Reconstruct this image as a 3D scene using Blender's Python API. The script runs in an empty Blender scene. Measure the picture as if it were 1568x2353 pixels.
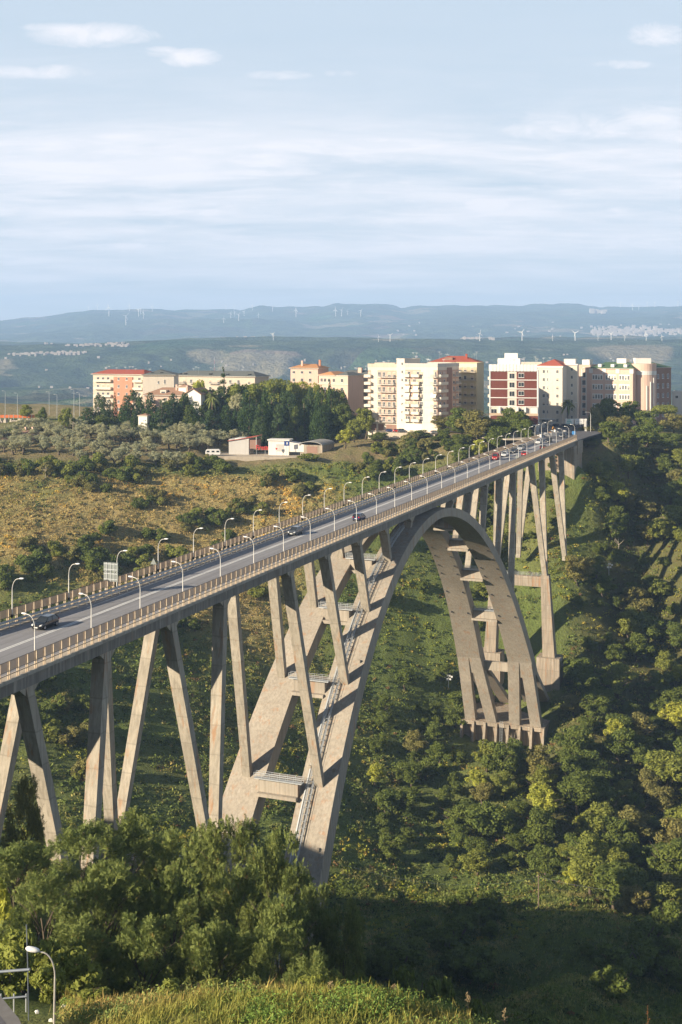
import bpy, math, random
import numpy as np
from mathutils import Vector, Matrix
random.seed(7)
R = np.random.default_rng(11)
scene = bpy.context.scene
COL = scene.collection
PI = math.pi

# ------------------------------------------------------------------ camera
FX = 2800.0          # focal length in units of a picture 1568 wide
CAMZ = 41.7          # camera height above the bridge road (z = 0)
cam_d = bpy.data.cameras.new('camera')
cam = bpy.data.objects.new('camera', cam_d)
COL.objects.link(cam)
cam.location = (0, 0, CAMZ)
cam.rotation_euler = (PI/2, 0, 0)
cam_d.sensor_fit = 'HORIZONTAL'
cam_d.sensor_width = 36.0
cam_d.lens = FX/1568*36.0
cam_d.shift_y = -(1176.5-783)/1568
cam_d.clip_start = 0.5
cam_d.clip_end = 40000
scene.camera = cam

def WP(px, py, t):
    return Vector(((px-784)/FX*t, t, CAMZ-(py-783)/FX*t))
def WX(px, t): return (px-784)/FX*t
def WZ(py, t): return CAMZ-(py-783)/FX*t

TH = math.atan(1083/FX)
SN, CS = math.sin(TH), math.cos(TH)
def BR(s, w, z):
    return Vector((-107+s*SN+w*CS, s*CS-w*SN, z))
AX = Vector((SN, CS, 0)); LAT = Vector((CS, -SN, 0)); UP = Vector((0, 0, 1))

# ------------------------------------------------------------------ light
SUN_AZ, SUN_EL = math.radians(-118), math.radians(20)
sd = Vector((math.sin(SUN_AZ)*math.cos(SUN_EL), math.cos(SUN_AZ)*math.cos(SUN_EL), math.sin(SUN_EL)))
sl = bpy.data.lights.new('sun', 'SUN')
sl.energy = 5.0; sl.angle = math.radians(0.5); sl.color = (1.0, 0.86, 0.66)
so = bpy.data.objects.new('sun', sl); COL.objects.link(so)
so.rotation_euler = (-sd).to_track_quat('-Z', 'Y').to_euler()
so.location = (-300, -100, 300)

# ------------------------------------------------------------------ node helpers
class NT:
    def __init__(s, tree): s.t = tree; s.n = tree.nodes; s.l = tree.links
    def new(s, ty, **k):
        n = s.n.new(ty)
        for a, v in k.items(): setattr(n, a, v)
        return n
    def link(s, a, b): s.l.new(a, b)
    def setin(s, n, key, v):
        if isinstance(v, bpy.types.NodeSocket): s.l.new(v, n.inputs[key])
        else: n.inputs[key].default_value = v
    def noise(s, vec, scale, detail=4, rough=0.55, dist=0.0):
        n = s.new('ShaderNodeTexNoise'); s.setin(n, 'Vector', vec)
        n.inputs['Scale'].default_value = scale; n.inputs['Detail'].default_value = detail
        n.inputs['Roughness'].default_value = rough; n.inputs['Distortion'].default_value = dist
        return n.outputs['Fac']
    def ramp(s, fac, stops, interp='LINEAR'):
        n = s.new('ShaderNodeValToRGB'); s.setin(n, 'Fac', fac); cr = n.color_ramp; cr.interpolation = interp
        while len(cr.elements) < len(stops): cr.elements.new(0.5)
        for e, (p, c) in zip(cr.elements, stops):
            e.position = p; e.color = (c, c, c, 1) if not hasattr(c, '__len__') else (*c, 1)
        return n.outputs['Color']
    def mix(s, f, a, b, mode='MIX'):
        n = s.new('ShaderNodeMix', data_type='RGBA', blend_type=mode)
        s.setin(n, 0, f)
        for k, v in ((6, a), (7, b)):
            if hasattr(v, '__len__') and not isinstance(v, bpy.types.NodeSocket) and len(v) == 3: v = (*v, 1)
            s.setin(n, k, v)
        return n.outputs[2]
    def math(s, op, a, b=0.5, c=None):
        n = s.new('ShaderNodeMath', operation=op); s.setin(n, 0, a); s.setin(n, 1, b)
        if c is not None: s.setin(n, 2, c)
        return n.outputs[0]
    def mapping(s, vec, scale=(1, 1, 1), loc=(0, 0, 0), rot=(0, 0, 0)):
        n = s.new('ShaderNodeMapping'); s.setin(n, 'Vector', vec)
        n.inputs['Scale'].default_value = scale; n.inputs['Location'].default_value = loc; n.inputs['Rotation'].default_value = rot
        return n.outputs[0]

def new_mat(name):
    m = bpy.data.materials.new(name); m.use_nodes = True
    t = NT(m.node_tree)
    b = next(n for n in t.n if n.type == 'BSDF_PRINCIPLED')
    return m, t, b
def coords(t, kind='Object'):
    return t.new('ShaderNodeTexCoord').outputs[kind]
def bump(t, b, h, strength=0.3, dist=0.1):
    n = t.new('ShaderNodeBump'); n.inputs['Strength'].default_value = strength; n.inputs['Distance'].default_value = dist
    t.setin(n, 'Height', h); t.link(n.outputs[0], b.inputs['Normal'])

def plain(name, col, rough=0.7, metal=0.0, var=0.18, scale=1.5, spec=0.3, dirt=None):
    """paint or metal with a mottled tone"""
    m, t, b = new_mat(name)
    v = coords(t)
    f = t.noise(v, scale, 5, 0.6)
    c = t.mix(f, tuple(x*(1-var) for x in col), tuple(min(1, x*(1+var)) for x in col))
    if dirt:
        g = t.ramp(t.noise(v, scale*0.6, 6, 0.7), [(0.52, 0.0), (0.7, 1.0)])
        c = t.mix(t.math('MULTIPLY', g, 0.6), c, dirt)
    t.link(c, b.inputs['Base Color'])
    b.inputs['Roughness'].default_value = rough; b.inputs['Metallic'].default_value = metal
    b.inputs['Specular IOR Level'].default_value = spec
    return m

# ------------------------------------------------------------------ mesh builder
class MB:
    def __init__(s): s.v = []; s.f = []; s.m = []
    def add(s, vs, fs, mi=0):
        o = len(s.v); s.v += [tuple(p) for p in vs]
        s.f += [tuple(i+o for i in f) for f in fs]; s.m += [mi]*len(fs)
    def hexa(s, p, mi=0):
        """8 corners: bottom 0-3 (ccw), top 4-7"""
        s.add(p, [(3, 2, 1, 0), (4, 5, 6, 7), (0, 1, 5, 4), (1, 2, 6, 5), (2, 3, 7, 6), (3, 0, 4, 7)], mi)
    def box(s, x0, x1, y0, y1, z0, z1, mi=0):
        s.hexa([(x0, y0, z0), (x1, y0, z0), (x1, y1, z0), (x0, y1, z0), (x0, y0, z1), (x1, y0, z1), (x1, y1, z1), (x0, y1, z1)], mi)
    def obox(s, o, a, b, c, mi=0):
        """origin + three edge vectors"""
        o, a, b, c = map(Vector, (o, a, b, c))
        s.hexa([o, o+a, o+a+b, o+b, o+c, o+a+c, o+a+b+c, o+b+c], mi)
    def loft(s, secs, mi=0, cap=True, closed=True):
        """list of sections, each the same number of points"""
        n = len(secs[0]); vs = [p for q in secs for p in q]; fs = []
        for i in range(len(secs)-1):
            for j in range(n if closed else n-1):
                k = (j+1) % n
                fs.append((i*n+j, i*n+k, (i+1)*n+k, (i+1)*n+j))
        if cap:
            fs.append(tuple(range(n-1, -1, -1))); fs.append(tuple((len(secs)-1)*n+j for j in range(n)))
        s.add(vs, fs, mi)
    def tube(s, pts, r, n=6, mi=0, cap=True):
        pts = [Vector(p) for p in pts]
        rs = r if hasattr(r, '__len__') else [r]*len(pts)
        secs = []
        for i, p in enumerate(pts):
            d = (pts[min(i+1, len(pts)-1)]-pts[max(i-1, 0)]).normalized()
            a = d.cross(Vector((0, 0, 1)))
            if a.length < 1e-3: a = Vector((1, 0, 0))
            a.normalize(); b = d.cross(a)
            secs.append([p+(a*math.cos(k*2*PI/n)+b*math.sin(k*2*PI/n))*rs[i] for k in range(n)])
        s.loft(secs, mi, cap)
    def cyl(s, c, ax, r, h, n=12, mi=0):
        c = Vector(c); ax = Vector(ax).normalized()
        s.tube([c, c+ax*h], r, n, mi)

HID = {}
def fix(me):
    import bmesh
    bm = bmesh.new(); bm.from_mesh(me)
    bmesh.ops.recalc_face_normals(bm, faces=bm.faces)
    bm.to_mesh(me); bm.free()
def link(o, parent=None):
    COL.objects.link(o)
    if parent: o.parent = parent
    return o
def mesh_obj(name, mb, mats, parent=None, smooth=False, local=False, loc=None, recalc=True):
    """links the builder as one mesh object; geometry is given in world space and moved into the parent's space (parents never rotate here unless local)"""
    if not isinstance(mats, (list, tuple)): mats = [mats]
    off = Vector((0, 0, 0))
    if not local:
        p = parent
        while p is not None: off += p.location; p = p.parent
    o_loc = Vector(loc) if loc is not None else Vector((0, 0, 0))
    me = bpy.data.meshes.new(name)
    q = off+o_loc
    me.from_pydata([(v[0]-q.x, v[1]-q.y, v[2]-q.z) for v in mb.v], [], mb.f)
    for m in mats: me.materials.append(m)
    me.polygons.foreach_set('material_index', mb.m)
    if recalc: fix(me)
    if smooth:
        me.polygons.foreach_set('use_smooth', [True]*len(me.polygons))
    o = bpy.data.objects.new(name, me)
    o.location = o_loc
    return link(o, parent)
def np_mesh(name, verts, nv, mats, colors=None):
    """faces are consecutive runs of nv vertices"""
    me = bpy.data.meshes.new(name)
    n = len(verts); me.vertices.add(n); me.vertices.foreach_set('co', np.asarray(verts, dtype=np.float32).ravel())
    me.loops.add(n); me.loops.foreach_set('vertex_index', np.arange(n, dtype=np.int32))
    k = n//nv; me.polygons.add(k)
    me.polygons.foreach_set('loop_start', np.arange(0, n, nv, dtype=np.int32))
    try: me.polygons.foreach_set('loop_total', np.full(k, nv, dtype=np.int32))
    except Exception: pass
    for m in (mats if isinstance(mats, (list, tuple)) else [mats]): me.materials.append(m)
    if colors is not None:
        a = me.color_attributes.new('tint', 'FLOAT_COLOR', 'POINT')
        a.data.foreach_set('color', np.concatenate([colors, np.ones((n, 1))], 1).astype(np.float32).ravel())
    me.update(calc_edges=True)
    return me
def tag(o, label=None, cat=None, group=None, kind=None):
    if label: o['label'] = label
    if cat: o['category'] = cat
    if group: o['group'] = group
    if kind: o['kind'] = kind
    return o
def thing(name, loc, label, cat, group=None, rz=0.0):
    o = bpy.data.objects.new(name, None); o.empty_display_size = 0.3
    o.location = loc; o.rotation_euler = (0, 0, rz); COL.objects.link(o)
    return tag(o, label, cat, group)
def kids(o): return [c for c in ALLK.get(o.name, [])]
def copy_tree(o, parent=None):
    c = o.copy(); COL.objects.link(c)
    if parent: c.parent = parent
    for ch in o.children: copy_tree(ch, c)
    return c
ORD = ['nearest', 'second', 'third', 'fourth', 'fifth', 'sixth', 'seventh', 'eighth', 'ninth', 'tenth', 'eleventh', 'twelfth', 'thirteenth', 'fourteenth', 'fifteenth', 'sixteenth', 'seventeenth', 'eighteenth', 'nineteenth', 'twentieth', 'twenty-first', 'twenty-second', 'twenty-third', 'twenty-fourth', 'twenty-fifth', 'twenty-sixth', 'twenty-seventh', 'twenty-eighth', 'twenty-ninth', 'thirtieth', 'thirty-first', 'thirty-second', 'thirty-third', 'thirty-fourth', 'thirty-fifth']

# ------------------------------------------------------------------ terrain
GP = []      # control points (X, Y, z)
def g(px, py, t): p = WP(px, py, t); GP.append((p.x, p.y, p.z))
# left hillside below the plateau, olive grove, plateau
for px, rows in {
    -500: [(2100, 150), (2100, 230), (1800, 300), (1500, 370), (1250, 440), (1075, 510), (1000, 590), (950, 680), (935, 760)],
    -150: [(2150, 150), (2180, 220), (1950, 290), (1600, 350), (1330, 420), (1150, 480), (1075, 515), (1010, 580), (955, 660), (930, 760)],
    150: [(2150, 150), (2180, 200), (2080, 270), (1700, 345), (1400, 415), (1200, 465), (1085, 510), (1055, 530), (1000, 585), (960, 650), (935, 760)],
    450: [(2260, 190), (2250, 230), (2080, 285), (1750, 355), (1450, 425), (1250, 468), (1110, 508), (1062, 530), (1010, 575), (975, 640), (945, 760)],
    700: [(2140, 290), (1850, 350), (1550, 428), (1330, 464), (1180, 493), (1060, 525), (1048, 545), (1020, 590), (990, 650), (960, 760)],
    930: [(2200, 250), (2120, 290), (2000, 335), (1800, 388), (1620, 430), (1440, 460), (1280, 484), (1140, 506), (1060, 528), (1012, 548), (994, 580), (985, 640), (975, 740)],
    1150: [(2160, 270), (2080, 310), (2000, 340), (1850, 375), (1750, 398), (1650, 440), (1560, 452), (1450, 466), (1300, 490), (1160, 512), (1060, 532), (1005, 552), (998, 580), (985, 640), (975, 740)],
    1330: [(2240, 200), (2130, 260), (2060, 310), (1990, 345), (1870, 372), (1750, 398), (1650, 420), (1560, 442), (1450, 460), (1330, 478), (1200, 500), (1090, 522), (1035, 540), (1005, 560), (998, 590), (985, 650), (975, 740)],
    1450: [(2200, 250), (2100, 305), (2000, 350), (1850, 385), (1700, 418), (1580, 445), (1470, 470), (1390, 488), (1290, 500), (1180, 520), (1080, 540), (1020, 565), (985, 620), (975, 740)],
    1568: [(2150, 270), (2060, 320), (1950, 360), (1800, 395), (1650, 430), (1530, 455), (1400, 475), (1250, 492), (1120, 520), (1040, 550), (990, 600), (975, 740)],
    1850: [(2100, 290), (1950, 350), (1750, 400), (1500, 440), (1280, 480), (1100, 530), (1000, 600), (970, 740)],
    2300: [(2000, 300), (1700, 380), (1350, 450), (1150, 540), (1000, 700)],
}.items():
    for py, t in rows: g(px, py, t)
# the near side: street level by the lamp, crest of lit grass, steep fall behind it
for X, Y, z in [(-60, -60, 30), (60, -60, 28), (0, -20, 26), (0, 30, 16), (-60, 20, 14), (60, 20, 12), (-150, 0, 14), (170, 0, -5),
                (-30, 60, 2.5), (-20, 66, 1.6), (-21, 76, -0.4), (-25, 86, -3.6), (-60, 70, 2), (-120, 80, 2), (-200, 90, 2),
                (-12.8, 74, 1.2), (-7.5, 74, 1.7), (-2.2, 74, 1.7), (3, 74, 1.6), (7, 73, 1.0), (10, 71, 0.4), (14, 68, -1.0), (-12, 64, 4.0), (-2, 63, 4.4), (8, 60, 4.2),
                (-10, 81, -3.2), (0, 82, -4.5), (9, 80, -7.0), (20, 74, -10), (30, 68, -14), (40, 60, -16),
                (-30, 95, -7), (-10, 95, -14), (8, 98, -20), (26, 92, -24), (45, 85, -30), (70, 80, -38), (100, 70, -48),
                (-45, 120, -12), (-25, 125, -20), (-5, 125, -29), (15, 125, -36), (35, 120, -41), (60, 120, -48),
                (-60, 150, -18), (-40, 165, -34), (-15, 165, -43), (10, 165, -52), (35, 165, -57), (65, 160, -63), (100, 150, -76),
                (-36, 196, -52), (-10, 205, -64), (20, 205, -73), (60, 205, -79), (100, 205, -90), (-10, 235, -82), (30, 245, -92), (-40, 230, -73),
                (-70, 200, -42), (-100, 150, -12), (-160, 160, 4), (-130, 110, 8), (-160, 230, -42), (-300, 150, 0), (160, 150, -86), (220, 120, -80), (300, 200, -100), (150, 250, -104)]:  # hidden left slope: heights shaped to set the shadow over the hollow
    GP.append((X, Y, z))
# under the bridge's far footing and the far piers
for s, w, z in [(440, 0, -99), (446, -16, -97), (446, 16, -99), (468, 0, -92), (488, -16, -76), (488, 0, -78), (488, 16, -78), (505, 10, -60),
                (522, 0, -44), (540, 0, -22), (548, -12, -12), (548, 12, -14), (560, 0, -1.0), (575, 0, -0.4), (600, 0, -0.3), (575, 20, -1.5), (575, -20, -0.6), (600, -25, -.6), (600, 25, -1), (556, -30, -1.2), (560, -46, -1.6), (590, -46, -.8), (570, -24, -.8), (640, -30, -.4), (640, 0, -.4), (640, 30, -.6), (690, -40, 0), (690, 0, 0), (690, 40, -.5)]:
    p = BR(s, w, z); GP.append(tuple(p))
GP = np.array(GP)
def _tps(d): return np.where(d > 1e-9, d*d*np.log(np.maximum(d, 1e-9)), 0.0)
_P = GP[:, :2]/100.0
_n = len(_P)
_K = _tps(np.linalg.norm(_P[:, None]-_P[None], axis=-1))+np.eye(_n)*2e-3
_Q = np.hstack([np.ones((_n, 1)), _P])
_A = np.block([[_K, _Q], [_Q.T, np.zeros((3, 3))]])
_sol = np.linalg.solve(_A, np.concatenate([GP[:, 2], np.zeros(3)]))
def _hash(ix, iy):
    h = np.sin(ix*127.1+iy*311.7)*43758.5453
    return h-np.floor(h)
def vnoise(x, y):
    ix = np.floor(x); iy = np.floor(y); fx = x-ix; fy = y-iy
    fx = fx*fx*(3-2*fx); fy = fy*fy*(3-2*fy)
    a = _hash(ix, iy); b = _hash(ix+1, iy); c = _hash(ix, iy+1); d = _hash(ix+1, iy+1)
    return (a*(1-fx)+b*fx)*(1-fy)+(c*(1-fx)+d*fx)*fy-0.5
def fbm(x, y, n=4):
    r = 0; a = 1.0
    for _ in range(n):
        r = r+a*vnoise(x, y); x = x*2.03+17.3; y = y*2.03+9.1; a *= 0.5
    return r
def ground(X, Y, rough=True):
    X = np.atleast_1d(np.asarray(X, float)); Y = np.atleast_1d(np.asarray(Y, float))
    Xc = np.clip(X, -420, 460); Yc = np.clip(Y, -60, 800)
    out = np.empty(len(X))
    for i in range(0, len(X), 20000):
        p = np.stack([Xc[i:i+20000], Yc[i:i+20000]], 1)/100.0
        out[i:i+20000] = _tps(np.linalg.norm(p[:, None]-_P[None], axis=-1))@_sol[:_n]+_sol[_n]+p@_sol[_n+1:]
    if rough:
        s = (X+107)*SN+Y*CS; w = (X+107)*CS-Y*SN
        flat = np.clip(1.6-np.hypot((s-590)/70, w/60), 0, 1)
        crest = np.clip(1.6-np.hypot((X+2)/45, (Y-66)/22), 0, 1)
        k = (1-np.clip(flat*1.6, 0, 1))*(1-0.8*crest)
        out = out+k*(2.6*fbm(X/23.0, Y/23.0)+0.9*fbm(X/6.0+5, Y/6.0, 3))
    return out
def gz(x, y): return float(ground([x], [y])[0])
# ------------------------------------------------------------------ world, exposure
world = bpy.data.worlds.new('World'); scene.world = world; world.use_nodes = True
wt = NT(world.node_tree)
for n in list(wt.n): wt.n.remove(n)
wo = wt.new('ShaderNodeOutputWorld'); bg = wt.new('ShaderNodeBackground'); wt.link(bg.outputs[0], wo.inputs[0])
sky = wt.new('ShaderNodeTexSky', sky_type='NISHITA'); sky.sun_disc = False
sky.sun_elevation = SUN_EL; sky.sun_rotation = SUN_AZ % (2*PI)
sky.altitude = 300; sky.air_density = 1.0; sky.dust_density = 0.6; sky.ozone_density = 1.6
tc = wt.new('ShaderNodeTexCoord').outputs['Generated']
sep = wt.new('ShaderNodeSeparateXYZ'); wt.link(tc, sep.inputs[0])
zc = wt.math('ADD', wt.math('MAXIMUM', sep.outputs[2], 0.0), 0.09)
cmb = wt.new('ShaderNodeCombineXYZ')
wt.setin(cmb, 0, wt.math('DIVIDE', sep.outputs[0], zc)); wt.setin(cmb, 1, wt.math('DIVIDE', sep.outputs[1], zc))
cv = cmb.outputs[0]
# thin stratiform veil, in bands that thicken towards the horizon
veil = wt.ramp(wt.noise(wt.mapping(cv, (0.55, 1.1, 1), (3.1, 0.7, 0), (0, 0, 0.12)), 1.5, 8, 0.62, 0.5), [(0.33, 0.0), (0.60, 1.0)])
low = wt.ramp(sep.outputs[2], [(0.0, 0.5), (0.05, 0.7), (0.075, 0.95), (0.15, 0.95), (0.185, 0.3), (0.24, 0.04)])
fine = wt.ramp(wt.noise(wt.mapping(cv, (1.1, 2.6, 1), (9, 2, 0), (0, 0, -0.1)), 2.2, 8, 0.68, 0.9), [(0.45, 0.0), (0.7, 1.0)])
puff = wt.ramp(wt.noise(wt.mapping(cv, (0.8, 1.5, 1), (2.45, 0.2, 0)), 1.9, 8, 0.55, 0.3), [(0.57, 0.0), (0.70, 1.0)])
hi = wt.ramp(sep.outputs[2], [(0.15, 0.0), (0.19, 0.8), (0.245, 0.9), (0.27, 0.25)])
cl = wt.math('ADD', wt.math('MULTIPLY', wt.math('MULTIPLY', veil, low), 0.85), wt.math('MULTIPLY', wt.math('MULTIPLY', fine, low), 0.5))
pale = wt.ramp(sep.outputs[2], [(0.0, (1.06, 1.07, 1.0)), (0.05, (0.90, 0.97, 1.0)), (0.10, (0.83, 0.93, 0.99)), (0.30, (0.72, 0.86, 0.97))])
pale = wt.mix(1.0, pale, (6.95, 6.9, 7.1), 'MULTIPLY')
skyc = wt.mix(wt.ramp(sep.outputs[2], [(0.28, 0.9), (0.42, 0.0)]), wt.mix(1.0, sky.outputs[0], (0.72, 0.72, 0.72), 'MULTIPLY'), pale)
# single small clouds at fixed bearings
tx = wt.math('DIVIDE', sep.outputs[0], wt.math('MAXIMUM', sep.outputs[1], 0.05)); tz = wt.math('DIVIDE', sep.outputs[2], wt.math('MAXIMUM', sep.outputs[1], 0.05))
c2 = wt.new('ShaderNodeCombineXYZ'); wt.setin(c2, 0, tx); wt.setin(c2, 1, tz)
nz = wt.noise(wt.mapping(c2.outputs[0], (1, 2.2, 1)), 26, 10, 0.68, 1.2)
blob = None
for px, py, rx, ry, k in ((215, 80, 170, 34, 1.0), (150, 62, 110, 16, .7), (440, 132, 80, 26, .95), (370, 118, 60, 16, .6), (90, 165, 170, 20, .55), (640, 172, 90, 13, .5), (780, 168, 50, 9, .35),
                          (1510, 78, 80, 34, .75), (1430, 148, 90, 12, .45), (1300, 290, 190, 42, .6), (1500, 268, 130, 36, .6), (1120, 470, 60, 18, .8), (860, 658, 230, 9, .6), (60, 640, 150, 12, .6),
                          (480, 488, 30, 10, .6), (1440, 482, 60, 9, .6), (290, 565, 60, 9, .6), (860, 322, 60, 9, .35)):
    dx = wt.math('MULTIPLY', wt.math('SUBTRACT', tx, (px-784)/2800), 2800/rx); dz = wt.math('MULTIPLY', wt.math('SUBTRACT', tz, (783-py)/2800), 2800/ry)
    d2 = wt.math('ADD', wt.math('MULTIPLY', dx, dx), wt.math('MULTIPLY', dz, dz))
    f = wt.math('MULTIPLY', wt.math('MAXIMUM', wt.math('SUBTRACT', 1.0, d2), 0.0), k)
    blob = f if blob is None else wt.math('MAXIMUM', blob, f)
bm_ = wt.ramp(wt.math('ADD', wt.math('MULTIPLY', blob, 0.5), nz), [(0.56, 0.0), (1.02, 0.75)])
bm_ = wt.math('MULTIPLY', bm_, wt.ramp(blob, [(0.0, 0.0), (0.25, 1.0)]))
cl = wt.math('MINIMUM', wt.math('ADD', cl, bm_), 0.95)
out = wt.mix(cl, skyc, (8.8, 8.4, 8.5))
wt.link(out, bg.inputs[0]); bg.inputs[1].default_value = 0.058
scene.view_settings.view_transform = 'Standard'; scene.view_settings.look = 'None'
scene.view_settings.gamma = 1; scene.view_settings.exposure = 1.15
scene.cycles.max_bounces = 6; scene.cycles.diffuse_bounces = 3; scene.cycles.volume_bounces = 1
scene.cycles.transparent_max_bounces = 12; scene.cycles.use_denoising = True
scene.cycles.caustics_reflective = False; scene.cycles.caustics_refractive = False

# ------------------------------------------------------------------ materials
def concrete(name, col=(0.385, 0.335, 0.265), lines=1.0, rust=0.0, dark=0.5, streak=1.0):
    m, t, b = new_mat(name)
    v = coords(t)
    big = t.noise(v, 0.12, 5, 0.6)
    c = t.mix(t.ramp(big, [(0.3, 0.0), (0.7, 1.0)]), tuple(x*0.82 for x in col), tuple(x*1.12 for x in col))
    st = t.noise(t.mapping(v, (1.7, 1.7, 0.07)), 1.2, 6, 0.65)
    c = t.mix(t.math('MULTIPLY', t.ramp(st, [(0.43, 0.0), (0.62, 1.0)]), 0.72*streak), c, tuple(x*0.55 for x in col))
    pale = t.noise(t.mapping(v, (1.3, 1.3, 0.12), (7, 3, 1)), 1.0, 5, 0.6)
    c = t.mix(t.math('MULTIPLY', t.ramp(pale, [(0.55, 0.0), (0.75, 1.0)]), 0.5*streak), c, (0.56, 0.50, 0.42))
    sp = t.new('ShaderNodeSeparateXYZ'); t.link(v, sp.inputs[0])
    # pour joints every few metres, a slightly different tone per lift, and board marks
    zz = t.math('MULTIPLY', t.math('ADD', sp.outputs[2], t.math('MULTIPLY', big, 1.2*lines)), 1.0/4.6)
    lift = t.new('ShaderNodeTexWhiteNoise', noise_dimensions='1D'); t.setin(lift, 'W', t.math('FLOOR', zz, 0))
    c = t.mix(t.math('MULTIPLY', lift.outputs['Value'], 0.32*lines), c, tuple(x*0.62 for x in col))
    jf = t.math('FRACT', zz, 0)
    jl = t.ramp(jf, [(0.0, 1.0), (0.035, 0.0), (0.965, 0.0), (1.0, 1.0)])
    c = t.mix(t.math('MULTIPLY', jl, 0.5*lines), c, tuple(x*0.45 for x in col))
    if rust:
        rn = t.noise(t.mapping(v, (0.9, 0.9, 0.10), (2, 5, 8)), 0.8, 6, 0.7)
        c = t.mix(t.math('MULTIPLY', t.ramp(rn, [(0.555, 0.0), (0.66, 1.0)]), rust), c, (0.36, 0.15, 0.045))
    t.link(c, b.inputs['Base Color']); b.inputs['Roughness'].default_value = 0.9; b.inputs['Specular IOR Level'].default_value = 0.2
    bd = t.noise(t.mapping(v, (0.8, 0.8, 6)), 1.0, 4, 0.6)
    bump(t, b, t.math('ADD', bd, t.math('MULTIPLY', t.noise(v, 3.0, 5, 0.6), 0.8)), 0.35, 0.12)
    return m
M = {}
M['concrete'] = concrete('weathered_concrete', rust=0.25)
M['rib'] = concrete('arch_concrete', (0.365, 0.32, 0.26), lines=0.3, rust=0.4, streak=0.7)
M['leg'] = concrete('column_concrete', (0.405, 0.36, 0.29), rust=0.5)
M['girder'] = concrete('girder_concrete', (0.26, 0.24, 0.215), rust=0.15)
M['abut'] = concrete('abutment_concrete', (0.37, 0.31, 0.24), rust=0.5, streak=1.3)
def asphalt(name='asphalt', col=(0.245, 0.238, 0.242)):
    m, t, b = new_mat(name); v = coords(t)
    # the bridge road runs along the axis: turn so that wear follows the lanes
    q = t.mapping(v, (1, 1, 1), (0, 0, 0), (0, 0, TH))
    w = t.noise(t.mapping(q, (0.9, 0.02, 1)), 1.2, 4, 0.6)
    c = t.mix(t.ramp(w, [(0.35, 0.0), (0.65, 1.0)]), tuple(x*0.78 for x in col), tuple(x*1.12 for x in col))
    f = t.noise(v, 0.5, 7, 0.7)
    c = t.mix(t.math('MULTIPLY', t.ramp(f, [(0.5, 0.0), (0.75, 1.0)]), 0.5), c, tuple(x*0.68 for x in col))
    br = t.new('ShaderNodeTexBrick'); 
    t.setin(br, 'Vector', q); br.inputs['Scale'].default_value = 0.04; br.inputs['Mortar Size'].default_value = 0.0015
    br.offset = 0.0
    t.link(c, b.inputs['Base Color']); b.inputs['Roughness'].default_value = 0.82
    bump(t, b, t.noise(v, 30, 3, 0.6), 0.2, 0.02)
    return m
M['asphalt'] = asphalt()
M['street'] = asphalt('street_asphalt', (0.10, 0.095, 0.10))
M['mark'] = plain('worn_road_paint', (0.62, 0.61, 0.58), 0.7, 0, 0.25, 3)
M['joint'] = plain('joint_rubber', (0.06, 0.06, 0.06), 0.8)
M['walk'] = plain('walkway_concrete', (0.42, 0.36, 0.28), 0.9, 0, 0.2, 1.0, dirt=(0.2, 0.16, 0.12))
M['kerb'] = plain('kerb_concrete', (0.36, 0.33, 0.28), 0.9, 0, 0.25, 1.0, dirt=(0.12, 0.09, 0.06))
M['steel'] = plain('galvanised_steel', (0.45, 0.47, 0.48), 0.5, 0.3, 0.15, 4)
M['lamp'] = plain('lamp_post_paint', (0.58, 0.56, 0.51), 0.5, 0.1, 0.08, 2)
M['lamphead'] = plain('lamp_head_white', (0.80, 0.79, 0.76), 0.4, 0, 0.05, 2)
M['rusty'] = plain('rusted_post', (0.42, 0.34, 0.25), 0.8, 0.1, 0.3, 2.5, dirt=(0.22, 0.08, 0.03))
M['rail'] = plain('dark_rail_tube', (0.20, 0.18, 0.16), 0.7, 0.3, 0.3, 2, dirt=(0.18, 0.07, 0.03))
M['black'] = plain('black_plastic', (0.02, 0.02, 0.022), 0.6)
M['white'] = plain('white_paint', (0.70, 0.68, 0.64), 0.6, 0, 0.06, 0.6)
M['red'] = plain('red_paint', (0.55, 0.05, 0.04), 0.5, 0, 0.1, 1)
M['glass'] = plain('dark_glass', (0.03, 0.035, 0.04), 0.12, 0, 0.2, 1, spec=0.6)
M['wood'] = plain('grey_wood', (0.20, 0.15, 0.11), 0.9, 0, 0.3, 4)
M['bark'] = plain('bark', (0.11, 0.085, 0.06), 0.95, 0, 0.35, 6)
# brown woven screen of the parapet: half see-through
def screen_mat():
    m, t, b = new_mat('parapet_screen')
    b.inputs['Base Color'].default_value = (0.36, 0.27, 0.19, 1); b.inputs['Roughness'].default_value = 0.7
    v = coords(t)
    c = t.mix(t.noise(v, 0.7, 4, 0.6), (0.46, 0.34, 0.24), (0.62, 0.48, 0.35)); t.link(c, b.inputs['Base Color'])
    tr = t.new('ShaderNodeBsdfTransparent'); mx = t.new('ShaderNodeMixShader')
    o = next(n for n in t.n if n.type == 'OUTPUT_MATERIAL')
    mx.inputs[0].default_value = 0.62
    t.link(tr.outputs[0], mx.inputs[1]); t.link(b.outputs[0], mx.inputs[2]); t.link(mx.outputs[0], o.inputs['Surface'])
    return m
M['screen'] = screen_mat()

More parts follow.
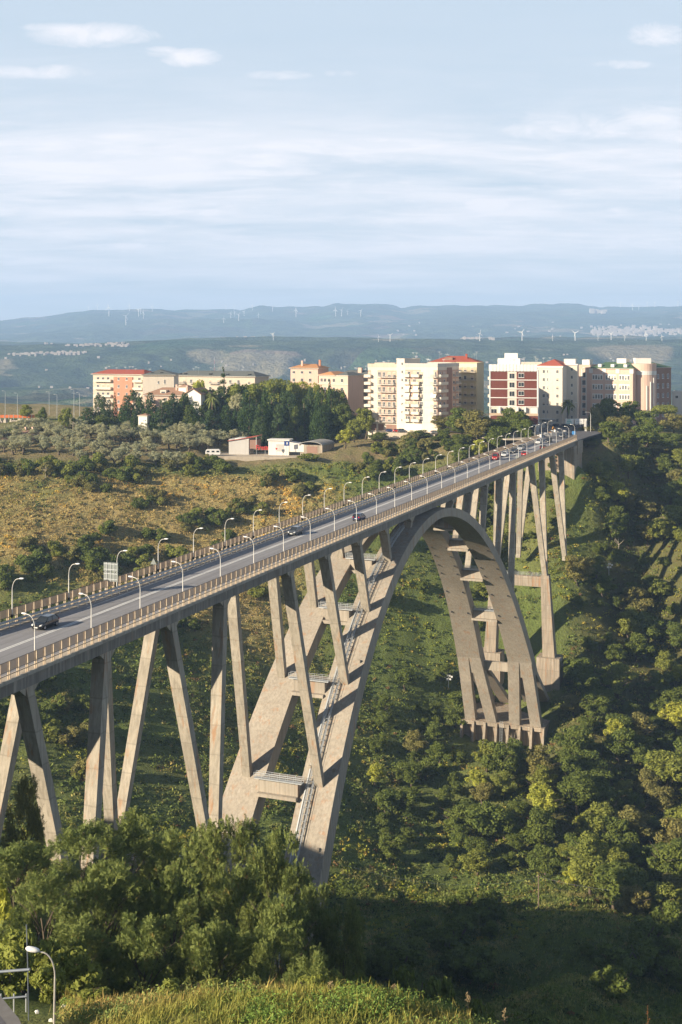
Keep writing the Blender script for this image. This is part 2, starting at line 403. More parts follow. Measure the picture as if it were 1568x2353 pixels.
def foliage(name, dark, light, autumn=None, amount=0.0, trans=0.32, use_tint=False, scale=0.35, gain=2.05):
    dark = tuple(x*gain for x in dark); light = tuple(x*gain for x in light)
    m, t, b = new_mat(name)
    v = coords(t)
    oi = t.new('ShaderNodeObjectInfo')
    vv = t.new('ShaderNodeVectorMath', operation='ADD'); t.link(v, vv.inputs[0])
    cm = t.new('ShaderNodeCombineXYZ'); t.setin(cm, 0, t.math('MULTIPLY', oi.outputs['Random'], 91.0)); t.link(cm.outputs[0], vv.inputs[1])
    vec = vv.outputs[0]
    n1 = t.ramp(t.noise(vec, scale, 3, 0.6), [(0.35, 0.0), (0.68, 1.0)])
    c = t.mix(n1, dark, light)
    c = t.mix(t.math('MULTIPLY', oi.outputs['Random'], 0.45), c, tuple(x*k for x, k in zip(dark, (1.5, 1.1, 0.8))))
    n2 = t.noise(vec, 4.0, 2, 0.5)
    c = t.mix(t.ramp(n2, [(0.35, 0.0), (0.7, 0.5)]), c, tuple(min(1, x*1.7) for x in light))
    if autumn:
        n3 = t.ramp(t.noise(vec, scale*2.2, 4, 0.7), [(0.60, 0.0), (0.70, 1.0)])
        c = t.mix(t.math('MULTIPLY', n3, amount), c, autumn)
    if use_tint:
        a = t.new('ShaderNodeAttribute', attribute_name='tint')
        c = t.mix(t.ramp(t.noise(v, 3.0, 3, 0.6), [(0.3, 0.0), (0.7, 0.35)]), a.outputs['Color'], (0.10, 0.09, 0.04))
    t.link(c, b.inputs['Base Color']); b.inputs['Roughness'].default_value = 0.75; b.inputs['Specular IOR Level'].default_value = 0.15
    tl = t.new('ShaderNodeBsdfTranslucent'); t.link(c, tl.inputs[0])
    mx = t.new('ShaderNodeMixShader'); mx.inputs[0].default_value = trans
    o = next(n for n in t.n if n.type == 'OUTPUT_MATERIAL')
    t.link(b.outputs[0], mx.inputs[1]); t.link(tl.outputs[0], mx.inputs[2]); t.link(mx.outputs[0], o.inputs['Surface'])
    return m
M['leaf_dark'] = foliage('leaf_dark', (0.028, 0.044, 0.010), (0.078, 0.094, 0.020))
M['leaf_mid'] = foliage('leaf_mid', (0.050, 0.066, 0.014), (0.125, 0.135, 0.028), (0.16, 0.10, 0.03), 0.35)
M['leaf_yellow'] = foliage('leaf_yellow', (0.09, 0.11, 0.02), (0.22, 0.22, 0.035), (0.30, 0.24, 0.04), 0.5)
M['leaf_rust'] = foliage('leaf_rust', (0.055, 0.06, 0.02), (0.12, 0.11, 0.035), (0.20, 0.085, 0.03), 0.7)
M['olive'] = foliage('olive_leaf', (0.10, 0.110, 0.062), (0.20, 0.20, 0.125))
M['needle'] = foliage('needle', (0.014, 0.030, 0.012), (0.042, 0.062, 0.022))
M['cypress'] = foliage('cypress_leaf', (0.012, 0.026, 0.008), (0.030, 0.050, 0.014))
M['robinia'] = foliage('robinia_leaf', (0.036, 0.056, 0.016), (0.108, 0.124, 0.036), (0.30, 0.15, 0.05), 0.7, 0.3, scale=0.6)
M['robinia_rust'] = foliage('robinia_leaf_turning', (0.065, 0.062, 0.022), (0.17, 0.14, 0.05), (0.48, 0.20, 0.05), 0.85, 0.3, scale=0.8)
M['palm'] = foliage('palm_leaf', (0.04, 0.055, 0.018), (0.11, 0.12, 0.035))
M['scrub'] = foliage('scrub_leaf', (0.04, 0.05, 0.02), (0.1, 0.1, 0.04), use_tint=True, trans=0.2)

def ground_mat():
    m, t, b = new_mat('hillside_soil')
    v = coords(t)
    n1 = t.noise(v, 0.022, 5, 0.6); n2 = t.noise(v, 0.22, 6, 0.7); n3 = t.noise(v, 1.6, 5, 0.7)
    a = t.new('ShaderNodeAttribute', attribute_name='tint')
    c = t.mix(t.ramp(n2, [(0.35, 0.0), (0.65, 0.55)]), a.outputs['Color'], (0.14, 0.17, 0.05))
    c = t.mix(t.math('MULTIPLY', t.ramp(n1, [(0.5, 0.0), (0.65, 1.0)]), 0.3), c, (0.17, 0.16, 0.07))
    c = t.mix(t.ramp(n3, [(0.42, 0.0), (0.66, 0.5)]), c, (0.085, 0.085, 0.035))
    t.link(c, b.inputs['Base Color']); b.inputs['Roughness'].default_value = 0.95; b.inputs['Specular IOR Level'].default_value = 0.1
    bump(t, b, t.math('ADD', n3, t.math('MULTIPLY', n2, 3.0)), 0.8, 1.0)
    return m
M['ground'] = ground_mat()
def far_mat():
    m, t, b = new_mat('distant_countryside')
    v = coords(t)
    n1 = t.noise(v, 0.0016, 7, 0.62); n2 = t.noise(v, 0.008, 5, 0.65); n3 = t.noise(v, 0.0011, 3, 0.5, 0.6)
    c = t.mix(t.ramp(n2, [(0.38, 0.0), (0.62, 1.0)]), (0.022, 0.045, 0.018), (0.085, 0.115, 0.045))
    fld = t.ramp(n1, [(0.565, 0.0), (0.60, 1.0)])
    c = t.mix(t.math('MULTIPLY', fld, 0.75), c, (0.30, 0.25, 0.16))
    vr = t.new('ShaderNodeTexVoronoi'); t.setin(vr, 'Vector', v); vr.inputs['Scale'].default_value = 0.003
    c = t.mix(t.math('MULTIPLY', t.ramp(n3, [(0.5, 0.0), (0.6, 1.0)]), 0.35), c, vr.outputs['Color'], 'SOFT_LIGHT')
    a = t.new('ShaderNodeAttribute', attribute_name='tint')
    c = t.mix(a.outputs['Fac'], c, (0.34, 0.27, 0.17))
    t.link(c, b.inputs['Base Color']); b.inputs['Roughness'].default_value = 1.0; b.inputs['Specular IOR Level'].default_value = 0.0
    bump(t, b, t.noise(v, 0.012, 6, 0.7), 1.0, 60.0)
    return m
M['far'] = far_mat()

# ------------------------------------------------------------------ ground sheet
def veg(X, Y):
    """what grows where: (dryness 0..1, bush density 0..1, woodland 0..1)"""
    px = 784+FX*X/np.maximum(Y, 1.0)
    s = (X+107)*SN+Y*CS; w = (X+107)*CS-Y*SN
    n = fbm(X/38.0+3, Y/38.0+8); n2 = fbm(X/14.0+31, Y/14.0+2)
    left = np.clip((-w+8)/26.0, 0, 1)*np.clip((Y-405)/40.0, 0, 1)*np.clip((525-Y)/18.0, 0, 1)
    left = left*np.clip((820-px)/220, 0, 1)
    dry = np.clip(-0.02+0.98*left+1.0*n*(.45+.55*left), 0, 1)
    wood = np.clip((w-10)/14.0, 0, 1)*np.clip((Y-335)/20.0, 0, 1)
    return dry, np.clip(0.35+1.3*n2+0.3*wood-0.3*left, 0, 1), wood
def srgb(r, g_, b_): return np.array([r, g_, b_])
def tints(X, Y):
    dry, den, wood = veg(X, Y)
    green = srgb(.14, .185, .045); tan = srgb(.50, .37, .155); brown = srgb(.16, .115, .055)
    k = dry[:, None]
    c = green*(1-k)+tan*k
    s = (X+107)*SN+Y*CS; w = (X+107)*CS-Y*SN
    grove = (np.clip((Y-520)/10, 0, 1)*np.clip((60-w-20)/20, 0, 1)*(np.clip((640-Y)/30, 0, 1)))[:, None]
    c = c*(1-grove)+srgb(.30, .22, .12)*grove
    wd = wood[:, None]; c = c*(1-wd)+brown*0.6*wd+green*0.2*wd
    far_ = (np.clip((Y-640)/20, 0, 1)*np.clip((-20-X)/30, 0, 1))[:, None]; c = c*(1-far_)+srgb(.36, .28, .16)*far_
    # bare earth at the foot of the lamp
    e = np.clip(1.3-np.hypot((X+27)/11, (Y-64)/13), 0, 1)[:, None]
    c = c*(1-e)+srgb(.10, .065, .045)*e
    return c
def grid_mesh(name, xs, ys, zf, mat, tint=None):
    gx, gy = np.meshgrid(xs, ys); X = gx.ravel(); Y = gy.ravel(); Z = zf(X, Y)
    me = bpy.data.meshes.new(name); nx, ny = len(xs), len(ys)
    me.vertices.add(nx*ny); me.vertices.foreach_set('co', np.stack([X, Y, Z], 1).astype(np.float32).ravel())
    i = (np.arange(ny-1)[:, None]*nx+np.arange(nx-1)[None]).ravel()
    q = np.stack([i, i+1, i+nx+1, i+nx], 1).astype(np.int32)
    me.loops.add(q.size); me.loops.foreach_set('vertex_index', q.ravel())
    me.polygons.add(len(q)); me.polygons.foreach_set('loop_start', np.arange(0, q.size, 4, dtype=np.int32))
    me.materials.append(mat)
    if tint is not None:
        a = me.color_attributes.new('tint', 'FLOAT_COLOR', 'POINT')
        cc = tint(X, Y); a.data.foreach_set('color', np.concatenate([cc, np.ones((len(cc), 1))], 1).astype(np.float32).ravel())
    me.update(calc_edges=True); me.polygons.foreach_set('use_smooth', [True]*len(me.polygons))
    o = bpy.data.objects.new(name, me); COL.objects.link(o); return o
xs = np.concatenate([np.arange(-420, -150, 6), np.arange(-150, 200, 2.0), np.arange(200, 461, 6)])
ys = np.concatenate([np.arange(-60, 40, 5), np.arange(40, 140, 1.5), np.arange(140, 600, 2.5), np.arange(600, 801, 6)])
def px_of_(X, Y): return 784+FX*X/np.maximum(Y, 1.0)
YARD_Z = gz(WX(580, 541), 541)+.6
def near_z(X, Y):
    z = ground(X, Y)
    s = (X+107)*SN+Y*CS; w = (X+107)*CS-Y*SN
    k = np.clip(1.5-np.hypot((s-590)/48, w/22), 0, 1); z = z*(1-k)+np.minimum(z, -0.35)*k   # cut for the road at the far end
    px = px_of_(X, Y); z = np.where((px > 462) & (px < 708) & (Y > 536.5) & (Y < 563), np.minimum(z, YARD_Z-.25), z)
    z = np.where((s > 549) & (s < 680) & (np.abs(w) < 26), np.minimum(z, -0.3), z)
    return z
tag(grid_mesh('ground', xs, ys, near_z, M['ground'], tints), kind='structure')

# far country: a rolling plain, a wooded tableland and the mountain chain behind
T_ = np.array([780, 1000, 1400, 1900, 2500, 3200, 3900, 4300, 4700, 5400, 6500, 8000, 9500, 11000, 12500, 14500.])
sky_x = np.array([-1500, -300, 0, 100, 215, 350, 470, 560, 600, 700, 740, 780, 870, 930, 1000, 1200, 1290, 1330, 1400, 1450, 1568, 1900, 3200.])
sky_y = np.array([760, 752, 734, 723, 708, 710, 712, 709, 700, 706, 701, 694, 696, 704, 698, 699, 696, 697, 704, 706, 702, 712, 730.])
def far_z(PX, T):
    yr = np.interp(PX, [-1500, 0, 300, 560, 700, 1568, 3200], [800, 796, 788, 784, 783, 781, 786])   # top of the tableland
    ysk = np.interp(PX, sky_x, sky_y)
    base = [np.full_like(PX, v) for v in (958, 966, 948, 935, 918, 892, 858)]
    rows = base+[yr+26, yr, yr+8, yr+3, yr-6, (yr-6)*0.55+ysk*0.45, (yr-6)*0.22+ysk*0.78, ysk, ysk+40]
    rows = np.stack(rows)
    ti = np.interp(T, T_, np.arange(len(T_))); i0 = np.minimum(ti.astype(int), len(T_)-2); f = ti-i0
    k = np.arange(len(PX)); y = rows[i0, k]*(1-f)+rows[i0+1, k]*f
    z = CAMZ-(y-783)/FX*T
    X = (PX-784)/FX*T
    near = np.clip((T-850)/500, 0, 1)
    gul = np.abs(fbm(X/420+3, T/900+1, 4)); z = z-130*(0.28-np.minimum(gul, .28))*near*np.clip((T-1500)/1500, 0, 1)*np.where(T < 4350, np.clip((4500-T)/300, 0, 1), np.where(T > 6500, .6, 0))
    z = z+near*(np.clip(T/6000, 0.2, 1))*(95*fbm(X/900, T/900, 5))*np.clip((13500-T)/3000, 0.25, 1)*np.where((T > 4200) & (T < 5200), .28, np.where(T > 11500, .28, .75))
    return z
pxs = np.arange(-1500, 3201, 9.0); ts = np.exp(np.linspace(math.log(775), math.log(14400), 330))
gp, gt = np.meshgrid(pxs, ts); PXr = gp.ravel(); Tr = gt.ravel(); Zr = far_z(PXr, Tr)
me = bpy.data.meshes.new('hills'); nx, ny = len(pxs), len(ts)
me.vertices.add(nx*ny); me.vertices.foreach_set('co', np.stack([(PXr-784)/FX*Tr, Tr, Zr], 1).astype(np.float32).ravel())
i = (np.arange(ny-1)[:, None]*nx+np.arange(nx-1)[None]).ravel(); q = np.stack([i, i+1, i+nx+1, i+nx], 1).astype(np.int32)
me.loops.add(q.size); me.loops.foreach_set('vertex_index', q.ravel())
me.polygons.add(len(q)); me.polygons.foreach_set('loop_start', np.arange(0, q.size, 4, dtype=np.int32)); me.materials.append(M['far'])
me.update(calc_edges=True); me.polygons.foreach_set('use_smooth', [True]*len(q))
bare = np.zeros(len(PXr))
for cx, cy, rx, rt in ((470, 1500, 190, 330), (1080, 1600, 120, 300), (60, 1000, 140, 160), (270, 1010, 130, 150), (110, 1700, 70, 260), (1440, 4450, 80, 190), (1500, 4400, 40, 170), (1560, 1500, 60, 400)):
    d = np.hypot((PXr-cx)/rx, (Tr-cy)/rt)+0.9*fbm((PXr-784)/FX*Tr/260, Tr/260, 4)
    bare = np.maximum(bare, np.clip((1.0-d)*2.5, 0, 0.65))
a = me.color_attributes.new('tint', 'FLOAT_COLOR', 'POINT')
a.data.foreach_set('color', np.stack([bare, bare, bare, np.ones_like(bare)], 1).astype(np.float32).ravel())
o = bpy.data.objects.new('hills', me); COL.objects.link(o); tag(o, kind='structure')

# air
hz = MB(); hz.box(-9500, 9500, -400, 15500, -260, 600)
mh = bpy.data.materials.new('haze_air'); mh.use_nodes = True; t = NT(mh.node_tree)
for n in list(t.n): t.n.remove(n)
ho = t.new('ShaderNodeOutputMaterial'); pv = t.new('ShaderNodeVolumePrincipled')
pv.inputs['Color'].default_value = (0.45, 0.66, 1.0, 1); pv.inputs['Density'].default_value = 0.000112; pv.inputs['Anisotropy'].default_value = 0.0
t.link(pv.outputs[0], ho.inputs['Volume'])
haze = mesh_obj('haze', hz, mh); tag(haze, kind='stuff')
# ------------------------------------------------------------------ the viaduct
S0 = 346.9
def z_ext(s):
    u = (s-S0)/115.5
    return -2.9-78.8*u*u-12.9*u**4
def rib_frame(s):
    """extrados and intrados points (s, z) of the arch at station s"""
    e = 0.05; sl = (z_ext(s+e)-z_ext(s-e))/(2*e); n = Vector((-sl, 1.0)); n.normalize()
    d = 2.07+2.62*abs(s-S0)/115.5
    return (s, z_ext(s)), (s-n.x*d, z_ext(s)-n.y*d)
def w_out(z): return 8.5+6.3*max(0, -z-2.9)/90
def w_wid(z): return 6.3+2.6*max(0, -z-2.9)/90
via = thing('arch_viaduct', BR(S0, 0, -95), 'long grey concrete arch viaduct with twin ribs carrying a road across the wooded valley', 'viaduct')
S_END = 551.0; S_BEG = 118.0
def fl(s): return 3.0*(max(0.0, 235-max(s, 150))/55)**2
SL = [S_BEG]+[150+5*k for k in range(18)]+[S_END]
# deck
mb = MB()
def prism_l(mb, prof, mi=0):
    """profile points given as (w, z, follows the widening left edge)"""
    mb.loft([[BR(s, w-(fl(s) if q else 0), z) for w, z, q in prof] for s in SL], mi)
def prism_s(mb, prof, s0, s1, mi=0):
    mb.loft([[BR(s, w, z) for w, z in prof] for s in (s0, s1)], mi)
prism_l(mb, [(-8.05, -.36, 1), (8.05, -.36, 0), (8.05, -.06, 0), (-8.05, -.06, 1)])
mesh_obj('deck_slab', mb, M['girder'], via)
mb = MB(); prism_l(mb, [(-6.35, -.056, 1), (6.35, -.056, 0), (6.35, 0, 0), (0, .06, 0), (-6.35, 0, 1)])
o_road = mesh_obj('roadway', mb, M['asphalt'], via)
mb = MB()
prism_s(mb, [(6.36, -.055), (8.02, -.055), (8.02, .16), (6.36, .16)], S_BEG, S_END)
mesh_obj('walkway', mb, M['walk'], via)
mb = MB(); prism_l(mb, [(-8.02, -.055, 1), (-6.36, -.055, 1), (-6.36, .16, 1), (-8.02, .16, 1)])
mesh_obj('walkway', mb, M['walk'], via)
for w0 in (-8.27, 8.03):
    q = 1 if w0 < 0 else 0; mb = MB(); prism_l(mb, [(w0, -.22, q), (w0+.24, -.22, q), (w0+.24, .24, q), (w0, .24, q)])
    mesh_obj('edge_beam', mb, M['kerb'], via)
for w0, w1 in ((-7.2, -4.8), (4.8, 7.2)):
    mb = MB(); prism_s(mb, [(w0, -2.15), (w1, -2.15), (w1, -.365), (w0, -.365)], S_BEG, S_END)
    mesh_obj('girder', mb, M['girder'], via)
s = S_BEG+4
while s < S_END-4:
    mb = MB(); prism_s(mb, [(-4.79, -1.7), (4.79, -1.7), (4.79, -.37), (-4.79, -.37)], s, s+.35); s += 9.3
    mesh_obj('deck_cross_beam', mb, M['girder'], via)
# markings
def strip(mb, w0, w1, s0, s1, z=None):
    f = lambda w: .06*(1-abs(w)/6.35)+.006
    mb.loft([[BR(s, w0, f(w0)-.004), BR(s, w1, f(w1)-.004), BR(s, w1, f(w1)+.002), BR(s, w0, f(w0)+.002)] for s in (s0, s1)])
mb = MB()
strip(mb, -2.25, -1.97, S_BEG, S_END); strip(mb, -1.83, -1.55, S_BEG, S_END)
mesh_obj('centre_line', mb, M['mark'], via)
mb = MB(); strip(mb, 6.0, 6.15, S_BEG, S_END); strip(mb, -5.9, -5.75, S_BEG, S_END)
mesh_obj('edge_line', mb, M['mark'], via)
s = S_BEG+10
while s < S_END:
    mb = MB(); strip(mb, -6.3, 6.3, s, s+.12); mesh_obj('expansion_joint', mb, M['joint'], via); s += 25.4
# columns:  station of the top, lean along the bridge, splay, length to the junction below
cols_ = [(131.5, .22, .096, 18), (150, -.22, .096, 18), (168.7, .22, .078, 42), (187.2, -.235, .078, 42), (206, .21, .078, 42), (224.3, -.21, .078, 42),
         (252.2, 264.2, 8.0, None), (271.3, 280.2, 7.3, None), (290.2, 296.0, 6.4, None), (308.7, 312, 6.0, None), (328, 328.5, 5.5, None)]
cols_ = [c if c[3] else (c[0], (c[1]-c[0])/(-2.1-z_ext(c[1])), (c[2]-6.0)/(-2.1-z_ext(c[1])), None) for c in cols_]
allc = list(cols_)+[(2*S0-a, -b, c, d) for a, b, c, d in cols_[::-1] if a > 150]
allc = [c for c in allc if c[0] < 548]
landing = []
for a, lean, splay, ln in allc:
    if ln is None:      # find where it meets the back of the arch
        lo, hi = 0.0, 90.0
        for _ in range(50):
            mid = (lo+hi)/2
            if -2.1-mid > z_ext(a+lean*mid): lo = mid
            else: hi = mid
        L = hi+0.5; landing.append((a+lean*hi, z_ext(a+lean*hi)))
    else:
        L = ln
        if ln != 42: pass
        mid_ = (a+lean*ln)
        for sg in (-1, 1):
            gzz = gz(*BR(mid_, sg*(5.4+splay*ln), 0)[:2])
            L = min(L, max(6, -gzz+2.0)) if ln == 42 and a > 500 else L
    if abs(a-S0) < 25: L = max(0.7, -2.1-z_ext(a)+.3)
    for sg in (-1, 1):
        mb = MB(); secs = []
        for k, (wd, dp) in enumerate(((2.1, 1.55), (1.75, 1.35))):
            h = L*k; c0 = a+lean*h; cw = sg*(6.0+splay*h); z = -2.12-h
            secs.append([BR(c0+i*dp/2, cw+j*wd/2, z+ (-.3 if k else 0)) for i, j in ((-1, -1), (-1, 1), (1, 1), (1, -1))])
        mb.loft(secs)
        # haunch at the girder
        for e in (-1, 1):
            mb.loft([[BR(a+e*.7, sg*6.0-1.0, -2.14), BR(a+e*2.2, sg*6.0-1.0, -2.14), BR(a+e*.75, sg*6.0-1.0, -3.3)],
                     [BR(a+e*.7, sg*6.0+1.0, -2.14), BR(a+e*2.2, sg*6.0+1.0, -2.14), BR(a+e*.75, sg*6.0+1.0, -3.3)]])
        mesh_obj('column', mb, M['leg'], via)
# shafts under the V pairs, with a portal beam and walkway
shaft_rail = []
for c1, c2, bz in ((178, 0, -70), (215, 0, -78), (2*S0-215.1, 0, -76)):
    zt = -43.5
    for sg in (-1, 1):
        mb = MB(); cw = sg*9.3
        mb.loft([[BR(c1+i*dp/2, cw+j*wd/2+sg*o_, z) for i, j in ((-1, -1), (-1, 1), (1, 1), (1, -1))] for wd, dp, z, o_ in ((3.0, 2.8, zt, 0), (4.4, 4.6, bz+3, 1.6))])
        mesh_obj('pier_shaft', mb, M['abut'], via)
        mb = MB(); mb.loft([[BR(c1+i*3.6, sg*10.9+j*4.2, z) for i, j in ((-1, -1), (-1, 1), (1, 1), (1, -1))] for z in (bz-9, bz+3.2)])
        mesh_obj('pier_footing', mb, M['abut'], via)
    mb = MB(); prism_s(mb, [(-8.2, zt-4.3), (8.2, zt-4.3), (8.2, zt-.6), (-8.2, zt-.6)], c1-1.1, c1+1.1)
    mesh_obj('portal_beam', mb, M['abut'], via); shaft_rail.append((c1, zt-.6))
# arch ribs
u1 = 1.06
ss = [S0+115.5*(k/40.0)*u1 for k in range(-40, 41)]
for sg in (-1, 1):
    lim_lo, lim_hi = 232, 443.0
    mb = MB(); secs = []
    st = [lim_lo+(lim_hi-lim_lo)*k/84 for k in range(85)]
    for s in st:
        (se, ze), (si, zi) = rib_frame(s)
        we, wi = w_out(ze), w_out(zi); be, bi = w_wid(ze), w_wid(zi)
        secs.append([BR(si, sg*(wi-bi), zi), BR(si, sg*wi, zi), BR(se, sg*we, ze), BR(se, sg*(we-be), ze)])
    mb.loft(secs)
    mesh_obj('arch_rib', mb, M['rib'], via)
    # the foot divides into four legs
    for far, side in ((1, 1), (0, 1), (1, -1), (0, -1)):
        if side < 0: continue
        (se, ze), (si, zi) = rib_frame(442.6)
        wo_, wi_ = w_out(ze), w_out(ze)-w_wid(ze)
        zb = -90.6
        if far: t0, t1, b0, b1, wa, wb = se-.1, se-2.3, 478, 474.6, (wi_+.6, wo_-.4), (2.6, 12.2)
        else: t0, t1, b0, b1, wa, wb = si+.0, si+2.0, 451.6, 454.8, (wi_, wo_), (2.2, 13.4)
        for half in (0, 1):
            mid = (wa[0]+wa[1])/2
            tw = (wa[0], mid-.15) if not half else (mid+.15, wa[1])
            bw = (wb[0], wb[0]+3.7) if not half else (wb[1]-3.7, wb[1])
            mb = MB()
            ztp = zi if not far else ze-2.2
            ztq = ztp+ (1.8 if not far else 0)
            mb.loft([[BR(t0, sg*tw[0], ztp), BR(t0, sg*tw[1], ztp), BR(t1, sg*tw[1], ztq), BR(t1, sg*tw[0], ztq)],
                     [BR(b0, sg*bw[0], zb), BR(b0, sg*bw[1], zb), BR(b1, sg*bw[1], zb), BR(b1, sg*bw[0], zb)]])
            mesh_obj('rib_leg', mb, M['rib'], via)
    # solid knee between rib end and legs
    (se, ze), (si, zi) = rib_frame(443.0)
    mb = MB(); wo_, wi_ = w_out(ze)+.04, w_out(ze)-w_wid(ze)-.04
    kk = 5.5
    mb.loft([[BR(si-.02, sg*wi_, zi+.1), BR(si-.02, sg*wo_, zi+.1), BR(se, sg*wo_, ze), BR(se, sg*wi_, ze)],
             [BR(si+3.0, sg*(wi_-.2), zi-kk), BR(si+3.0, sg*(wo_+.3), zi-kk), BR(se+4.2, sg*(wo_+.3), ze-kk-1), BR(se+4.2, sg*(wi_-.2), ze-kk-1)]])
    mesh_obj('rib_knee', mb, M['rib'], via)
# cross beams between the ribs at each landing, with steel footbridges
def rail_run(name, p0, p1, h=1.1, gap=1.6, parent=via, mat=None, side=None):
    p0, p1 = Vector(p0), Vector(p1); n = max(2, int((p1-p0).length/gap)); mb = MB()
    for k in range(n+1):
        p = p0.lerp(p1, k/n); mb.tube([p, p+Vector((0, 0, h))], .045, 4)
    for hh in (h, h*.66, h*.33): mb.tube([p0+Vector((0, 0, hh)), p1+Vector((0, 0, hh))], .04, 4)
    return mesh_obj(name, mb, mat or M['steel'], parent)
for s, z in landing:
    if abs(s-S0) < 22: continue
    c = 1 if s > S0 else -1
    wi = w_out(z)-w_wid(z)+.3
    mb = MB(); prism_s(mb, [(-wi, z-2.4), (wi, z-2.4), (wi, z-.1), (-wi, z-.1)], s-2.6*1, s+2.0)
    prism_s(mb, [(-wi, z-3.1), (wi, z-3.1), (wi, z-2.41), (-wi, z-2.41)], s-3.6, s+2.0)
    mesh_obj('rib_cross_beam', mb, M['rib'], via)
    wk = 4.6+0.0*abs(z)
    lat = w_out(z)-w_wid(z)+1.2
    mb = MB(); prism_s(mb, [(-lat, z+.15), (lat, z+.15), (lat, z+.32), (-lat, z+.32)], s-2.9, s-1.7)
    mesh_obj('footbridge_deck', mb, M['steel'], via)
    rail_run('footbridge_railing', BR(s-2.9, -lat, z+.3), BR(s-2.9, lat, z+.3))
    rail_run('footbridge_railing', BR(s-1.7, -lat, z+.3), BR(s-1.7, lat, z+.3))
for s, z in shaft_rail:
    rail_run('portal_railing', BR(s-1.0, -8, z), BR(s-1.0, 8, z)); rail_run('portal_railing', BR(s+1.0, -8, z), BR(s+1.0, 8, z))
for zz in (-67,):
    lo, hi = S0, 442.0
    for _ in range(40):
        m_ = (lo+hi)/2
        if rib_frame(m_)[1][1] > zz: lo = m_
        else: hi = m_
    si = rib_frame(lo)[1][0]; wi = w_out(zz)-w_wid(zz)+.3
    mb = MB(); prism_s(mb, [(-wi, zz-3.2), (wi, zz-3.2), (wi, zz-.2), (-wi, zz-.2)], si+4.2, si+5.4)
    mesh_obj('rib_tie_beam', mb, M['rib'], via)
# inspection stair on the back of the right rib (near half) and its twin cable tray
def stair(sA, sB, off):
    mb = MB(); n = int(abs(sB-sA)/.28); prev = None
    pl = []
    for k in range(n+1):
        s = sA+(sB-sA)*k/n; (se, ze), _ = rib_frame(s)
        w = w_out(ze)-w_wid(ze)+off
        pl.append((BR(s, w, ze), BR(s, w+.9, ze)))
    for side in (0, 1):
        pts = [p[side]+Vector((0, 0, 1.0)) for p in pl[::6]]
        mb.tube(pts, .06, 4)
        mb.loft([[p[side]+Vector((0, 0, .5)), p[side]+LAT*.07+Vector((0, 0, .5)), p[side]+LAT*.07+Vector((0, 0, .75)), p[side]+Vector((0, 0, .75))] for p in pl[::6]])
        for p in pl[::10]: mb.tube([p[side], p[side]+Vector((0, 0, 1.0))], .045, 4)
        pts = [p[side]+Vector((0, 0, 1.75)) for p in pl[::6]]; mb.tube(pts, .04, 4)
        for p in pl[::16]: mb.tube([p[side]+Vector((0, 0, .8)), p[side]+Vector((0, 0, 1.75))], .035, 4)
    for p in pl[::3]:
        a, b_ = p; mb.obox(a+Vector((0, 0, .68))+AX*-.16, b_-a, AX*.3, Vector((0, 0, .05)))
    return mesh_obj('inspection_stair', mb, M['steel'], via)
stair(236, 328, 2.0)
mb = MB()
for s in np.arange(240, 322, 1.0):
    (se, ze), _ = rib_frame(s); w = w_out(ze)-w_wid(ze)+1.2
    (s2, z2), _ = rib_frame(s+1.0); w2 = w_out(z2)-w_wid(z2)+1.2
    mb.loft([[BR(se, w, ze), BR(se, w+.25, ze), BR(se, w+.25, ze+.25), BR(se, w, ze+.25)], [BR(s2, w2, z2), BR(s2, w2+.25, z2), BR(s2, w2+.25, z2+.25), BR(s2, w2, z2+.25)]])
mesh_obj('pipe_duct', mb, M['steel'], via)
# lifting pockets: small dark brackets on ribs
for sg in (-1, 1):
    for s in (246, 256, 284, 266):
        (se, ze), _ = rib_frame(s)
        for f in (.16, .84):
            w = sg*(w_out(ze)-w_wid(ze)*f); mb = MB(); b0 = BR(se, w, ze)
            mb.obox(b0-LAT*.25-AX*.25, LAT*.5, AX*.5, Vector((0, 0, .55))); mesh_obj('bracket', mb, M['rib'], via)
    for s in (398, 403, 408, 412, 420, 428):
        _, (si, zi) = rib_frame(s)
        for f in (.14, .86):
            w = sg*(w_out(zi)-w_wid(zi)*f); mb = MB(); b0 = BR(si, w, zi)
            mb.obox(b0-LAT*.22-AX*.5, LAT*.45, AX*.6, Vector((0, 0, .5))); mesh_obj('drain_socket', mb, M['black'], via)
# springing block with counterforts
mb = MB()
zt, zb = -90.5, -103.0
P4 = lambda z, a, b_, w: [BR(a, -w, z), BR(a, w, z), BR(b_, w, z), BR(b_, -w, z)]
mb.loft([P4(zb, 452.5, 486, 14.6), P4(zt, 452.5, 486, 14.6)])
mb.loft([P4(zt-.02, 450.6, 452.6, 14.6), P4(zt+.0-.05, 450.6, 452.6, 14.6)][:0] or [P4(zt-1.4, 450.9, 452.6, 14.6), P4(zt-.06, 450.9, 452.6, 14.6)])
mesh_obj('springing_block', mb, M['abut'], via)
for k in range(8):
    w = -14.3+28.6*k/7
    mb = MB(); mb.loft([[BR(452.6, w-.38, zb), BR(452.6, w+.38, zb), BR(452.6, w+.38, zt-.1), BR(452.6, w-.38, zt-.1)],
                        [BR(447.6, w-.42, zb), BR(447.6, w+.42, zb), BR(450.4, w+.42, zt-.12), BR(450.4, w-.42, zt-.12)]])
    mesh_obj('counterfort', mb, M['abut'], via)
mb = MB()
for e in (-.4, .4): mb.tube([BR(448.6, e, zt-10), BR(449.6, e, zt+1.4)], .06, 4)
for k in range(22):
    f = k/21; mb.tube([BR(448.6+f, -.4, zt-10+11*f), BR(448.6+f, .4, zt-10+11*f)], .04, 4)
mesh_obj('access_ladder', mb, M['steel'], via)
